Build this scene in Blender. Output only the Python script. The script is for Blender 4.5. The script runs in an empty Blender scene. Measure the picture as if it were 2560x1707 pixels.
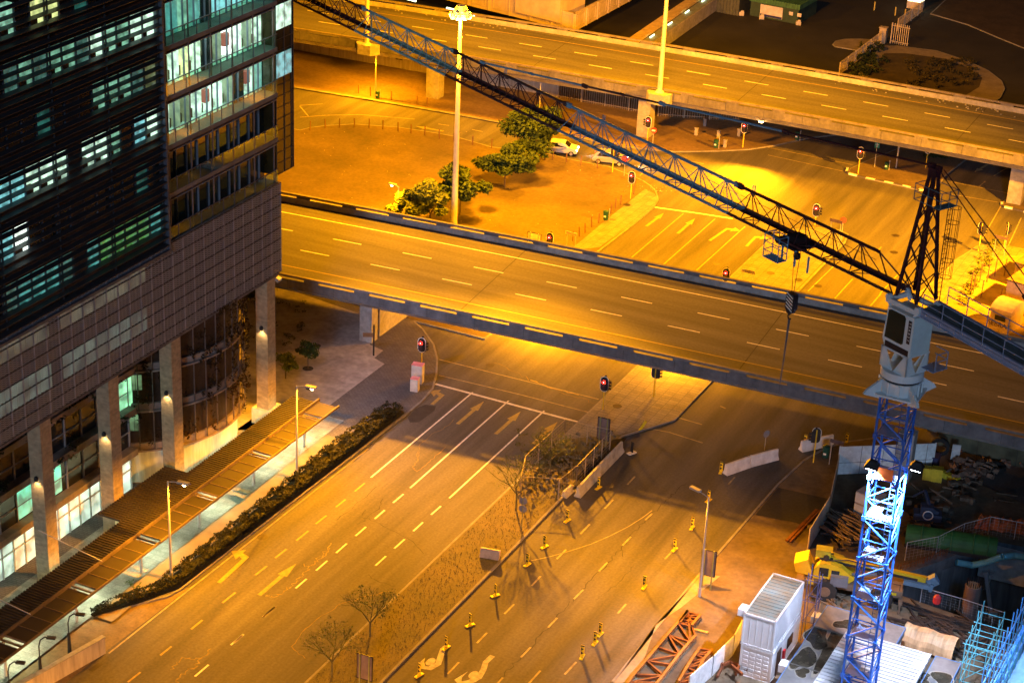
import bpy, bmesh, math, random
from mathutils import Vector, Matrix
random.seed(7)
S = bpy.context.scene
COL = S.collection
R_ = math.radians
SKYSTR = .035
E_FILL = .85
E_HM1, E_HM2, E_HM3, E_HMS = 205000, 175000, 115000, 400000
E_SL, E_SLF, E_SLR, E_UL, E_OFF1, E_OFF2, E_OFF3 = 17000, 14000, 19000, 75000, 1100000, 70000, 60000
E_UN, E_FF = 24000, 7500
E_CAN, E_FL, E_BL, E_SF = 300, 50000, 1700, 900
# ---------------------------------------------------------------- camera
HC = 80.0                      # the photographer's floor, metres above the street
FPX, PITCH, ROLL, AZ = 4982.3, .441358, .0468707, .4420
def _cam():
    cp, sp, c, s = math.cos(PITCH), math.sin(PITCH), math.cos(ROLL), math.sin(ROLL)
    r0, u0, w = Vector((1, 0, 0)), Vector((0, sp, cp)), Vector((0, cp, -sp))
    r, u = c*r0+s*u0, -s*r0+c*u0
    e1 = Vector((math.sin(AZ), math.cos(AZ), 0)); e2 = Vector((math.cos(AZ), -math.sin(AZ), 0))
    k = lambda v: Vector((v.dot(e2), v.dot(e1), v.z))     # world axes: X across the street, Y along it
    return k(r), k(u), k(w)
CR, CU, CW = _cam()
cd = bpy.data.cameras.new('camera'); cam = bpy.data.objects.new('camera', cd); COL.objects.link(cam)
cd.sensor_width = 36; cd.lens = FPX/2560*36; cd.clip_start = 1; cd.clip_end = 6000
cam.matrix_world = Matrix(((CR.x, CU.x, -CW.x, 0), (CR.y, CU.y, -CW.y, 0), (CR.z, CU.z, -CW.z, HC), (0, 0, 0, 1)))
S.camera = cam
# ---------------------------------------------------------------- night sky, exposure
S.view_settings.view_transform = 'Standard'; S.view_settings.look = 'None'
S.view_settings.exposure = 0.0; S.view_settings.gamma = 1.0
W = bpy.data.worlds.new('World'); S.world = W; W.use_nodes = True
wn = W.node_tree.nodes; bg = wn['Background']
sky = wn.new('ShaderNodeTexSky'); sky.sky_type = 'NISHITA'; sky.sun_disc = False
sky.sun_elevation = R_(3); sky.sun_rotation = R_(200)
mixw = wn.new('ShaderNodeMix'); mixw.data_type = 'RGBA'; mixw.inputs[0].default_value = .96
W.node_tree.links.new(sky.outputs[0], mixw.inputs[6]); mixw.inputs[7].default_value = (.46, .32, .38, 1)
W.node_tree.links.new(mixw.outputs[2], bg.inputs[0]); bg.inputs[1].default_value = SKYSTR
# added cool fill light, standing in for the lit building behind the camera
sl_ = bpy.data.lights.new('cool_fill', 'SUN'); sl_.energy = E_FILL; sl_.angle = R_(6); sl_.color = (.55, .72, 1.)
so_ = bpy.data.objects.new('cool_fill', sl_); COL.objects.link(so_); so_.rotation_euler = Vector((-.30, .92, -.24)).to_track_quat('-Z', 'Y').to_euler()
# ---------------------------------------------------------------- survey: a spot of the photograph on a level, a street-parallel wall
def ray(px, py):
    d = ((px-1280)*CR-(py-853.5)*CU)/FPX+CW
    return d
def P(px, py, z=0.0):
    d = ray(px, py); t = (z-HC)/d.z
    return Vector((d.x*t, d.y*t, z))
def PXW(px, py, X):
    d = ray(px, py); t = X/d.x
    return Vector((X, d.y*t, HC+d.z*t))
def PV(px, py, x, y):                     # height of a spot on the upright through (x, y)
    d = ray(px, py); t = math.hypot(x, y)/math.hypot(d.x, d.y)
    return HC+d.z*t
# ---------------------------------------------------------------- materials
MATS = {}
def nd(nt, t, **k):
    n = nt.nodes.new(t)
    for a, b in k.items(): setattr(n, a, b)
    return n
def M(name, col, rough=.8, metal=0., var=.25, scale=1.5, stretch=(1, 1, 1), world=False, bump=0., emis=None, es=0., col2=None, detail=6, fine=0., alpha=None, spec=.3, dim=None):
    if name in MATS: return MATS[name]
    m = bpy.data.materials.new(name); m.use_nodes = True; nt = m.node_tree; L = nt.links.new
    b = nt.nodes['Principled BSDF']; b.inputs['Roughness'].default_value = rough; b.inputs['Metallic'].default_value = metal
    b.inputs['Specular IOR Level'].default_value = spec
    if world: g = nd(nt, 'ShaderNodeNewGeometry'); src = g.outputs['Position']
    else: g = nd(nt, 'ShaderNodeTexCoord'); src = g.outputs['Object']
    mp = nd(nt, 'ShaderNodeMapping'); mp.inputs['Scale'].default_value = stretch; L(src, mp.inputs[0])
    no = nd(nt, 'ShaderNodeTexNoise'); no.inputs['Scale'].default_value = scale; no.inputs['Detail'].default_value = detail; no.inputs['Roughness'].default_value = .62
    L(mp.outputs[0], no.inputs['Vector'])
    rp = nd(nt, 'ShaderNodeMapRange'); rp.inputs[1].default_value = .3; rp.inputs[2].default_value = .7
    L(no.outputs[0], rp.inputs[0])
    mx = nd(nt, 'ShaderNodeMix', data_type='RGBA')
    c2 = col2 or tuple(c*(1-var) for c in col); c1 = col if col2 else tuple(min(1, c*(1+var)) for c in col)
    mx.inputs[6].default_value = (*c1, 1); mx.inputs[7].default_value = (*c2, 1)
    L(rp.outputs[0], mx.inputs[0]); out = mx.outputs[2]
    if fine:
        n2 = nd(nt, 'ShaderNodeTexNoise'); n2.inputs['Scale'].default_value = fine; n2.inputs['Detail'].default_value = 3; L(src, n2.inputs['Vector'])
        r2 = nd(nt, 'ShaderNodeMapRange'); r2.inputs[1].default_value = .3; r2.inputs[2].default_value = .7; r2.inputs[3].default_value = .84; r2.inputs[4].default_value = 1.16; L(n2.outputs[0], r2.inputs[0])
        vm = nd(nt, 'ShaderNodeVectorMath', operation='SCALE'); L(out, vm.inputs[0]); L(r2.outputs[0], vm.inputs['Scale']); out = vm.outputs[0]
    L(out, b.inputs['Base Color'])
    if bump:
        bp = nd(nt, 'ShaderNodeBump'); bp.inputs['Strength'].default_value = bump; bp.inputs['Distance'].default_value = .05
        L(no.outputs[0], bp.inputs['Height']); L(bp.outputs[0], b.inputs['Normal'])
    if emis:
        b.inputs['Emission Color'].default_value = (*emis, 1); b.inputs['Emission Strength'].default_value = es
        if dim:                                   # a lit room: brighter and darker furniture-sized patches
            n3 = nd(nt, 'ShaderNodeTexNoise'); n3.inputs['Scale'].default_value = dim; L(src, n3.inputs['Vector'])
            r3 = nd(nt, 'ShaderNodeMapRange'); r3.inputs[1].default_value = .35; r3.inputs[2].default_value = .65; r3.inputs[3].default_value = es*.35; r3.inputs[4].default_value = es*1.5
            L(n3.outputs[0], r3.inputs[0]); L(r3.outputs[0], b.inputs['Emission Strength'])
    if alpha is not None: b.inputs['Alpha'].default_value = alpha
    MATS[name] = m
    return m
def tiles(name, col, joint, sx, sy, rough=.85, offs=.5, var=.2, mortar=.03, world=True, bump=0.1):
    m = M(name, col, rough, var=var, scale=.7, world=world, fine=9.); nt = m.node_tree; L = nt.links.new
    b = nt.nodes['Principled BSDF']
    br = nd(nt, 'ShaderNodeTexBrick'); br.inputs['Scale'].default_value = 1; br.inputs['Brick Width'].default_value = sx; br.inputs['Row Height'].default_value = sy
    br.inputs['Mortar Size'].default_value = mortar; br.offset = offs
    br.inputs['Color1'].default_value = (1, 1, 1, 1); br.inputs['Color2'].default_value = (.8, .8, .8, 1); br.inputs['Mortar'].default_value = (joint, joint, joint, 1)
    g = nd(nt, 'ShaderNodeNewGeometry') if world else nd(nt, 'ShaderNodeTexCoord')
    L(g.outputs['Position' if world else 'Object'], br.inputs['Vector'])
    old = b.inputs['Base Color'].links[0].from_socket
    mm = nd(nt, 'ShaderNodeMix', data_type='RGBA', blend_type='MULTIPLY'); mm.inputs[0].default_value = 1
    L(old, mm.inputs[6]); L(br.outputs[0], mm.inputs[7]); L(mm.outputs[2], b.inputs['Base Color'])
    return m
def emit(name, col, s):
    return M(name, col, .5, emis=col, es=s, var=0)
# ---------------------------------------------------------------- mesh building
def vec(p): return p if isinstance(p, Vector) else Vector(p)
class MB:
    def __init__(s): s.v = []; s.f = []
    def add(s, vs, fs):
        n = len(s.v); s.v += [tuple(v) for v in vs]; s.f += [tuple(i+n for i in f) for f in fs]; return s
    BF = ((0, 3, 2, 1), (4, 5, 6, 7), (0, 1, 5, 4), (1, 2, 6, 5), (2, 3, 7, 6), (3, 0, 4, 7))
    def box(s, x0, x1, y0, y1, z0, z1):
        return s.add([(x0, y0, z0), (x1, y0, z0), (x1, y1, z0), (x0, y1, z0), (x0, y0, z1), (x1, y0, z1), (x1, y1, z1), (x0, y1, z1)], s.BF)
    def obox(s, c, sz, rz=0, rx=0, ry=0):
        m = Matrix.Rotation(rz, 3, 'Z') @ Matrix.Rotation(ry, 3, 'Y') @ Matrix.Rotation(rx, 3, 'X'); a, b, h = sz[0]/2, sz[1]/2, sz[2]/2
        return s.add([vec(c)+m @ Vector(q) for q in ((-a, -b, -h), (a, -b, -h), (a, b, -h), (-a, b, -h), (-a, -b, h), (a, -b, h), (a, b, h), (-a, b, h))], s.BF)
    def bar(s, p, q, w, h=None):
        p, q = vec(p), vec(q); d = (q-p).normalized(); h = h or w
        u = Vector((0, 0, 1)) if abs(d.z) < .98 else Vector((1, 0, 0))
        a = d.cross(u).normalized()*w/2; b = a.cross(d).normalized()*h/2
        return s.add([p-a-b, p+a-b, p+a+b, p-a+b, q-a-b, q+a-b, q+a+b, q-a+b], s.BF)
    def tube(s, p, q, r, n=6, r2=None):
        p, q = vec(p), vec(q); d = (q-p).normalized(); r2 = r if r2 is None else r2
        u = Vector((0, 0, 1)) if abs(d.z) < .98 else Vector((1, 0, 0))
        a = d.cross(u).normalized(); b = a.cross(d)
        k = [(math.cos(2*math.pi*i/n), math.sin(2*math.pi*i/n)) for i in range(n)]
        vs = [p+(a*x+b*y)*r for x, y in k]+[q+(a*x+b*y)*r2 for x, y in k]
        return s.add(vs, [(i, (i+1) % n, n+(i+1) % n, n+i) for i in range(n)]+[tuple(range(n-1, -1, -1)), tuple(range(n, 2*n))])
    def path(s, pts, r, n=6):
        for a, b in zip(pts, pts[1:]): s.tube(a, b, r, n)
        return s
    def prism(s, poly, z0, z1):
        n = len(poly); ar = sum(poly[i][0]*poly[(i+1) % n][1]-poly[(i+1) % n][0]*poly[i][1] for i in range(n))
        if ar < 0: poly = poly[::-1]
        vs = [(p[0], p[1], z0) for p in poly]+[(p[0], p[1], z1) for p in poly]
        return s.add(vs, [(i, (i+1) % n, n+(i+1) % n, n+i) for i in range(n)]+[tuple(range(n, 2*n)), tuple(range(n-1, -1, -1))])
    def yprism(s, poly, y0, y1):           # (x, z) outline pushed along y
        n = len(poly); vs = [(p[0], y0, p[1]) for p in poly]+[(p[0], y1, p[1]) for p in poly]
        return s.add(vs, [(i, (i+1) % n, n+(i+1) % n, n+i) for i in range(n)]+[tuple(range(n-1, -1, -1)), tuple(range(n, 2*n))])
    def sheet(s, poly, z):
        n = len(poly); ar = sum(poly[i][0]*poly[(i+1) % n][1]-poly[(i+1) % n][0]*poly[i][1] for i in range(n))
        if ar < 0: poly = poly[::-1]
        return s.add([(p[0], p[1], z) for p in poly], [tuple(range(n))])
    def strip(s, a, b, w, z):
        a, b = Vector((a[0], a[1])), Vector((b[0], b[1])); d = (b-a).normalized(); n = Vector((-d.y, d.x))*w/2
        return s.sheet([a-n, b-n, b+n, a+n], z)
    def lathe(s, prof, c=(0, 0, 0), n=16):
        c = vec(c); vs = []; fs = []
        for r, z in prof:
            for i in range(n): t = 2*math.pi*i/n; vs.append((c.x+r*math.cos(t), c.y+r*math.sin(t), c.z+z))
        for k in range(len(prof)-1):
            for i in range(n): j = (i+1) % n; fs.append((k*n+i, k*n+j, k*n+n+j, k*n+n+i))
        fs.append(tuple(range(n-1, -1, -1))); fs.append(tuple((len(prof)-1)*n+i for i in range(n)))
        return s.add(vs, fs)
    def build(s, name, mat, parent=None, loc=None, fix=False, smooth=False):
        me = bpy.data.meshes.new(name); me.from_pydata([tuple(v) for v in s.v], [], s.f); me.update()
        if fix:
            bm = bmesh.new(); bm.from_mesh(me); bmesh.ops.recalc_face_normals(bm, faces=bm.faces); bm.to_mesh(me); bm.free()
        if smooth: me.polygons.foreach_set('use_smooth', [True]*len(me.polygons))
        me.materials.append(mat)
        o = bpy.data.objects.new(name, me); COL.objects.link(o)
        if loc is not None: o.location = loc
        if parent is not None: o.parent = parent
        return o
def tag(o, label, cat, group=None, kind=None):
    if label: o['label'] = label
    if cat: o['category'] = cat
    if group: o['group'] = group
    if kind: o['kind'] = kind
    return o
def thing(name, label, cat, loc=(0, 0, 0), rz=0., group=None):
    o = bpy.data.objects.new(name, None); COL.objects.link(o); o.empty_display_size = .5
    o.location = loc; o.rotation_euler = (0, 0, rz)
    return tag(o, label, cat, group)
def struct(o): o['kind'] = 'structure'; return o
def kids(o): return [c for c in bpy.data.objects if c.parent == o]
def dup(o, loc, rz=None, label=None, parent=None):
    c = o.copy(); COL.objects.link(c)
    if parent is None:
        c.location = loc
        if rz is not None: c.rotation_euler = (0, 0, rz)
        if label: c['label'] = label
    else: c.parent = parent
    for k in CH.get(o.name, []): dup(k, None, None, None, c)
    return c
CH = {}
def proto(o):                               # remember the family of a thing that will be copied
    def rec(a):
        CH[a.name] = kids(a)
        for k in CH[a.name]: rec(k)
    rec(o); return o
def textmesh(s, size, name, mat, parent, loc, rot, ext=.004):
    cu = bpy.data.curves.new('t', 'FONT'); cu.body = s; cu.size = size; cu.extrude = ext; cu.align_x = 'CENTER'; cu.align_y = 'CENTER'
    t = bpy.data.objects.new('t', cu); COL.objects.link(t); bpy.context.view_layer.update()
    me = bpy.data.meshes.new_from_object(t); bpy.data.objects.remove(t); me.materials.clear(); me.materials.append(mat); me.name = name
    o = bpy.data.objects.new(name, me); COL.objects.link(o); o.location = loc; o.rotation_euler = rot
    if parent: o.parent = parent
    return o
NA = (1., .352, .003)                          # sodium lamp colour
def lamp(kind, name, loc, power, col, parent=None, size=.3, target=None, spot=None, blend=.5):
    l = bpy.data.lights.new(name, kind); l.energy = power; l.color = col
    if kind == 'AREA': l.size = size
    else: l.shadow_soft_size = size
    if spot: l.spot_size = R_(spot); l.spot_blend = blend
    o = bpy.data.objects.new(name, l); COL.objects.link(o); o.location = loc
    if target is not None:
        o.rotation_euler = (vec(target)-vec(loc)).to_track_quat('-Z', 'Y').to_euler()
    if parent: o.parent = parent
    return o
# ================================================================= GROUND, ROADS, PAVEMENTS
asphalt = M('asphalt', (.088, .083, .080), .85, var=.40, scale=.55, stretch=(1, .06, 1), world=True, fine=5., bump=.0)
asph_hwy = M('asphalt_freeway', (.082, .079, .078), .8, var=.42, scale=.5, stretch=(.05, 1, 1), world=True, fine=4.)
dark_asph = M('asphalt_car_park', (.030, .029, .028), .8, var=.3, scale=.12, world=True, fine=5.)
kerbm = M('kerb_concrete', (.20, .19, .18), .85, var=.3, scale=1.2, world=True)
grassm = M('dry_grass', (.17, .135, .06), .95, world=True, scale=.25, fine=6., col2=(.10, .095, .04), bump=.3)
fieldm = M('sandy_field', (.135, .10, .055), .95, world=True, scale=.12, fine=3., col2=(.068, .054, .026), bump=.3, stretch=(1, 1, 1))
dirtm = M('site_dirt', (.15, .115, .07), .95, world=True, scale=.35, fine=3., col2=(.075, .058, .04), bump=.6)
gravelm = M('pebble_gravel', (.34, .32, .31), .9, world=True, scale=.3, fine=2.2, var=.35, bump=.2)
pavem = tiles('pavement_slabs', (.20, .19, .17), .55, .9, .45, offs=0.)
slabm = tiles('grey_brick_paving', (.13, .12, .12), .6, .44, .22)
plazam = tiles('plaza_stone', (.30, .29, .26), .7, 1.2, .6, var=.35)
conc = M('concrete', (.27, .26, .25), .85, var=.3, scale=.5, world=True, fine=3.)
conc_d = M('concrete_stained_shaded', (.115, .11, .115), .85, var=.4, scale=.6, stretch=(1, 1, .25), world=True, fine=3.)  # stains, plus the parapet faces' lack of lamplight put into the dark colour
white_p = M('road_paint_white', (.62, .60, .56), .7, var=.25, scale=3., world=True)
yellow_p = M('road_paint_yellow', (.30, .22, .07), .7, var=.25, scale=3., world=True)
worn_p = M('road_paint_worn', (.30, .25, .15), .75, var=.4, scale=2., world=True)

PIT = [P(2236, 1424)[:2], P(2330, 1402)[:2], P(2461, 1352)[:2], P(2700, 1395)[:2], P(2900, 1760)[:2], P(2560, 1660)[:2], P(2508, 1580)[:2], P(2300, 1508)[:2], P(2238, 1486)[:2]]
bm = bmesh.new()
ou = [bm.verts.new((x, y, 0)) for x, y in ((-1500, -300), (1500, -300), (1500, 2500), (-1500, 2500))]
hi = [bm.verts.new((x, y, 0)) for x, y in PIT]
ed = [bm.edges.new((r[i], r[(i+1) % len(r)])) for r in (ou, hi) for i in range(len(r))]
bmesh.ops.triangle_fill(bm, use_beauty=True, edges=ed)
for f in bm.faces:
    if f.normal.z < 0: f.normal_flip()
me = bpy.data.meshes.new('road'); bm.to_mesh(me); bm.free(); me.materials.append(asphalt)
road = bpy.data.objects.new('road', me); COL.objects.link(road); struct(road)

def inset(poly, d):
    n = len(poly); ar = sum(poly[i][0]*poly[(i+1) % n][1]-poly[(i+1) % n][0]*poly[i][1] for i in range(n))
    if ar < 0: poly = poly[::-1]
    out = []
    for i in range(n):
        a, b, c = Vector(poly[i-1][:2]), Vector(poly[i][:2]), Vector(poly[(i+1) % n][:2])
        d1, d2 = (b-a).normalized(), (c-b).normalized(); n1, n2 = Vector((-d1.y, d1.x)), Vector((-d2.y, d2.x))
        m = n1+n2; m = m/max(.3, m.length_squared)*2 if m.length > .01 else n1
        out.append((b.x+m.x*d, b.y+m.y*d))
    return out
def island(name, pts, mat, h=.13, kerb=.18, label=None):
    poly = [tuple(p[:2]) for p in pts]
    struct(MB().prism(poly, -.05, h).build('kerb', kerbm))
    return struct(MB().sheet(inset(poly, kerb), h+.004).build(name, mat))
def sheetp(name, pts, mat, z): return struct(MB().sheet([tuple(p[:2]) for p in pts], z).build(name, mat))
G = lambda *a: [P(*q, .13) for q in a]
# building plaza west of the street
plaza = G((0, 1670), (84, 1608), (214, 1539.5), (344, 1509), (421, 1490), (452, 1473), (600, 1355.7), (921.5, 1110.8), (1006, 1044), (1056, 1003), (1084, 970), (1093.7, 932.7), (1095.6, 894.4), (1086, 860), (1059, 821.7), (1028.6, 795), (998, 779.6), (930, 757), (850, 738), (700, 704))+[(-118, 150), (-150, 140), (-150, 60), P(-120, 1760, .13)]
island('pavement', plaza, slabm)
sheetp('gravel', G((640, 1075), (700, 1048), (814, 1020.7), (961.6, 909.7), (936, 895), (958, 876), (925, 862), (915, 790), (700, 716), (560, 700), (560, 1075)), gravelm, .142)
sheetp('paving', [(-77.6, 82), (-77.6, 131), (-84.5, 131), (-84.5, 82)], plazam, .142)
sheetp('paving', [(-75.9, 96), (-75.9, 128), (-77.6, 128), (-77.6, 96)], M('gold_paving', (.2, .16, .1), .9, world=True, scale=.6), .146)
sheetp('apron', [P(*q) for q in ((172, 1700), (260, 1631), (478, 1466), (452, 1476), (421, 1493), (344, 1512), (214, 1542), (84, 1611), (0, 1673), (-90, 1740), (40, 1800))], M('brick_apron', (.16, .12, .07), .9, world=True, scale=.9, fine=5.), .006)
# big dry lot between the freeways
field = G((1570, 572), (1612.5, 538), (1635, 518), (1647, 498), (1641.5, 477.7), (1628, 464), (1608, 451), (1577, 437.5), (1523, 416), (1434, 399.6), (1382, 386), (1305, 376), (1228, 367), (1136, 340.5), (1082.6, 331), (994.6, 317.5), (883.7, 310), (815, 313.7), (772.7, 319), (750, 325))+[(-165, 190), (-165, 152), (P(1492, 626).x, 152)]
fld = island('field', field, fieldm)
sheetp('footpath', G((1500, 618), (1525, 600), (1612.5, 538), (1635, 518), (1645, 499), (1636, 484), (1612, 473), (1570, 507), (1514, 551), (1456, 600), (1420, 628)), pavem, .15)
sheetp('footpath', G((700, 640), (1240, 610), (1440, 625), (1480, 640), (1300, 700), (700, 690)), pavem, .146)
# median island
XL, XR1, XR2 = -60.2, -55.6, -53.0
m1 = [(XL, 30), (XL, 190), (-59.6, 193.5), (-57.3, 196.0), (-54.6, 196.9), (-53.3, 196.2), (-52.9, 194)]+[(XR2, 150), (XR2, 146), P(1557.6, 1093)[:2], P(1500, 1150)[:2], (XR1, 118), (XR1, 30)]
island('median', m1, grassm)
sheetp('paving', [(XL+.2, 137.6), (XL+.2, 190), (-59.4, 193.2), (-57.2, 195.6), (-54.8, 196.4), (-53.5, 195.7), (XR2-.2, 193), (XR2-.2, 146), P(1548, 1090)[:2]], pavem, .142)
# building-site land east of the street, with the pit left open
site = [P(*q)[:2] for q in ((1530.8, 1707), (1737.5, 1451.4), (1867.6, 1302), (1898, 1267), (1945, 1213), (2010, 1153), (2060, 1124), (2110, 1108), (2200, 1096))]+[(0, 139), (60, 139), (60, 20), (-41.4, 20)]
bm = bmesh.new()
ou = [bm.verts.new((x, y, .134)) for x, y in inset(site, .15)]; hi = [bm.verts.new((x, y, .134)) for x, y in PIT]
ed = [bm.edges.new((r[i], r[(i+1) % len(r)])) for r in (ou, hi) for i in range(len(r))]
bmesh.ops.triangle_fill(bm, use_beauty=True, edges=ed)
for f in bm.faces:
    if f.normal.z < 0: f.normal_flip()
me = bpy.data.meshes.new('dirt'); bm.to_mesh(me); bm.free(); me.materials.append(dirtm)
o = bpy.data.objects.new('dirt', me); COL.objects.link(o); struct(o)
kb = MB()
for a, b in zip(site[:9], site[1:9]): kb.bar((a[0], a[1], .06), (b[0], b[1], .06), .2, .16)
struct(kb.build('kerb', kerbm))
sheetp('footpath', G((1534, 1706), (1740, 1451.4), (1756, 1432), (1800, 1440), (1700, 1520), (1640, 1560), (1590, 1706)), M('sandy_concrete', (.26, .22, .15), .9, world=True, scale=.5, fine=4.), .142)
sheetp('asphalt_patch', [P(*q)[:2] for q in ((1888, 1290), (1945, 1222), (2070, 1250), (2030, 1330), (1990, 1310))], dark_asph, .146)
# pit walls and floor
pm = MB(); n = len(PIT)
for i in range(n):
    a, b = PIT[i], PIT[(i+1) % n]; pm.add([(a[0], a[1], -6), (b[0], b[1], -6), (b[0], b[1], .134), (a[0], a[1], .134)], [(0, 1, 2, 3)])
struct(pm.build('pit_wall', M('sheet_piles', (.13, .13, .13), .85, var=.5, scale=.8, stretch=(2, 2, .2), world=True)))
sheetp('pit_floor', inset(PIT, -.3), M('pit_mud', (.12, .10, .07), .95, world=True, scale=.5, fine=2., bump=.5), -5.9)
# islands of the crossroads
def bw_kerb(pts, name='kerb'):
    """black and white painted kerb stones"""
    w, k = MB(), MB(); t = 0
    for a, b in zip(pts, pts[1:]):
        d = (b-a).length; c = max(1, round(d/1.15))
        for i in range(c):
            (w if t % 2 == 0 else k).bar(a.lerp(b, i/c)+Vector((0, 0, .02)), a.lerp(b, (i+.98)/c)+Vector((0, 0, .02)), .26, .2); t += 1
    struct(w.build('kerb', M('kerb_paint_white', (.75, .74, .72), .7, world=True, var=.1))); struct(k.build('kerb', M('kerb_paint_black', (.09, .08, .09), .7, world=True)))
ia = G((2117, 432), (2165, 445.7), (2210.7, 455), (2256.6, 464.8), (2297, 474.4), (2340, 470), (2367.6, 436), (2417, 398), (2470, 360), (2300, 330), (2256.6, 366), (2165, 402), (2124, 421))
island('island', ia, M('brown_ground', (.13, .10, .06), .95, world=True, scale=.4, fine=4.))
bw_kerb([P(*q, .08) for q in ((2119, 421), (2116, 430), (2122, 434.5), (2165, 445.7), (2210.7, 455), (2256.6, 464.8), (2297, 474.4), (2335, 474))])
ib = G((2503, 507), (2505, 513), (2511, 516.5), (2532, 521), (2560, 528), (2700, 560), (2700, 420), (2560, 459), (2532, 484))
island('island', ib, M('brown_ground', (.13, .10, .06)))
bw_kerb([P(*q, .08) for q in ((2504, 507), (2505, 513), (2511, 517.5), (2532, 522), (2560, 529), (2620, 545))])
ic = G((2250, 776), (2280, 745), (2320, 712), (2367.4, 670.9), (2385.8, 649.4), (2407, 637), (2441, 614), (2464, 611), (2520.5, 614), (2560, 622), (2700, 640), (2700, 900), (2400, 860))
island('pavement', ic, pavem)
sheetp('sandy_ground', G((2330, 780), (2400, 740), (2440, 690), (2475, 640), (2560, 640), (2690, 660), (2690, 880), (2420, 850)), M('sand', (.28, .20, .10), .95, world=True, scale=.4, fine=2.), .146)
# ground north of the access road, below the upper freeway
north = G((600, 195), (750, 220), (929, 249), (1140, 285), (1312, 317), (1450, 345), (1530, 364), (1612, 372), (1682, 379), (1797, 377), (1874, 373), (1940, 363), (2020, 345), (2119, 333))+[(-58, 232), (-190, 226)]
island('verge', north, M('brown_verge', (.27, .19, .10), .95, world=True, scale=.12, stretch=(.4, 1, 1), fine=3., col2=(.09, .065, .035)))
sheetp('kerb', [P(*q, .15) for q in ((600, 193), (750, 218), (929, 247), (1140, 283), (1312, 315), (1312, 319), (1140, 287), (929, 251), (750, 222), (600, 197))], kerbm, .15)
# car park and service yards beyond the upper freeway
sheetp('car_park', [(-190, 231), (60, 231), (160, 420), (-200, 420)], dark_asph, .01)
pth = M('path_paving', (.19, .16, .12), .9, world=True, scale=.5, fine=4.)
bedm = M('planting_bed', (.05, .04, .02), .95, world=True, scale=.5, fine=3.)
Q = lambda *a: [P(1920+x/2.614, y/2.614, .13) for x, y in a]
island('path', Q((560, 520), (740, 300), (850, 300), (1100, 330), (1300, 395), (1440, 460), (1530, 530), (1550, 580), (1520, 640), (1450, 690), (900, 600)), pth)
sheetp('planting_bed', Q((640, 520), (760, 350), (900, 350), (1150, 385), (1300, 440), (1400, 510), (1380, 570), (1290, 625), (900, 590)), bedm, .142)
island('path', Q((420, 290), (440, 268), (500, 255), (600, 254), (720, 262), (660, 330), (600, 332), (440, 305)), pth)
island('verge', Q((1060, 90), (1300, 160), (1500, 245), (1673, 315), (1900, 330), (1900, -40), (1200, -40)), M('dark_verge', (.05, .035, .02), .95, world=True, scale=.4, fine=3.))
# painted lines
Zp = .006
def lines(mat, segs, w, name='road_marking', z=Zp):
    m = MB()
    for s in segs:
        a, b = P(s[0], s[1], 0), P(s[2], s[3], 0); m.strip(a, b, w, z)
    return struct(m.build(name, mat))
def k(ox, oy, s, L): return [(ox+a/s, oy+b/s, ox+c/s, oy+d/s) for a, b, c, d in L]
lines(white_p, [(927.2, 1193.1, 1181.7, 980.5), (1025.5, 1219.1, 1271.6, 1001.6), (1123.1, 1244.8, 1360.5, 1026.5)], .15)
lines(white_p, [(1088, 959.5, 1446.7, 1055.2)], .3)
lines(worn_p, [(1097.5, 898.3, 1496.4, 997.8), (1097.5, 938, 1300, 986), (1300, 986, 1470, 1030)], .12)
lines(white_p, k(600, 1107, 2.613, [(1068, 333, 1000, 390), (945, 438, 880, 495), (823, 547, 755, 606), (697, 656, 628, 717), (570, 768, 497, 832), (435, 886, 363, 948), (230, 1067, 150, 1135), (1312, 412, 1248, 468), (1195, 517, 1132, 575), (1075, 628, 1008, 688), (953, 738, 885, 800), (22, 1250, -40, 1305)])+k(0, 1107, 2.613, [(1800, 1065, 1720, 1135), (1590, 1247, 1508, 1318), (1362, 1447, 1273, 1523)]), .15)
lines(yellow_p, k(600, 1107, 2.613, [(815, 262, 750, 315), (690, 368, 627, 418), (565, 473, 495, 528), (447, 573, 368, 637), (303, 692, 230, 750), (175, 803, 100, 862)])+k(0, 1107, 2.613, [(1538, 975, 1453, 1043), (1322, 1155, 1248, 1215), (1120, 1327, 1047, 1385), (918, 1495, 835, 1560)]), .16)
lines(worn_p, [(470, 1475, 921, 1121), (272, 1632, 470, 1475)], .14)
lines(worn_p, k(1240, 1107, 2.613, [(908, 218, 858, 272), (765, 370, 710, 428), (612, 530, 552, 593), (458, 695, 397, 757), (292, 868, 233, 932), (118, 1052, 55, 1115), (1020, 460, 975, 503), (880, 612, 827, 668), (727, 780, 672, 837), (570, 957, 508, 1018), (400, 1140, 340, 1204), (227, 1332, 163, 1398), (45, 1530, -30, 1610), (1560, 222, 1518, 270), (1150, 708, 1103, 757), (850, 1050, 795, 1112), (525, 1428, 448, 1510), (290, 1485, 215, 1568)])+k(600, 1107, 2.613, [(1613, 1238, 1548, 1305), (1430, 1430, 1355, 1508)]), .15)
lines(worn_p, k(1240, 550, 2.613, [(1030, 1262, 1190, 1290), (1190, 1290, 1345, 1335), (965, 1355, 1130, 1385), (1130, 1385, 1350, 1455), (1465, 1215, 1500, 1230)]), .14)
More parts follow.
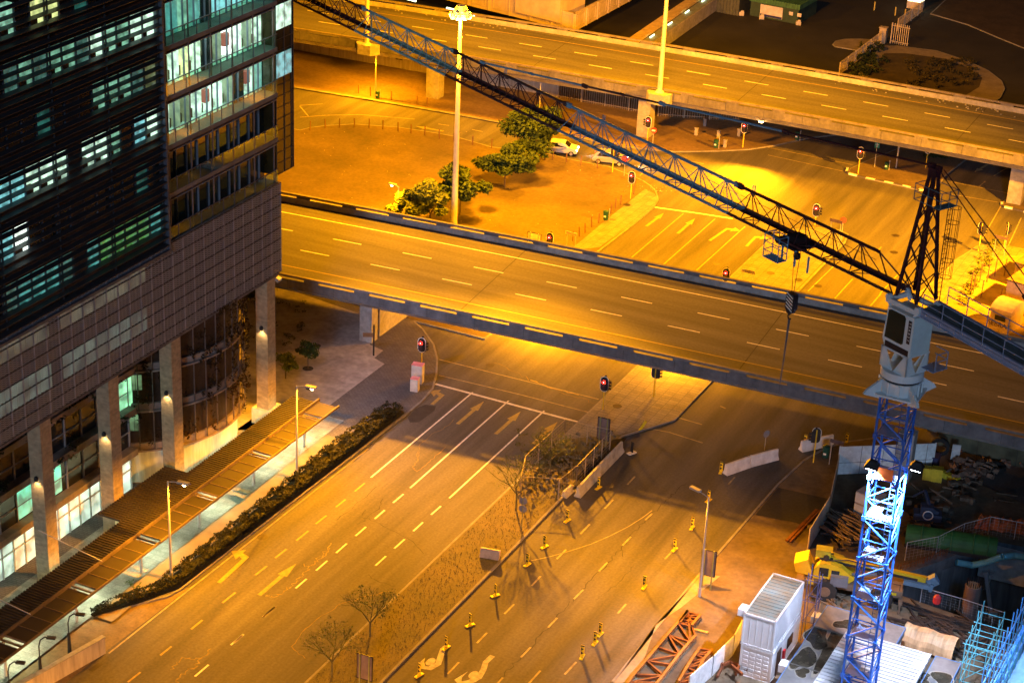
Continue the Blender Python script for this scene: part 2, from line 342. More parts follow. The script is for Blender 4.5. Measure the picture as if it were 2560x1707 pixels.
# beyond the lower freeway
lines(yellow_p, [(1709, 533.6, 1578.7, 643.8), (1787.7, 547, 1659, 661), (1863, 566, 1741, 676)], .15)
lines(white_p, [(1636.6, 518.4, 1750, 534), (1750, 534, 1832, 547)], .3)
lines(yellow_p, [(2203.7, 617, 2190, 631), (2131.7, 697, 2087, 746), (2248, 683, 2200, 734), (2202, 734, 2170, 772)], .15)
lines(worn_p, [(1920, 369, 2134, 413), (1920, 388, 2115, 430), (2379, 455, 2524, 484), (2379, 486, 2501, 507), (2503, 514, 2455.6, 597), (2553, 545, 2520, 616), (2100, 650, 2020, 728), (1640, 395, 1600, 440), (1700, 398, 1760, 410)], .12)
lines(worn_p, k(1920, 0, 2.614, [(1420, 1185, 1380, 1220), (1600, 1075, 1475, 1150), (1250, 1050, 1170, 1140)]), .14)
lines(worn_p, k(700, 0, 2.614, [(130, 695, 185, 760), (130, 768, 300, 755), (300, 755, 520, 750), (520, 750, 880, 780), (130, 690, 280, 680), (1035, 812, 1105, 822), (1255, 848, 1325, 862)]), .14)
lines(worn_p, k(700, 0, 2.614, [(60, 560, 130, 572)]), .12)
# car park bays
lines(yellow_p, [(x/3.79+1740, y/3.79, x2/3.79+1740, y2/3.79) for x, y, x2, y2 in ((1330, 448, 1075, 645), (1290, 480, 1530, 530), (1200, 560, 1460, 605), (1155, 600, 1400, 650), (1110, 625, 1340, 690), (380, 145, 0, 400), (1330, 448, 1590, 490), (400, 485, 350, 515), (1080, 505, 930, 610))], .13)
# lane arrows
def arrow(a, b, mat, w=.34, hw=.85, hl=.38, turn=0):
    a, b = P(*a), P(*b); d = (b-a); L = d.length; d.normalize(); n = Vector((-d.y, d.x, 0)); m = MB()
    if not turn:
        k_ = a+d*L*(1-hl); m.sheet([a-n*w/2, k_-n*w/2, k_-n*hw/2*.9, b, k_+n*hw/2, k_+n*w/2, a+n*w/2], Zp)
    else:
        k_ = a+d*L*.8; s = n*turn
        m.sheet([a-n*w/2, k_-n*w/2, k_+n*w/2, a+n*w/2], Zp); e = k_+s*.55+d*.35
        m.sheet([k_-s*w/2-d*.3, e-d*.25, e+d*.25, k_-s*w/2+d*.35], Zp+.002); m.sheet([e-d*.75, e+s*.9+d*.1, e+d*.75], Zp+.004)
    return struct(m.build('road_marking', mat))
for a, b in (((1143.5, 1060), (1210, 1003)), ((1239, 1085), (1302, 1028)), ((1332, 1110), (1394, 1054)), ((648, 1487), (741, 1408))): arrow(a, b, yellow_p)
arrow((1080, 1011), (1109, 985), yellow_p, turn=1)
arrow((547, 1456), (628, 1381), yellow_p, turn=1)
arrow((1615.6, 566), (1659.6, 533), yellow_p); arrow((1694, 584), (1738, 546), yellow_p); arrow((1774, 602), (1826, 566), yellow_p, turn=-1); arrow((1866, 616), (1893, 588), yellow_p, turn=-1)
arrow((1109, 328.5), (1039, 316), yellow_p); arrow((2473, 409), (2436, 431), worn_p)
def ribbon(pts, w, mat, z=Zp, name='road_marking'):
    m = MB(); q = [P(*p) for p in pts]
    ws = w if isinstance(w, list) else [w]*len(q)
    vs = []
    for i, p in enumerate(q):
        d = (q[min(i+1, len(q)-1)]-q[max(i-1, 0)]).normalized(); nn = Vector((-d.y, d.x, 0))*ws[i]/2
        vs += [(p.x-nn.x, p.y-nn.y, z), (p.x+nn.x, p.y+nn.y, z)]
    m.add(vs, [(2*i, 2*i+2, 2*i+3, 2*i+1) for i in range(len(q)-1)])
    return struct(m.build(name, mat))
kk = lambda ox, oy, s, L: [(ox+a/s, oy+b/s) for a, b in L]
worn_w = M('road_paint_faded', (.36, .34, .30), .75, var=.45, scale=2.5, world=True)
# the two worn S-shaped markings with a dot at the bottom edge
for L, dot, tip in (([(1365, 1315), (1325, 1345), (1308, 1400), (1295, 1440), (1240, 1470), (1190, 1462), (1185, 1430)], (1245, 1427), [(1210, 1480), (1165, 1440), (1210, 1400), (1200, 1440)]),
                    ([(1650, 1388), (1605, 1430), (1590, 1480), (1560, 1530), (1500, 1560), (1440, 1568), (1420, 1540)], (1525, 1513), [(1440, 1590), (1400, 1545), (1490, 1490), (1450, 1530)])):
    ribbon(kk(600, 1107, 2.613, L), [.4, .4, .42, .45, .5, .5, .4], worn_w)
    c = P(600+dot[0]/2.613, 1107+dot[1]/2.613); struct(MB().sheet([(c.x+.3*math.cos(t/8*math.pi), c.y+.5*math.sin(t/8*math.pi)) for t in range(16)], Zp+.002).build('road_marking', worn_w))
    struct(MB().sheet([P(600+a/2.613, 1107+b/2.613)[:2] for a, b in tip], Zp+.004).build('road_marking', worn_w))
ribbon(kk(1240, 1107, 2.613, [(230, 768), (350, 742), (480, 705), (620, 660), (740, 608), (860, 548), (960, 485), (1020, 440)]), .07, worn_p)
# cracks and seams in the old asphalt
crackm = M('asphalt_crack', (.042, .038, .036), .9, world=True); tarm = M('tar_seam', (.20, .13, .05), .8, world=True)
oldp = M('old_sealant', (.20, .15, .07), .8, world=True, var=.5, scale=3)
def crack(pts, w, mat, j=.12, n=5):
    q = [P(*p) for p in pts]; out = []
    for a, b in zip(q, q[1:]):
        for i in range(n): t = i/n; c = a.lerp(b, t); out.append((c.x+random.uniform(-j, j), c.y+random.uniform(-j, j)))
    m = MB(); vs = []
    for i, p in enumerate(out):
        d = Vector((out[min(i+1, len(out)-1)][0]-out[max(i-1, 0)][0], out[min(i+1, len(out)-1)][1]-out[max(i-1, 0)][1])).normalized(); ww = w*random.uniform(.4, 1.3)/2
        vs += [(p[0]+d.y*ww, p[1]-d.x*ww, Zp-.002), (p[0]-d.y*ww, p[1]+d.x*ww, Zp-.002)]
    m.add(vs, [(2*i, 2*i+2, 2*i+3, 2*i+1) for i in range(len(out)-1)]); struct(m.build('road_crack', mat))
R1 = lambda L: kk(1240, 1107, 2.613, L); R6 = lambda L: kk(600, 1107, 2.613, L); R0 = lambda L: kk(0, 1107, 2.613, L)
crack(R1([(1250, 258), (1170, 320), (1130, 360), (1020, 460), (930, 550), (850, 650), (760, 750), (640, 880), (540, 990), (420, 1110), (280, 1270), (130, 1430), (0, 1560)]), .07, crackm, .16, 9)
crack(R1([(900, 800), (830, 890), (700, 990), (640, 1040)]), .05, crackm); crack(R1([(830, 700), (840, 760)]), .06, crackm)
crack(R6([(930, 360), (905, 430), (820, 500), (760, 540)]), .07, crackm); crack(R6([(640, 500), (700, 450), (820, 350), (900, 270)]), .05, crackm)
crack(R6([(820, 430), (790, 480), (900, 520), (1100, 620), (1230, 745)]), .05, crackm); crack(R6([(830, 860), (920, 910), (1030, 940)]), .06, crackm)
crack(R6([(600, 660), (540, 740), (470, 790), (420, 850), (370, 900), (290, 960), (220, 1010), (170, 990)]), .10, oldp, .18, 8); crack(R6([(400, 795), (460, 800), (530, 740), (580, 680)]), .09, oldp, .2, 7)
crack(R0([(1370, 1350), (1290, 1440), (1200, 1500), (1150, 1568)]), .12, oldp, .2, 8); crack(R0([(1300, 1410), (1200, 1400), (1110, 1490)]), .10, oldp, .2, 8)
crack(R6([(1170, 60), (1160, 110), (1130, 160), (1160, 190), (1250, 110), (1360, 20)]), .06, tarm, .1, 8); crack(R6([(1000, 960), (830, 1000), (640, 1060), (450, 1190), (340, 1330), (440, 1420)]), .07, tarm, .1, 6)
crack(kk(600, 550, 2.613, [(1390, 1300), (1370, 1340), (1250, 1400), (1170, 1480), (1150, 1568)]), .05, tarm); crack(kk(1240, 550, 2.613, [(0, 930), (140, 1000), (250, 1060), (420, 1120), (600, 1180), (640, 1200)]), .06, tarm, .2)
crack(kk(1240, 550, 2.613, [(230, 1050), (330, 1080), (450, 1120), (560, 1150)]), .2, yellow_p, .2, 4)
def disc(c, r, mat, z, name='manhole_cover', sy=1.):
    return struct(MB().sheet([(c.x+r*math.cos(t/8*math.pi), c.y+r*sy*math.sin(t/8*math.pi)) for t in range(16)], z).build(name, mat))
cov = M('iron_cover', (.06, .05, .05), .6, .5, world=True)
for px, py, z in ((656, 1342, .008), (1926.6, 686, .16), (1996, 703, .16), (2045, 715, .01), (1790, 661, .01), (2239, 589, .01), (2235, 631, .01), (1567, 516, .17), (775.6, 974, .16), (791, 868, .16), (1543, 1019, .16), (1225, 913, .01)): disc(P(px, py), .42, cov, z)
sheetp('asphalt_patch', [P(*q)[:2] for q in kk(600, 550, 2.613, [(1095, 1290), (1150, 1230), (1210, 1205), (1280, 1215), (1270, 1245), (1210, 1290), (1170, 1320), (1110, 1322)])], crackm, .007)
sheetp('grate', [P(*q)[:2] for q in R0([(575, 1480), (640, 1435), (672, 1445), (605, 1495)])], cov, .01)
for q in (((1495, 375), (1540, 350), (1610, 385), (1560, 412)), ((1545, 330), (1585, 305), (1645, 330), (1600, 352))): sheetp('grate', [P(*p)[:2] for p in R0(q)], M('glass_paver', (.10, .14, .14), .4, world=True), .16)
# ================================================================= FREEWAY VIADUCTS
def curve_x(pts, x0, x1, step):
    """quadratic through the surveyed edge line, sampled along x: list of (point, left normal)"""
    n = len(pts); sx = [0]*5; sy = [0]*3; cx_ = sum(p[0] for p in pts)/n
    for x, y in pts:
        u = (x-cx_)/50
        for i in range(5): sx[i] += u**i
        for i in range(3): sy[i] += y*u**i
    A = Matrix(((sx[0], sx[1], sx[2]), (sx[1], sx[2], sx[3]), (sx[2], sx[3], sx[4]))); c = A.inverted() @ Vector(sy)
    out = []; x = x0
    while x <= x1+1e-6:
        u = (x-cx_)/50; y = c[0]+c[1]*u+c[2]*u*u; dy = (c[1]+2*c[2]*u)/50; L = math.hypot(1, dy)
        out.append((Vector((x, y, 0)), Vector((-dy/L, 1/L, 0)))); x += step
    return out
def sweep(cv, prof, closed=True):
    """sweep an (offset, z) outline along a curve"""
    m = MB(); n = len(prof); vs = []
    for p, nn in cv: vs += [(p.x+nn.x*o, p.y+nn.y*o, z) for o, z in prof]
    fs = []
    for i in range(len(cv)-1):
        for j in range(n if closed else n-1):
            a, b = i*n+j, i*n+(j+1) % n; fs.append((a, a+n, b+n, b))
    if closed: fs += [tuple(range(n)), tuple((len(cv)-1)*n+j for j in range(n-1, -1, -1))]
    m.add(vs, fs); return m
def at(cv, x, o, z):
    for (p, nn), (q, n2) in zip(cv, cv[1:]):
        if p.x <= x <= q.x:
            t = (x-p.x)/(q.x-p.x); c = p.lerp(q, t); return Vector((c.x+nn.x*o, c.y+nn.y*o, z))
def viaduct(label, pts, x0, x1, zd, of, lanes, solid, gap, gw, gph, seed):
    root = thing('freeway_viaduct', label, 'bridge', (0, 0, 0))
    cv = curve_x(pts, x0, x1, 2.5); on = -3.45
    sweep(cv, [(on+.3, zd-.5), (of-.3, zd-.5), (of-.3, zd), (on+.3, zd)]).build('deck', asph_hwy, root, fix=True)
    sweep(cv, [(on+1.5, zd-1.5), (of-1.5, zd-1.5), (of-.35, zd-.502), (on+.35, zd-.502)]).build('girder', conc, root, fix=True)
    for s, o in ((-1, on), (1, of)):
        a, b = (o-.24, o) if s < 0 else (o, o+.24)
        sweep(cv, [(a, zd-.42), (b, zd-.42), (b, zd+.5), (a, zd+.5)]).build('parapet_wall', conc_d if s < 0 else conc, root, fix=True)  # near wall shaded, far wall lit: the difference is put into their colours
        sweep(cv, [(a-.03, zd+.72), (b+.03, zd+.72), (b+.03, zd+.92), (a-.03, zd+.92)]).build('parapet_rail', M('rail_concrete', (.15, .13, .115), .85, var=.3, scale=.8, world=True, fine=3.), root, fix=True)
        pm = MB(); x = x0+gph
        while x < x1-3:
            p, q = at(cv, x, (a+b)/2, zd+.61), at(cv, x+gap-gw, (a+b)/2, zd+.61); pm.bar(p, q, .2, .222); x += gap
        pm.build('parapet_post', conc_d, root)
        jm = MB(); x = x0+2
        if s < 0:
            while x < x1-3: jm.bar(at(cv, x, a-.004, zd-.41), at(cv, x, a-.004, zd+.49), .03); x += 4.65
            jm.build('joint', crackm, root)
    for o in lanes:
        m = MB(); x = x0+seed.get(o, 1)
        while x < x1-8:
            m.strip(at(cv, x, o, 0), at(cv, x+3.0, o, 0), .16, zd+.006); x += 7.32
        m.build('lane_marking', white_p, root)
    for o, mt in solid:
        sweep(cv, [(o-.08, zd+.006), (o+.08, zd+.006)], False).build('edge_line', mt, root)
    m = MB(); x = x0+12
    while x < x1-5: m.strip(at(cv, x, on+.3, 0), at(cv, x, of-.3, 0), .09, zd+.004); x += 26.
    m.build('expansion_joint', crackm, root)
    return root, cv
zL, zU = 6.0, 6.8
low, cvL = viaduct('lower freeway on piers, nearest the camera, grey parapets with long slots', [(-92.79, 145.29), (-68.86, 146.92), (-58.64, 147.93), (-45.19, 148.48), (-36.24, 149.17), (-24.1, 149.56)], -190, 60, zL, 14.6, (3.92, 7.85), ((0, yellow_p), (11.8, white_p)), 5.05, 3.6, .3, {3.92: 1.9, 7.85: 3.4})
upp, cvU = viaduct('upper freeway at the far side of the crossroads, one edge beside the dark car park', [(-130, 209.6), (-108, 211.6), (-93.86, 213.0), (-78.05, 213.3), (-69.2, 213.6), (-53.5, 214.0), (-39.4, 214.3)], -215, 70, zU, 13.4, (3.1, 7.0), ((-.9, yellow_p), (10.4, yellow_p)), 5.6, 4.1, 1.5, {3.1: 4.6, 7.0: 1.2})
def pier(root, x, y, w, l, z):
    MB().box(x-w/2, x+w/2, y-l/2, y+l/2, -.05, z).build('pier', conc, root)
for x in (-84.6+.65, -32.6, 8): pier(low, x, 146.1, 1.3, 1.1, zL-1.45)
for x in (-84.6+.65, -32.6, 8): pier(low, x, 156.5, 1.3, 1.1, zL-1.45)
MB().box(-84.5, -83.4, 147.2, 155.9, -.05, zL-1.47).build('pier_web', conc, low)
pier(upp, P(1609, 343).x, P(1609, 343).y+.3, 1.6, 1.6, zU-1.45); pier(upp, P(1084, 246).x, P(1084, 246).y+.3, 1.7, 1.6, zU-1.45)
for x in (-40, -8, 25): pier(upp, x, 216, 1.6, 1.6, zU-1.45)
for q in ((1648, 231), (919, 108)):         # brackets that carry the lighting masts
    b = P(*q, zU+.55); MB().prism([(b.x-1.5, b.y+.5), (b.x-1.5, b.y-.2), (b.x-.9, b.y-.95), (b.x+.9, b.y-.95), (b.x+1.5, b.y-.2), (b.x+1.5, b.y+.5)], zU-.75, zU+.5).build('mast_bracket', conc, upp)
dr = MB()
for x, o in ((-122, 11), (-60, 11.5), (-48, 12)):
    for _ in range(26): p = at(cvU, x+random.uniform(-6, 16), 12+random.uniform(-.7, 1.2), zU+.03); dr.obox(p, (random.uniform(.08, .3), random.uniform(.05, .2), .06), random.random()*3)
tag(dr.build('roadside_litter', conc), 'scattered pale litter along the far verge of the upper freeway', 'litter', kind='stuff')
# retaining wall with square vents and palisade fence under the upper freeway
ra, rb = P(700, 120), P(1100, 192); rc = P(1396, 246); d = (rc-ra).normalized(); nn = Vector((-d.y, d.x, 0))
rw = thing('retaining_wall', 'long concrete retaining wall with small square vents below the upper freeway', 'wall', ra)
L = (rc-ra).length; an = math.atan2(d.y, d.x); rw.rotation_euler = (0, 0, an)
MB().box(-40, L, 0, .4, -.1, 2.55).build('wall', M('board_concrete', (.40, .35, .28), .85, var=.3, scale=1, stretch=(3, 3, .3)), rw)
MB().box(-40, L, -.12, .5, 2.552, 2.75).build('coping', conc, rw)
x = 2.2
while x < L-3:
    v = MB().box(x, x+1.0, -.05, .02, 1.3, 2.15).build('vent', crackm, rw)
    MB().bar((x+.5, -.07, 1.3), (x+.5, -.07, 2.15), .07).bar((x, -.07, 1.72), (x+1, -.07, 1.72), .07).build('grille', conc, v); x += 7.6
def palisade(name, label, a, b, h, pitch, mat, cat='fence', post=3.2, group=None, zb=0., r=.05):
    a, b = vec(a), vec(b); d = b-a; L = d.length; t = thing(name, label, cat, (a.x, a.y, zb), math.atan2(d.y, d.x), group)
    m = MB(); x = 0
    while x <= L: m.box(x, x+r, -.012, .012, .08, h); x += pitch
    m.box(0, L, -.03, -.013, .35, .42).box(0, L, -.03, -.013, h-.4, h-.33); m.build('pales', mat, t)
    m = MB(); x = 0
    while x <= L+.01: m.box(x-.06, x+.06, -.16, -.04, 0, h+.05); x += post
    m.build('posts', mat, t); return t
pal_m = M('fence_paint', (.36, .30, .22), .7, var=.3)
palisade('palisade_fence', 'tall steel palisade fence under the upper freeway, left of the big pier', P(1396, 247), P(1604, 285), 2.6, .3, pal_m)
palisade('palisade_fence', 'steel palisade fence under the upper freeway, right of the big pier', P(1645, 293), P(1850, 306), 2.5, .3, pal_m)
palisade('palisade_fence', 'slatted fence running away across the car park beside the planting bed', P(1920+460/2.614, 497/2.614), P(1920+740/2.614, 285/2.614), 1.9, .22, pal_m)
palisade('palisade_fence', 'far slatted fence beyond the open gate, leading to the guard hut', P(1920+840/2.614, 205/2.614), P(1920+1010/2.614, 80/2.614), 1.9, .22, pal_m)
palisade('gate', 'open barred steel gate between two slatted fences by the dark car park', P(1920+800/2.614, 285/2.614), P(1920+915/2.614, 308/2.614), 3.0, .3, M('gate_paint', (.45, .38, .28), .7), 'gate', r=.09)
bx = P(1920+745/2.614, 282/2.614); tag(MB().box(-.5, .5, -.4, .4, 0, 2.2).box(-.58, .58, -.48, .48, 2.2, 2.32).build('utility_box', pal_m, loc=bx), 'pale upright utility box at the end of the car park fence', 'box')
# guard hut
g = P(2288, 20); gh = thing('guard_hut', 'small white guard hut with lit windows at the top edge by the fence', 'hut', g)
MB().box(-1.1, 1.1, -.9, .9, 0, 1.1).build('wall', M('hut_white', (.5, .45, .42), .7), gh)
MB().box(-1.05, 1.05, -.85, .85, 1.1, 2.3).build('window', emit('hut_light', (1, .95, .6), 3.0), gh); MB().box(-1.3, 1.3, -1.1, 1.1, 2.3, 2.5).build('roof', conc, gh)
mm = MB()
for x in (-1.1, -.35, .35, 1.04): mm.box(x, x+.07, -.93, -.85, 1.1, 2.3)
mm.build('window_frame', M('hut_white', (.5, .45, .42)), gh)
# precast parking structure at the top
z0 = 3.0; a, b = P(1330, 77, z0), P(1437, 71, z0)
pk = thing('parking_deck', 'precast concrete deck edge with raised square panels beyond the upper freeway', 'building', (0, 0, 0))
c0 = P(1436, 73, z0); A = P(1100, -10, z0)-c0; u1 = A.normalized(); v1 = (P(1578, -5, z0)-c0).normalized(); pcm = M('precast_panel', (.36, .30, .22), .8, var=.2, scale=.6)
for u_, Ln in ((u1, 75), (v1, 60)):
    t = 0; out = Vector((u_.y, -u_.x, 0)); out = out if out.dot(v1 if u_ is u1 else u1) < 0 else -out
    m, r = MB(), MB(); up = Vector((0, 0, 1))
    m.add([c0-up*.4, c0+u_*Ln-up*.4, c0+u_*Ln+up*2.1, c0+up*2.1, c0-up*.4-out*.3, c0+u_*Ln-up*.4-out*.3, c0+u_*Ln+up*2.1-out*.3, c0+up*2.1-out*.3], [(0, 1, 2, 3), (4, 7, 6, 5), (3, 2, 6, 7), (0, 4, 5, 1)])
    while t < Ln:
        p = c0+u_*(t+.1)+out*.06; r.bar(p-up*.35, p+up*2.1, .22)
        for q1, q2 in (((.75, .1), (3., .1)), ((3., .1), (3., 1.75)), ((3., 1.75), (.75, 1.75)), ((.75, 1.75), (.75, .1))): r.bar(c0+u_*(t+q1[0])+out*.03+up*q1[1], c0+u_*(t+q2[0])+out*.03+up*q2[1], .09)
        t += 3.6
    m.build('panel_wall', pcm, pk, fix=True); r.build('rib', pcm, pk)
MB().add([c0+Vector((0, 0, 1.0)), c0+u1*75+Vector((0, 0, 1.)), c0+u1*75+v1*60+Vector((0, 0, 1.)), c0+v1*60+Vector((0, 0, 1.))], [(0, 1, 2, 3)]).build('deck', dark_asph, pk, fix=True)
blk = c0+u1*5.5+v1*2.5; t = MB(); t.obox(blk+Vector((0, 0, 4)), (7.5, 6, 7), math.atan2(u1.y, u1.x)); t.build('stair_tower', pcm, pk)
blk = c0+u1*16+v1*3; t = MB(); t.obox(blk+Vector((0, 0, 3)), (5.5, 5, 5), math.atan2(u1.y, u1.x)); t.build('plant_room', M('plant_white', (.42, .36, .33), .7), pk)
wl = MB()
for x in range(24):
    if x % 5 in (1, 2, 3) : p = c0+u1*(14+x*2.4)+Vector((0, 0, -1.6)); wl.obox(p, (1.6, .2, .35), math.atan2(u1.y, u1.x))
wl.build('strip_light', emit('strip_lights', (.75, 1, .6), 4.), pk)
# raised walkway with a lit edge crossing the yard beyond
a, b = P(1588, 99, 2.2), P(1745, -8, 2.2); d = (b-a).normalized(); nn = Vector((d.y, -d.x, 0))
wk = thing('raised_walkway', 'low covered walkway with an amber edge running away beyond the upper freeway', 'walkway', (0, 0, 0))
m = MB(); m.bar(a-d*6, b+d*30, 1.6, .3); m.build('roof', M('walkway_roof', (.5, .38, .15), .7, world=True), wk)
m = MB(); m.bar(a-d*6+nn*1.6-Vector((0, 0, .3)), b+d*30+nn*1.6-Vector((0, 0, .3)), 1.4, .3); m.build('deck', M('walkway_deck', (.2, .24, .22), .6, world=True), wk)
m = MB(); m.bar(a-d*6+nn*2.4-Vector((0, 0, 1.1)), b+d*30+nn*2.4-Vector((0, 0, 1.1)), .3, 1.9); m.build('wall', conc, wk)
m = MB()
for i in range(9): m.bar(a+d*(2+i*7)+nn*1.4, a+d*(3.6+i*7)+nn*1.4, .12)
m.build('strip_light', emit('strip_lights', (.75, 1, .6), 4.), wk)
# green-roofed sheds
gs = thing('shed', 'green corrugated shed with a white signboard at the back of the dark car park', 'shed', P(1740+700/3.79, 185/3.79), 0)
e = P(1740+960/3.79, 235/3.79)-gs.location; f = P(1740+1130/3.79, 120/3.79)-gs.location-e; gs.rotation_euler = (0, 0, math.atan2(e.y, e.x)); Ls = e.length; gm = M('green_sheet', (.05, .14, .06), .6, var=.35, scale=1.)
MB().box(-3.2, Ls, 0, 7, 0, 2.2).build('wall', M('dark_green_wall', (.03, .055, .035), .7), gs)
m = MB(); x = -3.3
while x < Ls: m.box(x, x+.28, -.25, 7, 2.2, 2.95); x += .42
m.box(-3.3, Ls+.2, -.2, 7, 2.2, 2.88); m.build('roof', gm, gs)
sb = MB().box(-1.6, 1.9, -.12, -.04, .3, 2.0).build('signboard', M('sign_white', (.55, .5, .46), .6), gs); MB().box(-1.55, 1.85, -.135, -.121, .32, .62).build('stripe', M('sign_blue', (.02, .025, .12), .6), sb)
for x in (2.9, 4.2): MB().box(x, x+.6, -.12, -.04, 1.2, 1.7).build('notice', M('sign_white', (.5, .5, .5)), gs)
wh = thing('shed', 'long pale corrugated shed at the top edge behind the dark car park', 'shed', P(1740+120/3.79, 100/3.79), math.atan2(e.y, e.x))
m = MB(); x = 0
while x < 4.6: m.box(x, x+.3, -.1, 5, 0, 3.6); x += .5
m.build('cladding', M('grey_sheet', (.07, .075, .06), .6), wh); MB().box(0, 4.8, 0, 5, 0, 3.5).build('wall', M('grey_sheet', (.16, .17, .14)), wh)
for q in ((248, 115), (430, 150), (620, 185), (968, 240)):
    p = P(1740+q[0]/3.79, q[1]/3.79); tag(MB().obox((0, 0, .3), (.7, .5, .55), .4).obox((.1, .05, .65), (.4, .3, .2), .2).build('concrete_block', M('block_pale', (.5, .45, .36), .8), loc=p), 'pale concrete block on the car park at the foot of the sheds', 'block', 'pale blocks along the sheds')
for q in ((1688, 100), (1886, 150), (1978, 170)):
    p = P(1740+q[0]/3.79, q[1]/3.79); tag(MB().tube((0, 0, 0), (0, 0, 1.3), .1, 8).build('bollard', M('bollard_yellow', (.5, .4, .1), .7), loc=p), 'short yellow bollard standing in the dark car park', 'bollard', 'yellow bollards in the car park')
# ================================================================= LIGHTING MASTS AND STREET LAMPS
galv = M('galvanised_steel', (.45, .45, .46), .5, .4, var=.15); poleg = M('painted_pole', (.55, .54, .53), .5, .2, var=.1)
sod = emit('sodium_lens', (1, .62, .22), 40.)
def high_mast(label, base, z1, r0, power, lit=True, aim=None):
    t = thing('lighting_mast', label, 'light mast', base); h = z1-base[2]
    m = MB(); m.tube((0, 0, 0), (0, 0, h), r0, 12, r0*.42); m.tube((0, 0, 0), (0, 0, .25), r0*1.9, 12, r0*1.2); m.build('pole', poleg, t)
    MB().box(-.16, .16, -r0-.02, -r0+.1, .6, 1.5).build('hatch', galv, t)
    hd = MB().lathe([(.45, 0), (.75, .25), (.45, .75), (.1, .8)], (0, 0, h-.1), 8).build('head_frame', M('blue_grey_paint', (.3, .36, .5), .5), t)
    for i in range(8):
        a = i*math.pi/4+.2; c = Vector((math.cos(a)*.9, math.sin(a)*.9, h-.35))
        f = MB().lathe([(.24, -.25), (.29, 0), (.16, .3), (.05, .34)], c, 8).build('floodlight', M('blue_grey_paint', (.3, .36, .5)), t)
        MB().lathe([(.21, -.27), (.21, -.255)], c, 8).build('lens', sod, f)
    if aim is not None: lamp('SPOT', 'mast_light', (-1.4, .2, h-.9), power, NA, t, .5, vec(aim)-vec(base), 66, .8)
    elif lit:
        for i in range(4): a = i*math.pi/2+.4; lamp('POINT', 'mast_light', (math.cos(a)*1.7, math.sin(a)*1.7, h-.9), power/4, NA, t, .3)
    return t
hm1 = P(1134, 583); ztop = PV(1151, 30, hm1.x, hm1.y)
high_mast('tall white lighting mast with its lit cluster head, standing beyond the lower freeway', hm1, ztop, .36, E_HM1)
hm1o = [o for o in bpy.data.objects if o.name == 'lighting_mast'][0]
for tx, ty_, fw in ((-73, 106, .85), (-55, 105, 1.), (-37, 110, 1.7)):      # the mast's lamps that are turned to the roads south of the freeway
    lamp('SPOT', 'mast_light', (0, -1.4, ztop-hm1.z-.6), E_HMS*fw, NA, hm1o, .45, vec((0, -1.4, ztop-hm1.z-.6))+Vector((tx, ty_, 0))-Vector((hm1.x, hm1.y-1.4, ztop-.6)), 34, .7)
b2 = P(1649, 231, zU+.5); high_mast('tall white lighting mast on the upper freeway bracket, right of centre', b2, 32, .3, E_HM2)
b3 = P(917, 112, zU+.5); high_mast('tall pale lighting mast on the upper freeway, behind the crane jib at the upper left', b3, 32, .3, E_HM3)
def street_lamp(label, base, h, adir, power, lit=True, arm=1.2, mat=galv, head='cobra', col=NA, group=None):
    t = thing('street_lamp', label, 'street lamp', base, group=group); dx, dy = math.cos(adir), math.sin(adir)
    MB().tube((0, 0, 0), (0, 0, h), .11, 8, .06).tube((0, 0, 0), (0, 0, .9), .13, 8).build('pole', mat, t)
    MB().path([(0, 0, h-.05), (dx*arm*.5, dy*arm*.5, h+.05), (dx*arm, dy*arm, h+.1)], .04).build('arm', mat, t)
    e = Vector((dx*(arm+.35), dy*(arm+.35), h+.1)); hd = MB().obox(e+Vector((0, 0, .05)), (.9, .32, .16), adir).build('lamp_head', mat, t)
    if lit == 'down':
        MB().obox(e+Vector((0, 0, -.045)), (.5, .22, .03), adir).build('lens', sod, hd); lamp('SPOT', 'street_light', e+Vector((0, 0, -.2)), power, col, t, .15, e+Vector((0, 0, -5)), 165, .6)
    elif lit:
        MB().lathe([(.1, -.16), (.17, -.06), (.17, 0)], e+Vector((dx*.1, dy*.1, -.02)), 10).build('lens', sod, hd)
        lamp('SPOT', 'street_light', e+Vector((0, 0, -.25)), power, col, t, .15, e+Vector((0, 0, -5)), 165, .6)
    else: MB().obox(e+Vector((0, 0, -.045)), (.6, .24, .03), adir).build('lens', M('dark_glass', (.03, .03, .03), .2), hd)
    return t
SL = [('lit street lamp beside the hedge, near the right end of the canopy', (742.7, 1200.8), 8.6, .1, E_SL, True),
      ('lit street lamp standing in the hedge at its narrow lower end', (428.6, 1453.4), 8.5, .1, E_SL, True),
      ('grey street lamp on the dirt edge near the white containers', (1747.5, 1493.5), 8.6, 2.85, E_SLR, 'down'),
      ('lit street lamp with a green bin at its foot beside the retaining wall', (939, 247), 5.6, 3.3, E_SLF, True),
      ('lit street lamp behind the crane jib, in front of the palisade fence', (1347, 300), 5.6, 3.3, E_SLF, True)]
for lb, b, h, ad, pw, lit in SL: street_lamp(lb, P(*b), h, ad, pw, lit, arm=.55 if pw == E_SLF else .9)
street_lamp('short lit lamp poking out of the yellow-lit trees beside the freeway', P(995, 560), 4.2, 3.1, E_SLF*.6, True, .4)
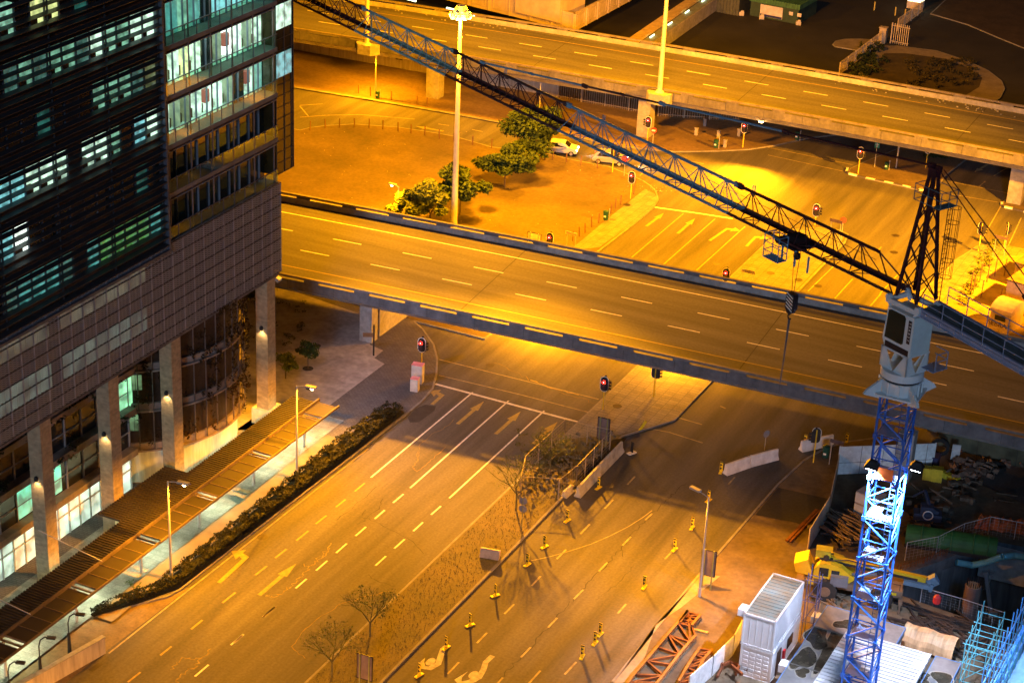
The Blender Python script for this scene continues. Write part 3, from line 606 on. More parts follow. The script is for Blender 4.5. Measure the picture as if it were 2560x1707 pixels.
# lamp hung beneath the upper freeway
u = P(1903, 302, zU-1.3); ul = thing('bulkhead_lamp', 'round bright lamp fixed beneath the upper freeway, right of centre', 'lamp', u)
MB().lathe([(.32, 0), (.3, .12), (.1, .2)], (0, 0, 0), 12).build('housing', galv, ul); MB().lathe([(.05, -.26), (.24, -.2), (.3, 0)], (0, 0, 0), 12).build('lens', sod, ul)
lamp('SPOT', 'bulkhead_light', (0, -.3, -.5), E_UL, NA, ul, .25, (0, -9, -5.3), 125, .9)
def under(label, x, y, z, pw):
    t = thing('bulkhead_lamp', label, 'lamp', (x, y, z)); MB().lathe([(.32, 0), (.3, .12), (.1, .2)], (0, 0, 0), 12).build('housing', galv, t); MB().lathe([(.05, -.2), (.24, -.14), (.3, 0)], (0, 0, 0), 12).build('lens', sod, t); lamp('POINT', 'bulkhead_light', (0, 0, -.5), pw, NA, t, .25)
under('bulkhead lamp fixed under the lower freeway above the street, hidden by its edge', -71, 157, zL-1.55, E_UN); under('bulkhead lamp fixed under the lower freeway above the median paving', -57, 155.5, zL-1.55, E_UN*.3)  # unseen lamps, assumed for the glow on the ground beneath the deck
t = thing('added_facade_floodlight', 'small cool floodlight under the corner of the mesh band', 'floodlight', (-81.95, 127.6, 13.6)); MB().obox((0, 0, 0), (.35, .5, .3), 0, 0, .4).build('housing', galv, t)  # floodlight added to tint the parapet blue and lighten the plaza
lamp('SPOT', 'flood', (.35, .1, -.1), E_FF, (.62, .66, 1), t, .3, (30, 22, -9), 150, .6)
high_mast('tall lighting mast standing right of the crossroads beyond the picture edge', Vector((-9, 184, 0)), 27, .36, E_OFF1, True, Vector((-60, 199, 0)))  # mast added out of view to brighten the crossroads
for i, (x, y, pw) in enumerate(((-40.6, 80, E_OFF2), (-58, 75, E_OFF3))):  # street lamps added below the view to brighten the near road
    street_lamp(('tall street lamp beside the wide road, below the picture edge', 'tall street lamp on the grass median, below the picture edge')[i], Vector((x, y, 0)), 10, 3.0, pw, True, 1.5)
# small dark park lamps at the lower left
for i, (q, q2) in enumerate((((176, 1652), (185, 1530)), ((104, 1712), (112, 1588)), ((28, 1780), (32, 1650)))):
    b = P(*q); h = PV(*q2, b.x, b.y)
    t = thing('park_lamp', 'black park lamp with a curved neck, %s' % ('tallest in view, nearest the low ramp wall', 'middle one of the three by the ramp wall', 'lowest one, cut by the picture edge')[i], 'lamp', b, group='black park lamps by the garage ramp')
    bk = M('black_paint', (.02, .02, .022), .5); MB().tube((0, 0, 0), (0, 0, h*.58), .17, 8, .10).build('pole', bk, t)
    MB().path([(0, 0, h*.58), (0, 0, h*.8), (.12, .05, h*.93), (.42, .15, h), (.6, .2, h)], .045).build('neck', bk, t); MB().obox((.85, .3, h), (.6, .3, .12), .35).build('lamp_head', bk, t)
# ================================================================= TRAFFIC LIGHTS AND SIGNS
ty = M('signal_yellow', (.62, .42, .03), .6); bk = M('black_paint', (.02, .02, .022), .5); wh_ = M('board_white', (.7, .68, .64), .6)
redl = emit('red_light', (1, .02, .01), 9.); redc = emit('red_light_core', (1, .55, .5), 16.)
def stadium(w, h, n=6):
    r = w/2; return [(r*math.cos(math.pi*i/n), h/2-r+r*math.sin(math.pi*i/n)) for i in range(n+1)]+[(-r*math.cos(math.pi*i/n), -h/2+r-r*math.sin(math.pi*i/n)) for i in range(n+1)]
def signal(label, base, face, lit, h=2.55, side=0, small=False):
    t = thing('traffic_light', label, 'traffic light', (base.x, base.y, base.z), face)   # looks along local -y
    MB().tube((0, 0, 0), (0, 0, h+.55), .06, 8).build('pole', ty, t)
    b = MB().yprism([(x, z+h) for x, z in stadium(.78, 1.5)], -.10, -.07).build('backboard', wh_, t)
    MB().yprism([(x, z+h) for x, z in stadium(.66, 1.38)], -.125, -.101).build('board_face', bk, b)
    MB().yprism([(x, z+h) for x, z in stadium(.7, 1.42)], -.069, -.05).build('board_back', bk, b)
    hs = MB().box(-.17, .17, -.36, -.126, h-.5, h+.5).build('housing', bk, t)
    for i, z in enumerate((.33, 0, -.33)):
        MB().tube((0, -.36, h+z), (0, -.375, h+z), .19 if lit and i == 0 else .13, 12).build('lens', redl if (lit and i == 0) else M('dark_lens', (.06, .03, .02), .3), hs)
        if lit and i == 0: MB().tube((0, -.376, h+z), (0, -.385, h+z), .06, 10).build('lamp', redc, hs)
        v = MB(); pr = [(.15*math.cos(a), .15*math.sin(a)) for a in (0.1, .8, 1.57, 2.34, 3.04)]
        for (x, q), (x2, q2) in zip(pr, pr[1:]): v.bar((x, -.47, h+z+q), (x2, -.47, h+z+q2), .02, .2)
        v.build('visor', bk, hs)
    MB().lathe([(.09, 0), (.11, .12), (.05, .2)], (.05, .05, h+.62), 8).build('cap', bk, t)
    if side:
        s = MB().box(.06*side, .4*side, -.1, .2, h-.6, h+.35) if side > 0 else MB().box(.4*side, .06*side, -.1, .2, h-.6, h+.35); s = s.build('side_housing', bk, t)
        for z in (-.4, -.1, .2): MB().bar((.4*side, .05, z+h), (.62*side, .05, z+h), .2, .14).build('visor', bk, s)
    if lit: lamp('POINT', 'signal_glow', (0, -.7, h+.3), 25, (1, .1, .05), t, .1)
    return t
FC = R_(24)                                   # facing back down the street towards the camera
TL = [((1053.5, 925), 1, .15, 1, 'red traffic light at the plaza corner behind the pink-topped cabinet'),
      ((1507, 1023.8), 1, .15, 1, 'red traffic light on the paved median just below the lower freeway'),
      ((1634, 992), 0, R_(200), -1, 'dark traffic light seen from behind on the median, under the freeway edge'),
      ((1372, 655), 1, .15, 0, 'red traffic light peeping over the freeway rail beside the white board'),
      ((1810, 745), 1, .15, 0, 'red traffic light peeping over the freeway rail left of the crane hook'),
      ((1576, 497), 1, .15, 0, 'red traffic light on the sandy lot below the blue jib section'),
      ((1856.6, 369), 1, .15, 1, 'red traffic light in the open right of the big pier, near two green bins'),
      ((1617.5, 356), 1, .15, -1, 'red traffic light in front of the big pier beside the no entry sign'),
      ((2145, 434), 1, .15, 1, 'red traffic light on the island with the striped kerb'),
      ((2314, 420), 1, .15, 0, 'red traffic light right above the crane tower top'),
      ((2538, 499), 0, R_(120), 1, 'dark traffic light on the small island at the right edge'),
      ((2034.8, 580), 1, .15, 1, 'red traffic light behind the crane jib at the median tip'),
      ((2446, 627), 0, R_(200), -1, 'dark traffic light between the crane stays at the right pavement corner'),
      ((2508, 628), 0, R_(110), 0, 'dark traffic light seen edge on right of the black street name board'),
      ((1531, 430), 0, R_(200), 0, 'dark traffic light hidden behind the blue jib next to the silver car'),
      ((2033, 1156), 0, R_(195), 1, 'dark traffic light on a yellow pole beside the white barriers left of the mast')]
for b, lit, rz, side, lb in TL: signal(lb, P(*b, .13), rz, lit, side=side)
sg = MB().tube((0, 0, 0), (0, 0, 1), .03, 6)
def sign_round(label, base, h, r, mat, face=.2, bar=None, barmat=None, name='road_sign', tilt=0):
    t = thing(name, label, 'road sign', base, face); MB().tube((0, 0, 0), (0, 0, h+r*.6), .035, 6).build('pole', galv, t)
    n = 20; m = MB().yprism([(r*math.cos(2*math.pi*i/n+tilt), h+r*math.sin(2*math.pi*i/n+tilt)) for i in range(n)] if not tilt else [(r*math.cos(math.pi/2*i), h+r*math.sin(math.pi/2*i)) for i in range(4)], -.07, -.04).build('plate', mat, t)
    if bar: MB().box(-bar, bar, -.085, -.071, h-.09, h+.09).build('bar', barmat, t)
    return t
redp = M('sign_red', (.65, .05, .02), .5, var=.05)
sign_round('round red no entry sign with a pale bar in front of the big pier', P(1631, 368, .13), 2.1, .36, redp, bar=.22, barmat=wh_)
sign_round('red diamond warning sign behind the blue jib beside the silver car', P(1560, 440, .13), 2.1, .5, redp, tilt=1)
sign_round('back of a round red sign beside the black name board at the median tip', P(2102, 602, .13), 2.4, .36, M('sign_maroon', (.25, .07, .05), .6), R_(20))
sign_round('round grey sign back leaning over the end of the curved white barrier', P(1911, 1125, .05), 1.6, .34, M('sign_back', (.2, .2, .22), .6), R_(60))
t = thing('road_sign', 'two round dark signs one above the other on a thin post in the median grass', 'road sign', P(1304, 1322, .13), .2)
MB().tube((0, 0, 0), (0, 0, 2.9), .035, 6).build('pole', M('olive_pole', (.2, .2, .08), .7), t)
for z in (2.5, 1.8): MB().yprism([(.33*math.cos(i*.393), z+.33*math.sin(i*.393)) for i in range(16)], .04, .07).build('plate', M('sign_back', (.2, .2, .22)), t)
t = thing('road_sign', 'small square lane sign on a thin post on the striped island', 'road sign', P(2186, 418, .13), .2)
MB().tube((0, 0, 0), (0, 0, 3), .035, 6).build('pole', galv, t); pl = MB().box(-.28, .28, -.07, -.04, 2.4, 3.1).build('plate', M('sign_green', (.03, .22, .16), .6), t); MB().box(-.04, .04, -.085, -.071, 2.5, 3.0).box(-.2, .2, -.085, -.071, 2.8, 2.88).build('symbol', wh_, pl)
t = thing('direction_sign', 'green direction sign with a white right arrow, half under the upper freeway', 'road sign', P(2240, 420, .13), .15)
MB().tube((0, 0, 0), (0, 0, 3.8), .09, 8).build('pole', galv, t); g = M('sign_green', (.03, .22, .16)); pl = MB().box(-1.4, 1.5, -.12, -.06, 3.7, 5.3).build('plate', g, t)
mm = MB().box(-1.4, 1.5, -.13, -.121, 3.7, 3.76).box(-1.4, 1.5, -.13, -.121, 5.24, 5.3).box(-1.4, -1.34, -.13, -.121, 3.7, 5.3).box(1.44, 1.5, -.13, -.121, 3.7, 5.3); mm.yprism([(.75, 4.35), (1.0, 4.35), (1.0, 4.2), (1.3, 4.45), (1.0, 4.7), (1.0, 4.55), (.75, 4.55)], -.135, -.121); mm.box(-.1, .25, -.135, -.121, 4.5, 4.9); mm.build('symbol', wh_, pl)
def name_board(label, a, b, zt, txt, mat, tmat, posts=True):
    a, b = vec(a), vec(b); d = b-a; t = thing('name_board', label, 'street sign', a, math.atan2(d.y, d.x)); L = d.length
    for x in (L*.12, L*.88): MB().tube((x, .03, 0), (x, .03, zt-a.z), .03, 6).build('post', galv, t)
    pl = MB().box(0, L, -.03, 0, zt-a.z-.35, zt-a.z).build('plate', mat, t)
    if txt:
        o = textmesh(txt, .26, 'lettering', tmat, pl, (L/2, -.036, zt-a.z-.175), (math.pi/2, 0, 0)); o.scale = (min(1, (L-.15)/max(.1, o.dimensions.x)), 1, 1)
    return t
gw = M('name_plate_pale', (.5, .42, .38), .7); dk = M('letter_dark', (.08, .04, .05), .7)
name_board('pale street name board right of the red light behind the freeway rail', P(1848, 732, .13), P(1882, 740, .13), 1.9+.9, 'FW DE KLERK BLVD', gw, dk)
name_board('pale street name board above the row of thin posts on the sandy lot', P(1412, 622, .13), P(1440, 630, .13), 2.2, 'HEERENGRACHT', gw, dk)
blk_ = M('name_plate_back', (.10, .07, .07), .7)
name_board('black back of a street name board near the median tip', P(2068, 610, .13), P(2099, 618, .13), 3.1, '', blk_, wh_)
name_board('black back of a street name board on the right hand pavement', P(2478, 645, .13), P(2512, 652, .13), 2.8, '', blk_, wh_)
name_board('dark back of a street name board at the left end of the white hoarding', P(2068, 1160, .13), P(2102, 1170, .13), 2.6, '', blk_, wh_)
t = thing('signpost', 'dark signpost with an angled name plate beside the pale pier of the plaza', 'street sign', P(934, 889, .13), .5)
MB().tube((0, 0, 0), (0, 0, 3.1), .08, 8).build('pole', bk, t); MB().box(-1.0, 0, -.05, 0, 1.9, 2.3).build('plate', M('brown_plate', (.2, .1, .04), .7), t)
def billboard(label, a, b, z0, z1, mat, postm, leg=.1):
    a, b = vec(a), vec(b); d = b-a; t = thing('notice_board', label, 'board', a, math.atan2(d.y, d.x)); L = d.length
    for x in (L*.2, L*.85): MB().box(x-.05, x+.05, -.12, -.02, 0, z1+.1).build('post', postm, t)
    pl = MB().box(0, L, 0, .06, z0, z1).build('board', mat, t); MB().box(-.03, L+.03, -.01, .07, z1, z1+.06).box(-.03, L+.03, -.01, .07, z0-.06, z0).box(-.06, 0, -.01, .07, z0-.06, z1+.06).box(L, L+.06, -.01, .07, z0-.06, z1+.06).build('frame', M('black_paint', (.02, .02, .022)), pl)
    return t
olive = M('olive_pole', (.2, .2, .08)); brd = M('board_back', (.16, .12, .12), .7)
billboard('dark backed notice board on two posts beside the grey street lamp', P(1748, 1470), P(1781, 1478), 1.3, 3.4, brd, olive)
billboard('dark backed notice board at the bottom of the median by the bare bushes', P(893, 1728), P(928, 1738), 1.2, 3.1, brd, olive)
billboard('dark backed notice board inside the fenced hole on the median', P(1492, 1113), P(1519, 1120), .7, 2.7, brd, olive)
t = billboard('blank white board standing just behind the freeway rail', P(1317, 652), P(1348, 660), 2.1, 3.2, wh_, galv)
# bins, bollards
grn = M('bin_green', (.01, .06, .045), .5)
def bin_(label, b, s=1.):
    t = thing('litter_bin', label, 'bin', b, group='green street bins'); MB().lathe([(.24*s, .12), (.26*s, .85*s), (.27*s, .86*s), (.27*s, .95*s), (.1, 1.02*s)], (0, 0, 0), 12).build('body', grn, t); MB().box(-.12, .12, -.285*s, -.25*s, .45, .62).build('label_plate', wh_, t); MB().tube((.33*s, .05, 0), (.33*s, .05, 1.25*s), .035, 6).build('post', galv, t)
bin_('green bin at the foot of the lit lamp beside the retaining wall', P(944, 247, .13)); bin_('green bin at the edge of the sandy lot near the footpath', P(1514, 551, .13), 1.15); bin_('green bin on the paving right of the big pier', P(1789, 371, .13), 1.1)
bin_('green bin on the verge close under the upper freeway edge', P(1992, 351, .13), 1.1); bin_('green bin on the striped island below the direction sign', P(2215, 425, .13), 1.0); bin_('green bin beside the dark name board at the hoarding corner', P(2063, 1145, .13), 1.2)
wood = M('weathered_wood', (.14, .08, .05), .9); F1 = lambda x, y: (700+x/2.614, y/2.614); F3 = lambda x, y: (1300+x/4.48, 250+y/4.48)
bl = [F1(*q) for q in ((197, 852), (296, 838), (389, 835), (486, 832), (582, 836), (672, 845), (772, 858), (857, 873), (946, 886), (1041, 908), (1136, 926), (1258, 948), (1382, 968), (513, 612), (592, 628), (728, 655), (896, 686), (963, 698), (1549, 795))]+[F3(*q) for q in ((368, 668), (521, 702), (681, 730), (866, 765), (1278, 898), (1290, 978), (1272, 1058), (1128, 1172), (1067, 1218), (1016, 1270), (878, 1378), (801, 1425), (728, 1490), (664, 1532), (590, 1580))]
for q in bl:
    o = MB().tube((0, 0, 0), (random.uniform(-.06, .06), random.uniform(-.06, .06), 1.15), .07, 6).build('post', wood, loc=P(*q, .12)); o.name = 'wooden_post'
    tag(o, 'thin dark wooden post in the row around the sandy lot and its road edge', 'post', 'thin wooden posts round the sandy lot')
for q in ((1430/2.614+1300, 890/2.614), (1740, 338), (1796, 345), (1812, 368), (1762, 315)):
    tag(MB().box(-.18, .18, -.15, .15, 0, .85).box(-.21, .21, -.18, .18, .85, .95).build('stone_bollard', conc, loc=P(*q, .13)), 'squat pale stone bollard on the paving right of the big pier', 'bollard', 'stone bollards by the pier')
# ================================================================= OFFICE BUILDING (left)
XF = -82.3; Y0B, YA, YB, YC = 70., 112.7, 128.3, 130.9
FZ = [21.9+3.75*i for i in range(7)]
frame = M('facade_dark', (.035, .033, .036), .6, var=.2); slatm = M('louvre_blade', (.05, .052, .06), .45, .3, var=.2)
bronze = M('spandrel_bronze', (.06, .042, .036), .35, .2, var=.4, scale=.4, stretch=(1, 1, 3))
alu = M('mullion_grey_blue', (.20, .22, .27), .5, .3, var=.15); alud = M('mullion_dark', (.09, .10, .13), .5, .3)
dglass = M('glass_dark', (.012, .02, .022), .12, var=.4, scale=.5, spec=.8)
tglass = M('glass_teal', (.02, .08, .07), .15, var=.4, scale=.7, emis=(.05, .30, .24), es=.28, dim=.9)
def glassy(name, tint, gl, rough=.05):
    m = bpy.data.materials.new(name); m.use_nodes = True; nt = m.node_tree; nt.nodes.clear()
    o = nd(nt, 'ShaderNodeOutputMaterial'); a = nd(nt, 'ShaderNodeBsdfTransparent'); a.inputs[0].default_value = (*tint, 1)
    g = nd(nt, 'ShaderNodeBsdfGlossy'); g.inputs[1].default_value = rough; g.inputs[0].default_value = (.8, .85, .9, 1); x = nd(nt, 'ShaderNodeMixShader'); x.inputs[0].default_value = gl
    nt.links.new(a.outputs[0], x.inputs[1]); nt.links.new(g.outputs[0], x.inputs[2]); nt.links.new(x.outputs[0], o.inputs[0]); return m
glass = glassy('clear_glass', (.75, .95, .88), .14)
off = thing('office_building', 'dark glass office tower with louvres, lit offices and a mesh band, filling the left side', 'building', (XF, 100, 0))
OL = Vector((-XF, -100, 0))
def ob(m, name, mat, parent=off, fix=False, loc=True):
    m.v = [(v[0]-XF, v[1]-100, v[2]) for v in m.v]
    return m.build(name, mat, parent, fix=fix)
core = MB(); core.box(-112, -87.2, Y0B, YC-.2, 14.0, 48)
for z in FZ+[14.0, 17.9]: core.box(-87.2, -83.55, Y0B, YB, z-.32, z)
ob(core, 'core', frame); 
furn = M('office_furniture', (.12, .07, .03), .6)
LITC = {'W': ((.66, 1., .76), .95), 'w': ((.45, 1., .70), .5), 'g': ((.30, .75, .5), .42), 'd': ((.14, .40, .32), .22), 't': ((.10, .55, .50), .35), 'y': ((.85, .95, .35), .8), 'G': ((.12, .42, .10), .45), 'B': ((.85, 1., .88), 2.2), 'T': ((.25, .75, .8), .6), 'o': ((.25, .3, .12), .35)}
def litm(k): c, s = LITC[k]; return M('lit_office_'+k+('_bright' if k.isupper() else ''), (.4, .45, .4), .6, emis=c, es=s, dim=1.7, var=.3)
# --- louvred part: window cells found from where they show in the photograph
sp = MB()
for i, z in enumerate(FZ[:6]): sp.box(-82.75, -82.45, Y0B, YA, z-.55, z+.95)
ob(sp, 'spandrel', bronze)
Z1 = lambda x, y: PXW(x/2.613, y/2.613, -82.5)
Z2 = lambda x, y: PXW(x/2.613, 550+y/2.613, -82.5)
cells = {}
CW_ = 1.5
def cell(p, kch):
    zi = min(range(6), key=lambda i: abs(FZ[i]+2.0-p.z)); yi = math.floor((YA-p.y)/CW_); cells[(zi, yi)] = kch
for x, y, c in ((60, 240, 'y'), (30, 260, 'w'), (245, 160, 'y'), (320, 125, 'y'), (30, 590, 'd'), (90, 560, 'd'), (200, 540, 'g'), (270, 500, 'd'), (345, 465, 'g'), (415, 430, 'd'), (490, 400, 'g'), (555, 370, 'd'), (655, 340, 'W'), (735, 320, 'w'), (795, 285, 'g'), (860, 250, 'w'), (925, 210, 'W'), (985, 180, 'W'), (680, 690, 'g'), (740, 650, 'g'), (805, 610, 'g'), (870, 570, 'w'), (940, 540, 'd'), (1005, 510, 'o'), (40, 1330, 'T'), (130, 1285, 'T'), (235, 1235, 'W'), (310, 1190, 'W'), (385, 1170, 'g'), (445, 1125, 'W'), (585, 1065, 'W'), (685, 1000, 'W'), (760, 970, 'g'), (890, 915, 'g'), (950, 885, 'T'), (1010, 845, 'W')): cell(Z1(x, y), c)
for x, y, c in ((25, 210, 'y'), (75, 190, 'T'), (140, 175, 'B'), (610, 230, 't'), (710, 190, 'G'), (775, 160, 'G'), (840, 130, 'G'), (905, 95, 'G'), (970, 70, 'G'), (1035, 45, 't'), (160, 490, 't'), (270, 430, 't'), (340, 390, 't'), (90, 520, 'd'), (450, 350, 'd')): cell(Z2(x, y), c)
def room(root, y0, y1, z0, z1, kch, xg=-82.55, dep=.45):
    m = MB(); m.box(xg-dep-.05, xg-dep, y0+.04, y1-.04, z0, z1); m.box(xg-dep, xg-.05, y1-.06, y1-.03, z0, z1)
    w = ob(m, 'lit_room', litm(kch), root)
    if kch in 'WwyBg': ob(MB().box(xg-dep+.02, xg-dep+.3, y0+.1, y0+.1+(.5+.6*((y0*7.3) % 1)), z0, z0+.55+.3*((y0*3.7) % 1)), 'desk', furn, w)
    return w
nY = int((YA-Y0B)/CW_)
grp = {}
for zi in range(6):
    z0, z1 = FZ[zi]+.95, FZ[zi]+3.2; dk_, fr = MB(), MB()
    for yi in range(nY):
        y1 = YA-yi*CW_; y0 = y1-CW_; c = cells.get((zi, yi)); blk = (yi % 7 == 6) and not c
        fr.box(-82.62, -82.48, y0-.04, y0+.04, z0, z1)
        if c: room(off, y0+.05, y1-.05, z0, z1, c); fr.box(-82.5, -82.42, y0, y1, z0-.02, z0+.1)
        elif blk: dk_.box(-82.7, -82.5, y0, y1, z0, z1)
        else: grp.setdefault('t' if (yi*7+zi*3) % 5 == 0 and zi in (0, 1, 3, 5) else 'd', MB()).box(-82.66, -82.6, y0+.04, y1-.04, z0, z1)
    ob(fr, 'window_frame', alud)
    if dk_.v: ob(dk_, 'pilaster', frame)
ob(grp['d'], 'window_glass', dglass); ob(grp['t'], 'window_glass', tglass)
sl = MB(); z = 21.95
while z < 46: sl.obox((-82.12, (Y0B+YA)/2, z), (.48, YA-Y0B, .045), 0, 0, R_(8)); z += .625
ob(sl, 'louvre', slatm)
br = MB()
for i in range(8): br.box(-82.4, -82.25, YA-.02-6*i, YA+.03-6*i, 21.6, 46)
ob(br, 'louvre_bracket', frame); ob(MB().box(-84, -81.95, YA+.051, YA+.25, 21.5, 47).box(-84, -81.9, Y0B, YA+.25, 21.3, 21.52), 'edge_fin', alud)
# --- balcony part
for i, z in enumerate(FZ[:5]):
    s = MB().box(-83.6, XF, YA+.25, YB, z-.3, z+.02); sb = ob(s, 'balcony_slab', M('slab_edge', (.16, .15, .15), .7, var=.3, scale=.8))
    g = MB().box(XF-.06, XF-.03, YA+.3, YB-.02, z+.05, z+1.05); ob(g, 'balustrade', glass, sb, loc=False)
    r = MB().box(XF-.09, XF, YA+.25, YB, z+1.05, z+1.1); y = YA+.3
    while y < YB+.1: r.box(XF-.08, XF-.01, y-.025, y+.025, z-.3, z+1.05); y += 1.5
    ob(r, 'rail', alud, sb)
for i in range(6):
    z = FZ[i]; m, m2 = MB(), MB(); y = YA+.5; j = 0
    while y < YB:
        m.box(-83.62, -83.48, y-.035, y+.035, z, z+3.05)
        if j % 2 == 0: m2.box(-82.52, -82.42, y+.5, y+.58, z, z+3.4)
        y += 1.42; j += 1
    ob(m, 'mullion', alu); ob(m2, 'mullion', M('mullion_brown', (.17, .13, .13), .5, .2))
    ob(MB().box(-83.65, -82.5, YA+.25, YB, z+3.1, z+3.44), 'transom', bronze)
    ob(MB().box(-82.5, -82.4, YA+.25, YB, z+3.12, z+3.18).box(-82.5, -82.4, YA+.25, YB, z+3.38, z+3.43), 'transom_rail', alu)
RB = {4: 'tttgtdTTTTT', 3: 'WooWWdwBwoW', 2: 'oWooBWoBBow', 1: 'tdddddddddd', 0: 'ddddddddddd', 5: 'ddddddddddd'}
RB[3] = 'ooWyWdoBWoW'; RB[2] = 'oWooWWWodWtt'[:11]
for i, row in RB.items():
    z = FZ[i]; w = (YB-YA-.3)/len(row)
    dk_ = MB()
    for j, c in enumerate(row):
        y0 = YA+.25+j*w; y1 = y0+w
        if c == 'd': dk_.box(-83.72, -83.62, y0, y1, z+.02, z+3.1); continue
        rm = MB(); rm.box(-86.6, -86.5, y0, y1+2, z+.05, z+3.05); rm.box(-86.5, -83.75, y1-.05, y1-.02, z+.05, z+3.05)
        R0_ = ob(rm, 'lit_room', litm(c))
        fl = MB().box(-86.5, -83.7, y0, y1, z+.03, z+.06); ob(fl, 'room_floor', litm('w' if c in 'WB' else c if c in 'ydt' else 'g'), R0_)
        if c in 'Wwyo': ob(MB().box(-85.2, -84.4, y0+.15, y0+1.1, z+.07, z+.8), 'desk', furn, R0_)
        if c in 'WB' and j % 2: ob(MB().box(-84.3, -83.9, y0+.7, y1-.1, z+1.0, z+2.0), 'screen', M('poster', (.25, .08, .06), .6, emis=(.4, .12, .08), es=.5), R0_)
    if dk_.v: ob(dk_, 'window_glass', dglass)
    if i in (2, 3, 4):
        l = lamp('AREA', 'office_light', (0, 0, 0), 200 if i < 4 else 120, (.62, 1, .78), off, 1.2)
        l.location = (-83.0-XF, 121-100, z+3.0); l.data.shape = 'RECTANGLE'; l.data.size = .8; l.data.size_y = 13; l.rotation_euler = (0, 0, 0)
# --- bronze glass end bay
ob(MB().box(-84, -82.5, YB+.02, YC, 22.35, 47), 'end_bay', M('bronze_glass', (.05, .033, .012), .12, .3, var=.6, scale=.35, spec=.8))
m = MB()
for z in [22.35+.94*i for i in range(27)]: m.box(-82.5, -82.46, YB, YC+.02, z, z+.04)
for y in (YB+.02, YB+1.25, YC-.3, YC-.02): m.box(-82.5, -82.44, y-.03, y+.03, 22.35, 47)
ob(m, 'panel_joint', frame)
for q, kch in (((703, 20, 719, 75), 'W'), ((703, 112, 740, 185), 'T')):
    a, b = PXW(q[0], q[1], -82.45), PXW(q[2], q[3], -82.45)
    for y0, y1 in ((YB+.1, YB+1.2), (YB+1.3, YC-.35)):
        if y0 < b.y+.4: ob(MB().box(-82.48, -82.43, y0, y1, b.z+.35, b.z+2.3), 'lit_room', litm(kch))
# --- expanded-metal band
mesh_m = bpy.data.materials.new('expanded_metal'); mesh_m.use_nodes = True; nt = mesh_m.node_tree; L_ = nt.links.new; b = nt.nodes['Principled BSDF']
b.inputs['Base Color'].default_value = (.27, .28, .31, 1); b.inputs['Roughness'].default_value = .6; b.inputs['Metallic'].default_value = .2
g = nd(nt, 'ShaderNodeTexCoord'); se = nd(nt, 'ShaderNodeSeparateXYZ'); L_(g.outputs['Object'], se.inputs[0])
def mth(op, a, b_=None):
    n = nd(nt, 'ShaderNodeMath', operation=op)
    for i, v in enumerate((a, b_)):
        if v is None: continue
        if isinstance(v, (int, float)): n.inputs[i].default_value = v
        else: L_(v, n.inputs[i])
    return n.outputs[0]
wob = mth('MULTIPLY', mth('SINE', mth('MULTIPLY', se.outputs[1], 2*math.pi/.42)), .045)
st = mth('SINE', mth('MULTIPLY', mth('ADD', se.outputs[2], wob), 2*math.pi/.16))
al = mth('ADD', mth('MULTIPLY', mth('GREATER_THAN', st, -.15), .80), .12)
L_(al, b.inputs['Alpha'])
ob(MB().box(-82.14, -82.12, Y0B, YB, 14.1, 21.85), 'mesh_screen', mesh_m)
m = MB(); y = YB
while y > Y0B: m.box(-82.2, -82.08, y-.03, y+.03, 14.05, 21.9); y -= 1.36
m2 = MB()
for i in range(9): m2.box(-82.19, -82.07, Y0B, YB, 14.1+.97*i-.02, 14.1+.97*i+.025)
ob(m, 'screen_post', M('screen_post', (.26, .25, .27), .5, .2)); ob(m2, 'screen_rail', M('screen_rail', (.05, .045, .045), .6))
ob(MB().box(-83.6, -82.3, Y0B, YB, 13.95, 14.08).box(-87, -82.3, Y0B, YB, 13.7, 13.94), 'soffit', conc_d)
ob(MB().box(-83.7, -83.5, Y0B, YB, 14.1, 14.7).box(-83.7, -83.5, Y0B, YB, 16.9, 18.5).box(-83.7, -83.5, Y0B, YB, 20.9, 21.6).box(-83.7, -83.5, 112.7, YB, 14.7, 21.).box(-83.7, -82.25, YB-.06, YB-.02, 14.1, 21.8), 'inner_wall', bronze)
for z0, z1, kk_, kk2 in ((14.75, 16.85, 'w2', 'g2'), (18.55, 20.85, 'w3', 'g3')):
    y = 112.3; j = 0
    while y > Y0B+2:
        w = 1.25; dark = (j % 9 == 8)
        c = (.62, .95, .78) if z0 < 15 else (.85, .92, .6)
        if not dark: ob(MB().box(-83.95, -83.9, y-w, y-.08, z0, z1), 'lit_room', M('lit_behind_mesh_low' if z0 < 15 else 'lit_behind_mesh_high', (.3, .3, .3), .6, emis=c, es=.30 if z0 < 15 else .22, dim=.8))
        y -= w+.02; j += 1
# --- recessed lower storeys, west part
XR = -86.2
lowglass = M('glass_low', (.02, .022, .026), .15, var=.5, spec=.8, scale=.6)
bs = MB().box(-100, XR-.05, Y0B, 112.6, 0, 13.7); ob(bs, 'rear_wall', lowglass)
m = MB(); y = 112.4
while y > Y0B: m.box(XR-.05, XR+.06, y-.05, y+.05, 3.2, 13.7); y -= 1.95
for z in (5.1, 8.6, 12.0): m.box(XR-.05, XR+.05, Y0B, 112.5, z, z+.07)
ob(m, 'mullion', M('mullion_pale', (.30, .28, .27), .6))
ledg = M('ledge_concrete', (.26, .21, .18), .8, var=.3, scale=1)
for z in (3.3, 6.9, 10.4): ob(MB().box(XR-.05, XR+.75, Y0B, 112.5, z, z+.55), 'planter_ledge', ledg)
litlow = M('lit_lower_office', (.3, .3, .3), .6, emis=(.35, 1., .5), es=.9, dim=1.1)
def low(px, py, wy, z0, z1, mt):
    p = PXW(px, py, XR); ob(MB().box(XR-.04, XR+.02, p.y-wy/2, p.y+wy/2, z0, z1), 'lit_room', mt)
p = PXW(322, 1070, XR); low(322, 1070, 5.6, 4.4+2.6, 6.9+3.3, litlow)
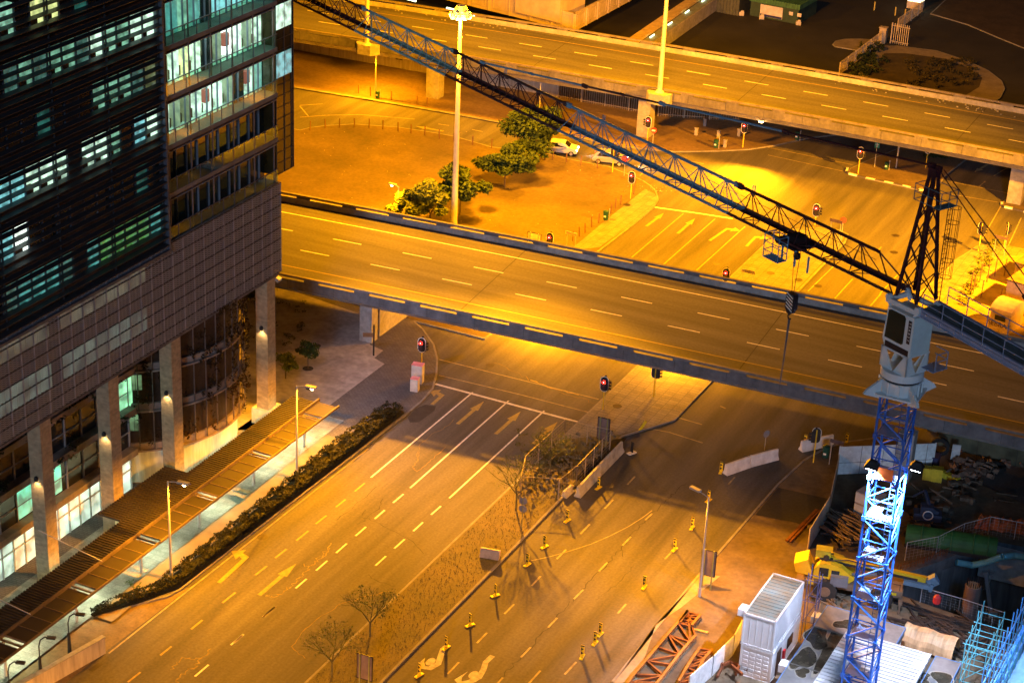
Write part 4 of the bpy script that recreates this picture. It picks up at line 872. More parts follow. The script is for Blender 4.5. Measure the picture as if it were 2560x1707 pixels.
low(138, 1300, 2.0, 4.0, 6.7, M('lit_lower_teal', (.3, .3, .3), .6, emis=(.2, 1., .6), es=.8, dim=1)); low(78, 1345, 2.6, 4.0, 6.7, M('lit_lower_teal', (.3, .3, .3)))
shop = M('lit_shopfront', (.5, .5, .5), .6, emis=(.72, 1, .78), es=.8, dim=.9)
ob(MB().box(XR-.04, XR+.1, Y0B, 112.3, .1, 3.1), 'lit_room', shop)
m = MB(); y = 112.2
while y > Y0B: m.box(XR+.1, XR+.2, y-.06, y+.06, 0, 3.3); y -= 1.3
m.box(XR+.1, XR+.2, Y0B, 112.3, 1.9, 2.0); ob(m, 'shopfront_frame', M('frame_white', (.5, .52, .5), .5))
# columns with wall lamps
colm = M('board_marked_column', (.34, .27, .17), .8, var=.25, scale=1.4, stretch=(1, 1, 3), fine=3.)
for i, y in enumerate((82.4, 90.3, 98.2, 106.1, 114.0, 127.5)):
    cm = ob(MB().box(-83.75, -82.6, y-.6, y+.6, 0, 13.95), 'column', colm)
    px_ = -83.1; zl = (9.2 if i < 5 else 9.4); ll = ob(MB().lathe([(.1, 0), (.16, -.1), (.16, -.3)], (px_, y-.78, zl), 8), 'wall_lamp', bk, cm)
    ob(MB().lathe([(.05, -.34), (.13, -.31)], (px_, y-.78, zl), 8), 'lens', emit('warm_lens', (1, .75, .4), 12), ll)
    l = lamp('SPOT', 'wall_light', (px_-XF, y-.85-100, zl-.35), 230, (1, .62, .25), off, .08, None, 110, .8); l.rotation_euler = (R_(12), 0, 0)
ob(MB().box(-84.1, -82.3, 126.6, 128.5, 0, 1.6), 'column_base', M('white_plinth', (.6, .62, .55), .7))
# the round glazed drum
drum = thing('round_wing', 'dark round glazed wing hung with dry creepers below the mesh band', 'building', (-91, 120, 0))
dm = M('creeper_glass', (.035, .022, .016), .5, var=.8, scale=.9, stretch=(1, 1, .35), detail=9, fine=5.)
MB().lathe([(8.5, 3.3), (8.5, 13.9)], (0, 0, 0), 72).build('glazing', dm, drum)
for z in (3.3, 6.8, 10.3):
    MB().lathe([(8.5, z-.05), (8.95, z-.05), (8.95, z+.08), (8.72, z+.1), (8.72, z+.62), (8.5, z+.62)], (0, 0, 0), 72).build('planter_ring', ledg, drum)
m = MB()
for i in range(48):
    a = 2*math.pi*i/48; m.bar((8.85*math.cos(a), 8.85*math.sin(a), 3.3), (8.85*math.cos(a), 8.85*math.sin(a), 13.8), .08)
m.build('fin', M('fin_grey', (.13, .11, .10), .5), drum)
for z0, z1, a0, a1, es in ((5.0, 6.5, -75, -52, .20), (8.6, 9.9, -78, -50, .22), (12.2, 13.2, -78, -48, .22)):
    m = MB()
    for k2 in range(8):
        t0, t1 = R_(a0+(a1-a0)*k2/8), R_(a0+(a1-a0)*(k2+.92)/8); q = [(8.56*math.cos(t), 8.56*math.sin(t)) for t in (t0, t1)]
        m.add([(q[0][0], q[0][1], z0), (q[1][0], q[1][1], z0), (q[1][0], q[1][1], z1), (q[0][0], q[0][1], z1)], [(0, 1, 2, 3)])
    m.build('lit_window', M('lit_drum', (.1, .12, .08), .6, emis=(.32, .62, .30), es=es*1.6, dim=1.2), drum)
MB().lathe([(8.2, 0), (8.2, 3.25)], (0, 0, 0), 64).build('base_wall', M('white_render', (.55, .58, .5), .7, var=.2, stretch=(3, 3, .4)), drum)
# canopy
can = thing('canopy', 'long covered walkway roof with ribbed back half and flat front panels along the building', 'canopy', (-78.4, 100, 0))
ribm = M('ribbed_sheet', (.045, .037, .03), .6, .1, var=.25, scale=.5); panm = M('canopy_panel', (.034, .027, .026), .7, var=.2, scale=.4)
m = MB().box(-2.1, 0, -26, 27.6, 3.15, 3.22); y = -26
while y < 27.5: m.box(-2.12, 0, y, y+.13, 3.22, 3.30); y += .29
y = 3.5
while y < 12.0: m.box(-4.2, -2.12, y, y+.13, 3.22, 3.30); y += .29
m.box(-4.2, -2.12, 3.5, 12, 3.15, 3.22); m.build('ribbed_roof', ribm, can)
PY = [79.4, 87.1, 94.8, 102.5, 110.0, 117.6, 125.3]
pn, fr = MB(), MB()
for i, yp in enumerate(PY):
    y0 = yp-100+.45; y1 = (PY[i+1] if i+1 < len(PY) else 128.2)-100-.45; n_ = 5 if i+1 < len(PY) else 1
    for j in range(n_): pn.box(.2, 1.95, y0+(y1-y0)*j/n_+.04, y0+(y1-y0)*(j+1)/n_-.04, 3.08, 3.14)
    for j in range(n_+1): fr.box(.0, 1.98, y0+(y1-y0)*j/n_-.035, y0+(y1-y0)*j/n_+.035, 3.02, 3.17)
fr.box(1.95, 2.05, -26, 28.2, 3.0, 3.18).box(0, .12, -26, 28.2, 3.0, 3.33)
pn.build('flat_panel', panm, can); fr.build('edge_frame', M('canopy_frame', (.13, .095, .06), .6), can)
for yp in PY: MB().box(.27, .43, yp-100-.08, yp-100+.08, 0, 3.0).box(.2, .5, yp-100-.2, yp-100+.2, 0, .06).build('post', poleg, can); MB().bar((-.1, yp-100, 3.05), (1.95, yp-100, 3.05), .12).build('arm', M('canopy_frame', (.35, .24, .13)), can)
for y in (-19.5, -11.6, -3.6): MB().bar((-4.1, y+.2, 5.4), (.2, y+1.8, 3.3), .05).build('tie_rod', galv, can)
for y in (-19, -11, -3, 5, 13, 21, 26):  # unseen lights, assumed for the pale glow on the paving below
    f = MB().box(-.9, -.6, y-.5, y+.5, 3.06, 3.12).build('strip_light', emit('canopy_strip', (.8, 1, .75), 6.), can)
    l = lamp('AREA', 'assumed_canopy_light', (-.75, y, 2.98), E_CAN, (.88, 1, .62), can, 1.)
# low concrete wall of the ramp at the lower left
a, b = P(262, 1631), P(120, 1712); d = (b-a).normalized()
w = thing('ramp_wall', 'low concrete wall beside the garage ramp at the lower left corner', 'wall', a, math.atan2(d.y, d.x)); MB().box(0, 14, -.2, .1, 0, 1.3).build('wall', M('board_concrete', (.26, .22, .17)), w); MB().box(-.04, 14, -.24, .14, 1.302, 1.38).build('coping', conc, w)
# ================================================================= TOWER CRANE
CX, CY = -25.5, 110.1
jd = Vector((-.8838, .4679, 0)).normalized(); jn = Vector((jd.y, -jd.x, 0))*-1; jn = Vector((.4679, .8838, 0)).normalized()
crane = thing('tower_crane', 'blue lattice tower crane with pale cab, dark maroon top and part blue jib', 'crane', (CX, CY, 0))
blue = M('crane_blue', (.02, .11, .46), .45, .1, var=.15); blue_j = M('jib_blue', (.14, .28, .42), .55, var=.15); mar = M('crane_maroon', (.045, .010, .014), .55, var=.3)
mar_d = M('crane_dark', (.02, .012, .014), .6); palec = M('crane_pale_blue', (.62, .70, .72), .5, var=.12, scale=.8, col2=(.52, .61, .66)); cjb = M('counter_jib_blue', (.22, .27, .40), .55, var=.15)
hw = .92; TOPZ = 25.7
mz = [TOPZ-2.97*i for i in range(10)]
cor = [(-hw, -hw), (hw, -hw), (hw, hw), (-hw, hw)]
for i in range(len(mz)-1):
    z1, z0 = mz[i], mz[i+1]
    s = MB(); s2 = MB()
    for x, y in cor: s.tube((x, y, z0), (x, y, z1), .085, 8)
    for k_ in range(4):
        a, b = cor[k_], cor[(k_+1) % 4]; flip = (i+k_) % 2
        for z in (z0+.06, z0+1.5): s2.tube((*a, z), (*b, z), .04, 6)
        s2.tube((*a, z0+.1), (*b, z0+1.45), .055, 6) if flip else s2.tube((*b, z0+.1), (*a, z0+1.45), .055, 6)
        s2.tube((*b, z0+1.55), (*a, z1-.05), .055, 6) if flip else s2.tube((*a, z0+1.55), (*b, z1-.05), .055, 6)
        if k_ < 2: s.obox((a[0], a[1], z0+.05), (.24, .24, .3)); s.obox((cor[k_+2][0], cor[k_+2][1], z0+.05), (.24, .24, .3))
    s.build('mast_leg', blue, crane); s2.build('mast_bracing', blue, crane)
    pf = MB().box(-hw+.1, hw-.1, -hw+.1, -.1, z0+.12, z0+.16).box(-hw+.1, -.1, -.1, hw-.1, z0+.12, z0+.16); pf.build('platform', M('platform_blue', (.16, .24, .42), .6), crane)
    ld = MB(); zz = z0
    for x in (.2, .58): ld.bar((x, .35, z0), (x, .35, z1), .035)
    while zz < z1: ld.bar((.2, .35, zz), (.58, .35, zz), .025); zz += .3
    ld.build('ladder', M('crane_navy', (.03, .06, .14), .6), crane)
# turntable
tt = MB(); tt.prism([(-1.0, -1.45), (1.0, -1.45), (1.45, -1.0), (1.45, 1.0), (1.0, 1.45), (-1.0, 1.45), (-1.45, 1.0), (-1.45, -1.0)], TOPZ, TOPZ+.12)
tt.lathe([(1.25, TOPZ+.12), (1.3, TOPZ+.95)], (0, 0, 0), 16); tt.build('turntable_base', palec, crane, fix=True)
gs_ = MB()
for x, y in ((-1, -1), (1, -1), (1, 1), (-1, 1)): gs_.add([(x*.95, y*.95, TOPZ-.35), (x*1.75, y*1.75, TOPZ+.05), (x*1.62, y*1.62, TOPZ+.32), (x*.92, y*.92, TOPZ+.95), (x*.95+.12*y, y*.95-.12*x, TOPZ-.35), (x*1.75+.12*y, y*1.75-.12*x, TOPZ+.05), (x*1.62+.12*y, y*1.62-.12*x, TOPZ+.32), (x*.92+.12*y, y*.92-.12*x, TOPZ+.95)], ((0, 1, 2, 3), (7, 6, 5, 4), (0, 4, 5, 1), (1, 5, 6, 2), (2, 6, 7, 3), (3, 7, 4, 0)))
for t_ in range(12): a_ = t_*math.pi/6+.2; gs_.bar((1.33*math.cos(a_), 1.33*math.sin(a_), TOPZ+.12), (1.33*math.cos(a_), 1.33*math.sin(a_), TOPZ+.92), .09)
gs_.build('gusset', palec, crane, fix=True)
MB().lathe([(1.2, TOPZ+.95), (1.2, TOPZ+1.12)], (0, 0, 0), 40).build('slewing_ring', mar_d, crane)
MB().lathe([(1.33, TOPZ+1.12), (1.33, TOPZ+1.6), (1.3, TOPZ+1.62), (0, TOPZ+1.62)], (0, 0, 0), 40).build('slewing_table', palec, crane)
# upper works in the jib frame: local x along the jib, y away from the camera side
up_ = thing('slewing_unit', None, None, (0, 0, 0)); bpy.data.objects.remove(up_)
aj = math.atan2(jd.y, jd.x)
OY = -.3                                     # the jib sits a little off the mast axis
def J(m, oy=None, sl=0.):                    # jib frame -> crane frame
    o = OY if oy is None else oy; c, s = math.cos(aj), math.sin(aj); m.v = [(v[0]*c-(v[1]+o)*s, v[0]*s+(v[1]+o)*c, v[2]+sl*min(0, v[0]+1)) for v in m.v]; return m
# (in this frame +y is the camera's near side: rotate (0,1) by aj -> points down-left)
BZ = 31.9
zt = TOPZ+1.62
fr = MB()
CZ0 = zt+1.33
for sx in (-1, 1):
    for y0_, y1_ in ((.85, .95), (-.95, -.85)): fr.yprism([(sx*1.1, zt), (sx*1.1, CZ0), (sx*.85, CZ0), (sx*.06, zt)], y0_, y1_)
    for sy in (-1, 1):                       # the same triangles on the two other sides
        a = [(sx*1.1, sy*.95, zt), (sx*1.1, sy*.95, CZ0), (sx*1.1, sy*.72, CZ0), (sx*1.1, sy*.05, zt)]
        fr.add(a+[(sx*1.0, q[1], q[2]) for q in a], ((0, 1, 2, 3), (7, 6, 5, 4), (0, 4, 5, 1), (1, 5, 6, 2), (2, 6, 7, 3), (3, 7, 4, 0)))
fr.box(-1.12, 1.12, -.95, .95, CZ0-.1, CZ0+.0)
for y in (-.9, .75): fr.bar((-1.3, y, BZ-.3), (1.35, y, BZ-.3), .2, .3)
for x in (-1.2, 1.2):
    fr.bar((x, -.9, BZ-.3), (x, .75, BZ-.3), .2, .3)
    for y in (-.9, .75): fr.tube((x, y-.12, BZ-.1), (x, y+.12, BZ-.1), .2, 10); fr.bar((x*.8, y, zt+3.9), (x, y, BZ-.3), .14)
J(fr, 0).build('slewing_frame', palec, crane, fix=True)
# cab: a room hung on the camera side, glazed to the jib
cb = thing('x', None, None); bpy.data.objects.remove(cb)
cx0, cx1, cy0, cy1, cz0, cz1 = -1.15, 1.0, -.75, .93, zt+1.33, zt+3.95
cab = MB(); cab.add([(cx0, cy0, cz0), (cx1-.1, cy0, cz0), (cx1+.15, cy0, cz0+.5), (cx1, cy0, cz1), (cx0, cy0, cz1), (cx0, cy1, cz0), (cx1-.1, cy1, cz0), (cx1+.15, cy1, cz0+.5), (cx1, cy1, cz1), (cx0, cy1, cz1)], ((0, 1, 2, 3, 4), (9, 8, 7, 6, 5), (0, 5, 6, 1), (1, 6, 7, 2), (2, 7, 8, 3), (3, 8, 9, 4), (4, 9, 5, 0)))
cabo = J(cab, 0).build('cab', palec, crane, fix=True)
gl = M('cab_glass', (.008, .005, .003), .25, spec=.25, var=.6, scale=1.2)
w = MB().yprism([(cx1-.02, cz0+.62), (cx1-.1, cz1-.2), (cx1-.3, cz1-.1), (cx0+.75, cz1-.1), (cx0+.62, cz1-.25), (cx0+.62, cz0+.7), (cx0+.75, cz0+.6)], cy1, cy1+.02); J(w, 0).build('side_window', gl, cabo, fix=True)
w = MB().add([(cx1+.14, cy0+.1, cz0+.65), (cx1+.14, cy1-.1, cz0+.65), (cx1+.02, cy1-.1, cz1-.15), (cx1+.02, cy0+.1, cz1-.15), (cx1+.17, cy0+.1, cz0+.65), (cx1+.17, cy1-.1, cz0+.65), (cx1+.045, cy1-.1, cz1-.15), (cx1+.045, cy0+.1, cz1-.15)], ((0, 1, 2, 3), (7, 6, 5, 4), (0, 4, 5, 1), (1, 5, 6, 2), (2, 6, 7, 3), (3, 7, 4, 0))); J(w, 0).build('front_window', gl, cabo, fix=True)
J(MB().box(cx0+.1, cx1-.12, cy1, cy1+.02, cz0+.03, cz0+.42), 0).build('dark_skirt', mar_d, cabo)
pl = J(MB().box(cx0+.1, cx0+.36, cy1+.0, cy1+.02, cz0+.85, cz1-.25), 0).build('name_plate', mar_d, cabo)
bx2 = J(MB().box(cx0-.06, cx0-.02, cy0, cy1, cz0, cz1), 0); bx2.build('equipment_cabinet', M('cabinet_pale', (.48, .60, .62), .5, var=.1), crane, fix=True)
c_, s_ = math.cos(aj), math.sin(aj)
def JP(x, y, z, o=0): return Vector((x*c_-(y+o)*s_, x*s_+(y+o)*c_, z))
# asset number, reading down the plate
for i, ch in enumerate('TSA027'):
    textmesh(ch, .24, 'lettering', wh_, pl, JP(cx0+.23, cy1+.026, cz1-.42-i*.22), Matrix((( c_*0+(0), 0, 0), (0, 0, 0), (0, 0, 0))).to_euler() if False else (Matrix.Rotation(aj, 3, 'Z') @ Matrix.Rotation(math.pi, 3, 'Z') @ Matrix.Rotation(math.pi/2, 3, 'X') @ Matrix.Rotation(-math.pi/2, 3, 'Z')).to_euler())
rl = MB()
for x in (-2.4, -1.6, -.8): rl.bar((x, 2.35, cz0-.9), (x, 2.35, cz0+.2), .05)
for z in (cz0+.2, cz0-.3): rl.bar((-2.4, 2.35, z), (-.8, 2.35, z), .05)
rl.box(-2.4, -.8, 1.9, 2.4, cz0-.95, cz0-.9)
rl = MB()
for y in (-1.6, -.6): rl.bar((-2.0, y, zt+.4), (-2.0, y, zt+1.5), .05)
for z in (zt+1.5, zt+1.0): rl.bar((-2.0, -1.6, z), (-2.0, -.6, z), .05); rl.bar((-1, -1.6, z), (-2.0, -1.6, z), .05)
rl.box(-2.05, -1., -1.7, -.4, zt+.35, zt+.4)
J(rl, 0).build('service_rail', cjb, crane)
# jib
JY0, JY1, JTZ = -.8, .8, 1.8
joints = [1.2, 16.3, 35.1, 49.8, 63.4, 78.]
cols = [mar, blue_j, mar, M('jib_teal', (.17, .32, .36), .55), mar]
for si in range(5):
    x0, x1 = joints[si], joints[si+1]; n = round((x1-x0)/2.65) ; st_ = (x1-x0)/n; mt = cols[si]
    ch, br_, wk_ = MB(), MB(), MB(); xs = [x0+st_*i for i in range(n+1)]
    for y in (JY0, JY1): ch.bar((x0, y, BZ), (x1, y, BZ), .14, .15)
    tx0 = 3.4 if si == 0 else x0
    ch.tube((tx0, 0, BZ+JTZ), (x1, 0, BZ+JTZ), .11, 8)
    if si == 0:
        for y in (JY0, JY1): br_.tube((x0, y, BZ), (tx0, 0, BZ+JTZ), .05)
    ch.obox((x1-.1, 0, BZ+JTZ), (.5, .2, .36)); ch.obox((x0+.25, 0, BZ+JTZ), (.4, .2, .32)) if si else None
    for i in range(n):
        a, b = xs[i], xs[i+1]; md = (a+b)/2
        if si == 0 and md < tx0: continue
        for y in (JY0, JY1):
            br_.tube((md, 0, BZ+JTZ), (md, y, BZ), .035, 6); br_.tube((md, 0, BZ+JTZ), (a, y, BZ), .035, 6); br_.tube((md, 0, BZ+JTZ), (b, y, BZ), .035, 6)
        br_.tube((md, JY0, BZ), (md, JY1, BZ), .04, 6); br_.tube((a, JY0, BZ), (md, JY1, BZ), .03, 6); br_.tube((md, JY1, BZ), (b, JY0, BZ), .03, 6)
        br_.bar((a, JY0*.2, BZ+JTZ*.62), (b, JY0*.2, BZ+JTZ*.62), .02)
    wk_.box(x0, x1, -.62, -.2, BZ-.02, BZ+.01)
    s = J(ch).build('jib_chord', mt, crane); J(br_).build('jib_bracing', mt, crane); J(wk_).build('jib_walkway', mar_d if mt == mar else mt, crane)
wc = MB()
for x in (14.9, 30.9, 43): wc.bar((x, -.1, BZ+JTZ), (x, -.1, BZ+JTZ+.45), .05); wc.bar((x+.2, -.1, BZ+JTZ), (x+.2, -.1, BZ+JTZ+.45), .05)
J(wc).build('rope_guide', blue_j, crane)
# tower top
apx = JP(-.05, 0, 0, OY); az = PV(2326, 428, CX+apx.x, CY+apx.y)
tp = MB(); ft = [(.95, .72), (.95, -.85), (-.7, .72), (-.7, -.98)]; tops = [(.1, .16), (.1, -.16), (-.22, .16), (-.22, -.16)]
for f, t_ in zip(ft, tops): tp.bar((*f, BZ), (*t_, az), .17)
tp.obox((-.05, 0, az+.0), (.6, .45, .5)); tp.obox((.2, 0, az+.28), (.4, .3, .3))
tp.obox((-.35, 0, az+.25), (.35, .26, .35))
def lp(i, t): return Vector((*ft[i], BZ)).lerp(Vector((*tops[i], az)), t)
for i, j in ((0, 1), (2, 3), (0, 2), (1, 3)):
    ts = [0, .22, .42, .6, .76, .9]
    for k_, (a, b) in enumerate(zip(ts, ts[1:])):
        tp.tube(lp(i, a), lp(j, b), .04); tp.tube(lp(j, a), lp(i, b), .04)
J(tp).build('tower_top', mar, crane)
tb = MB()
pz = az-1.9
for q in (((.8, .5), (.8, -.9)), ((-1.3, .5), (-1.3, -.9)), ((.8, .5), (-1.3, .5)), ((.8, -.9), (-1.3, -.9))):
    for z in (0, .5, 1.0): tb.bar((*q[0], pz+z), (*q[1], pz+z), .035)
for x, y in ((.8, .5), (.8, -.9), (-1.3, .5), (-1.3, -.9), (-1.3, -.2), (-.25, .5)): tb.bar((x, y, pz), (x, y, pz+1.0), .04)
tb.box(-1.3, -.7, -.9, .5, pz-.04, pz)
J(tb).build('top_platform', M('platform_teal', (.08, .16, .20), .6), crane)
lad = MB(); lx, ly = -1.75, -.2
LX = -1.02; LY = -.75
for y in (-.2, .2): lad.bar((LX, LY+y, BZ), (LX, LY+y, pz), .04)
for i in range(20): t_ = i/20; lad.bar((LX, LY-.2, BZ+(pz-BZ)*t_), (LX, LY+.2, BZ+(pz-BZ)*t_), .025)
for hz in (.28, .45, .62, .66, .84, .99):
    c = Vector((LX-.36, LY, BZ+(pz-BZ)*hz)); pts = [c+Vector((.36*math.cos(a), .36*math.sin(a), 0)) for a in [i*math.pi/6 for i in range(13)]]; lad.path(pts, .02, 5)
for a in (2.2, 3.14, 4.1, 1.4, 4.9): lad.bar((LX-.36+.36*math.cos(a), LY+.36*math.sin(a), BZ+(pz-BZ)*.28), (LX-.36+.36*math.cos(a), LY+.36*math.sin(a), pz), .022)
J(lad).build('caged_ladder', mar_d, crane)
# pendant bar to the jib with blue and dark lengths
tie = [(2310, 424), (1960, 351), (1650, 283), (1456, 240), (1222, 186)]
e_al = 46.; pa, pb = Vector((.2, 0, az+.3)), Vector((e_al, 0, BZ+JTZ+.15))
ts = [0, .315, .62, .83, 1.0]
def along(px, py):
    best = None
    for i in range(401):
        t_ = i/400; w_ = pa.lerp(pb, t_); q = JP(*w_, OY)+Vector((CX, CY, -HC)); u_, v_ = 1280+FPX*q.dot(CR)/q.dot(CW), 853.5-FPX*q.dot(CU)/q.dot(CW); dd = (u_-px)**2+(v_-py)**2
        if best is None or dd < best[0]: best = (dd, t_)
    return best[1]
ts = [0]+[along(*q) for q in tie[1:4]]+[1.]
for i in range(4):
    a, b = pa.lerp(pb, ts[i]), pa.lerp(pb, ts[i+1]); m = MB().tube(a, b, .075, 8)
    m.obox(b, (.55, .16, .26)); 
    if b is not pb: m.tube(a.lerp(b, .5)+Vector((-.2, 0, 0)), a.lerp(b, .5)+Vector((.2, 0, 0)), .11, 8)
    J(m).build('jib_tie', (mar, blue_j, mar, blue_j)[i], crane)
# counter-jib
cj = MB(); CL = 15.
for y in (-.82, .88):
    cj.box(-CL, -1.0, y-.09, y+.09, BZ-.5, BZ-.42).box(-CL, -1.0, y-.09, y+.09, BZ-.02, BZ+.06).box(-CL, -1.0, y-.03, y+.03, BZ-.42, BZ-.02)
    x = -1.6
    while x > -CL: cj.box(x-.04, x+.04, y-.09, y+.09, BZ-.42, BZ-.02); x -= 1.25
J(cj, sl=.055).build('counter_jib_beam', cjb, crane)
dk_ = MB().box(-CL, -1.2, -.85, .85, BZ-.1, BZ-.06); J(dk_, sl=.055).build('counter_jib_deck', M('grating_deck', (.10, .14, .15), .7), crane)
hr = MB()
for y in (-1.1, 1.05):
    for z in (.55, 1.1):
        hr.bar((-CL, y, BZ+z), (-1.5, y, BZ+z), .045)
    x = -1.5
    while x >= -CL: hr.bar((x, y, BZ-.1), (x, y, BZ+1.1), .045); x -= 1.6
    hr.bar((-CL, y, BZ-.1), (-1.5, y, BZ-.1), .04)
J(hr, sl=.055).build('handrail', cjb, crane)
J(MB().box(-CL-2.5, -CL, -1.1, 1.1, BZ-2.2, BZ+.3), sl=.055).build('counterweight', M('ballast', (.2, .2, .22), .8), crane)
J(MB().tube((-11.6, .5, BZ+.12), (-11.6, -.5, BZ+.12), .4, 14).box(-12.3, -11.0, .55, .95, BZ-.05, BZ+.7).box(-10.2, -9.4, -.5, .2, BZ-.06, BZ+.6), sl=.055).build('winch', mar_d, crane)
sty = MB()
for y in (-.35, .35):
    a, b = Vector((-.6, y*.5, az+.25)), Vector((-13.6, y*2.4, BZ+.1)); sty.tube(a, b, .035, 6)
    for f in (.62, .86): c = a.lerp(b, f); sty.bar(c-(b-a).normalized()*.5, c+(b-a).normalized()*.5, .12, .2)
J(sty).build('counter_stay', mar, crane)
# trolley, man basket, hoist rope
TX = 10.5
tr = MB().box(TX-.9, TX+1.0, -.9, .9, BZ-.34, BZ-.2).box(TX-.5, TX+.35, -.45, .5, BZ-.2, BZ+.4).tube((TX-1.0, .95, BZ-.55), (TX-1.0, .75, BZ-.55), .25, 12).tube((TX+.9, .95, BZ-.1), (TX+.9, -.95, BZ-.1), .18, 10)
J(tr).build('trolley', mar_d, crane)
bk_ = MB(); b0, b1, c0_, c1_, d0, d1 = TX-.2, TX+1.15, .98, 1.75, BZ-1.15, BZ+.5
for x in (b0, b1):
    for y in (c0_, c1_): bk_.bar((x, y, d0), (x, y, d1), .05)
for z in (d0, d0+.5, d1-.55, d1):
    bk_.bar((b0, c0_, z), (b1, c0_, z), .04).bar((b0, c1_, z), (b1, c1_, z), .04).bar((b0, c0_, z), (b0, c1_, z), .04).bar((b1, c0_, z), (b1, c1_, z), .04)
bk_.box(b0, b1, c0_, c1_, d0-.03, d0)
for i in range(8): x = b0+(b1-b0)*i/8; bk_.bar((x, c1_, d0), (x, c1_, d0+.5), .02)
for x in (TX-.9, TX+.3, TX-2.1): bk_.bar((x, .9, BZ-1.3), (x, .9, BZ-.2), .1)
J(bk_).build('work_basket', blue_j, crane)
hk = JP(TX-.25, .1, 0, OY); hz = PV(1986, 760, CX+hk.x, CY+hk.y); hx = TX-.25
rp = MB().tube((hx-.32, .1, BZ-.3), (hx-.08, .1, hz+.7), .022, 5).tube((hx+.32, .1, BZ-.3), (hx+.08, .1, hz+.7), .022, 5); J(rp).build('hoist_rope', mar_d, crane)
hb = MB().yprism([(x*1.+hx, z+hz) for x, z in ((-.3, .75), (.3, .75), (.36, .6), (.36, -.3), (.16, -.65), (-.16, -.65), (-.36, -.3), (-.36, .6))], -.1, .32); hbo = J(hb).build('hook_block', mar_d, crane, fix=True)
sp_ = MB()
for i in range(5): z = hz-.35+i*.23; sp_.add([(hx-.3, .325, z-.12), (hx+.3, .325, z+.14), (hx+.3, .325, z+.24), (hx-.3, .325, z-.02), (hx-.3, .335, z-.12), (hx+.3, .335, z+.14), (hx+.3, .335, z+.24), (hx-.3, .335, z-.02)], ((0, 1, 2, 3), (7, 6, 5, 4), (0, 4, 5, 1), (1, 5, 6, 2), (2, 6, 7, 3), (3, 7, 4, 0)))
J(sp_).build('warning_stripe', wh_, hbo, fix=True)
pts = [(hx+.05+.16*math.cos(a), .1, hz-.95+.16*math.sin(a)) for a in [math.pi/2-i*.5 for i in range(9)]]; J(MB().path([Vector(p) for p in pts], .05)).build('hook', mar_d, hbo)
ch_ = MB(); 
for i in range(3): ch_.tube((hx+.03*i, .1+.03*i, hz-1.1), (hx+.25-.1*i, .1+.05*i, hz-5.9+i*.9), .04, 6)
J(ch_).build('chain_sling', M('chain_steel', (.10, .11, .13), .5, .5), crane)
# mast floodlights
for i, (x, y, tx, ty_) in enumerate(((-.75, -1.25, -.3, -.9), (1.15, -.35, .9, -.3))):
    z = 20.95 if i else 20.8
    hd = MB().add([(x-.45, y-.45, z), (x+.45, y-.35, z-.1), (x+.4, y+.35, z+.05), (x-.45, y+.3, z+.15), (x-.2, y-.1, z+.38), (x+.25, y-.05, z+.3), (x+.2, y+.2, z+.36), (x-.2, y+.15, z+.42)], MB.BF); 
    if i: hd.v = [(v[0]+.65, v[1]+.1, v[2]) for v in hd.v]; x += .65; y += .1
    ho = hd.build('floodlight', bk, crane, fix=True); MB().box(x-.3, x+.3, y-.3, y+.2, z-.14, z-.1).build('lens', emit('flood_lens', (.75, .82, 1), 35), ho)
    MB().path([(.9 if i else -.9, -.9, z+.1), (x, y, z+.15)], .04).build('bracket', cjb, ho)
    lamp('SPOT', 'flood', (x+.1*(1-2*i)*0, y, z-.25), E_FL, (.72, .76, 1), crane, .15, (CX*0+(.1 if i else -.1), 0, z-9), 92, .6)
MB().box(-.45, .55, -1.0, -.94, 19.9, 20.7).build('orange_sheet', M('orange_tarp', (.7, .15, .03), .7), crane)
# ================================================================= BUILDING SITE
R8 = lambda x, y: (1860+x/2.613, 1107+y/2.613)
wcont = M('container_white', (.60, .61, .62), .5, .0, var=.06, scale=.8); croof = M('container_roof', (.16, .26, .28), .5, .2, var=.35, scale=.8, col2=(.22, .17, .10), stretch=(1, 1, 1))
def container(label, x0, y0, z0, top=False):
    w, l, h = 2.35, 6.0, 2.55; t = thing('shipping_container', label, 'container', (x0, y0, z0), group='stacked white containers')
    b = MB().box(.06, w-.06, .06, l-.06, .12, h-.12)
    for k_ in range(24):
        y = .12+k_*.245; b.box(-.0+.02, w-.02, y, y+.12, .15, h-.15)
    b.build('side_wall', wcont, t)
    f = MB()
    for x in (0, w-.12):
        for y in (0, l-.12): f.box(x, x+.12, y, y+.12, 0, h)
    for z in (0, h-.13):
        f.box(0, w, -.005, .11, z, z+.13).box(0, w, l-.11, l+.005, z, z+.13).box(-.005, .11, 0, l, z, z+.13).box(w-.11, w+.005, 0, l, z, z+.13)
    f.build('frame', wcont, t)
    r = MB()
    for k_ in range(14): y = .14+k_*.42; r.box(.1, w-.1, y, y+.2, h-.06, h-.0)
    r.box(.1, w-.1, .1, l-.1, h-.08, h-.035).build('roof', croof, t)
    e = MB()
    if top:
        for k_ in range(5): e.box(.05+k_*.47-.01, .05+k_*.47+.03, .02, .045, .14, h-.14)
        e.box(.1, w-.1, .045, .06, .12, h-.12)
    else:
        for c in range(4):
            for r_ in range(6): e.box(.22+c*.5, .58+c*.5, .0, .05, .3+r_*.33, .48+r_*.33)
    e.build('end_door', wcont, t)
    return t
c0x, c0y = -34.62, 112.5
ct = container('upper white shipping container with a rusty blue-green roof, topmost of its stack', c0x, c0y, 2.62, True)
cl = container('lower white shipping container with a brown door, under the other one', c0x+.05, c0y, 0.03)
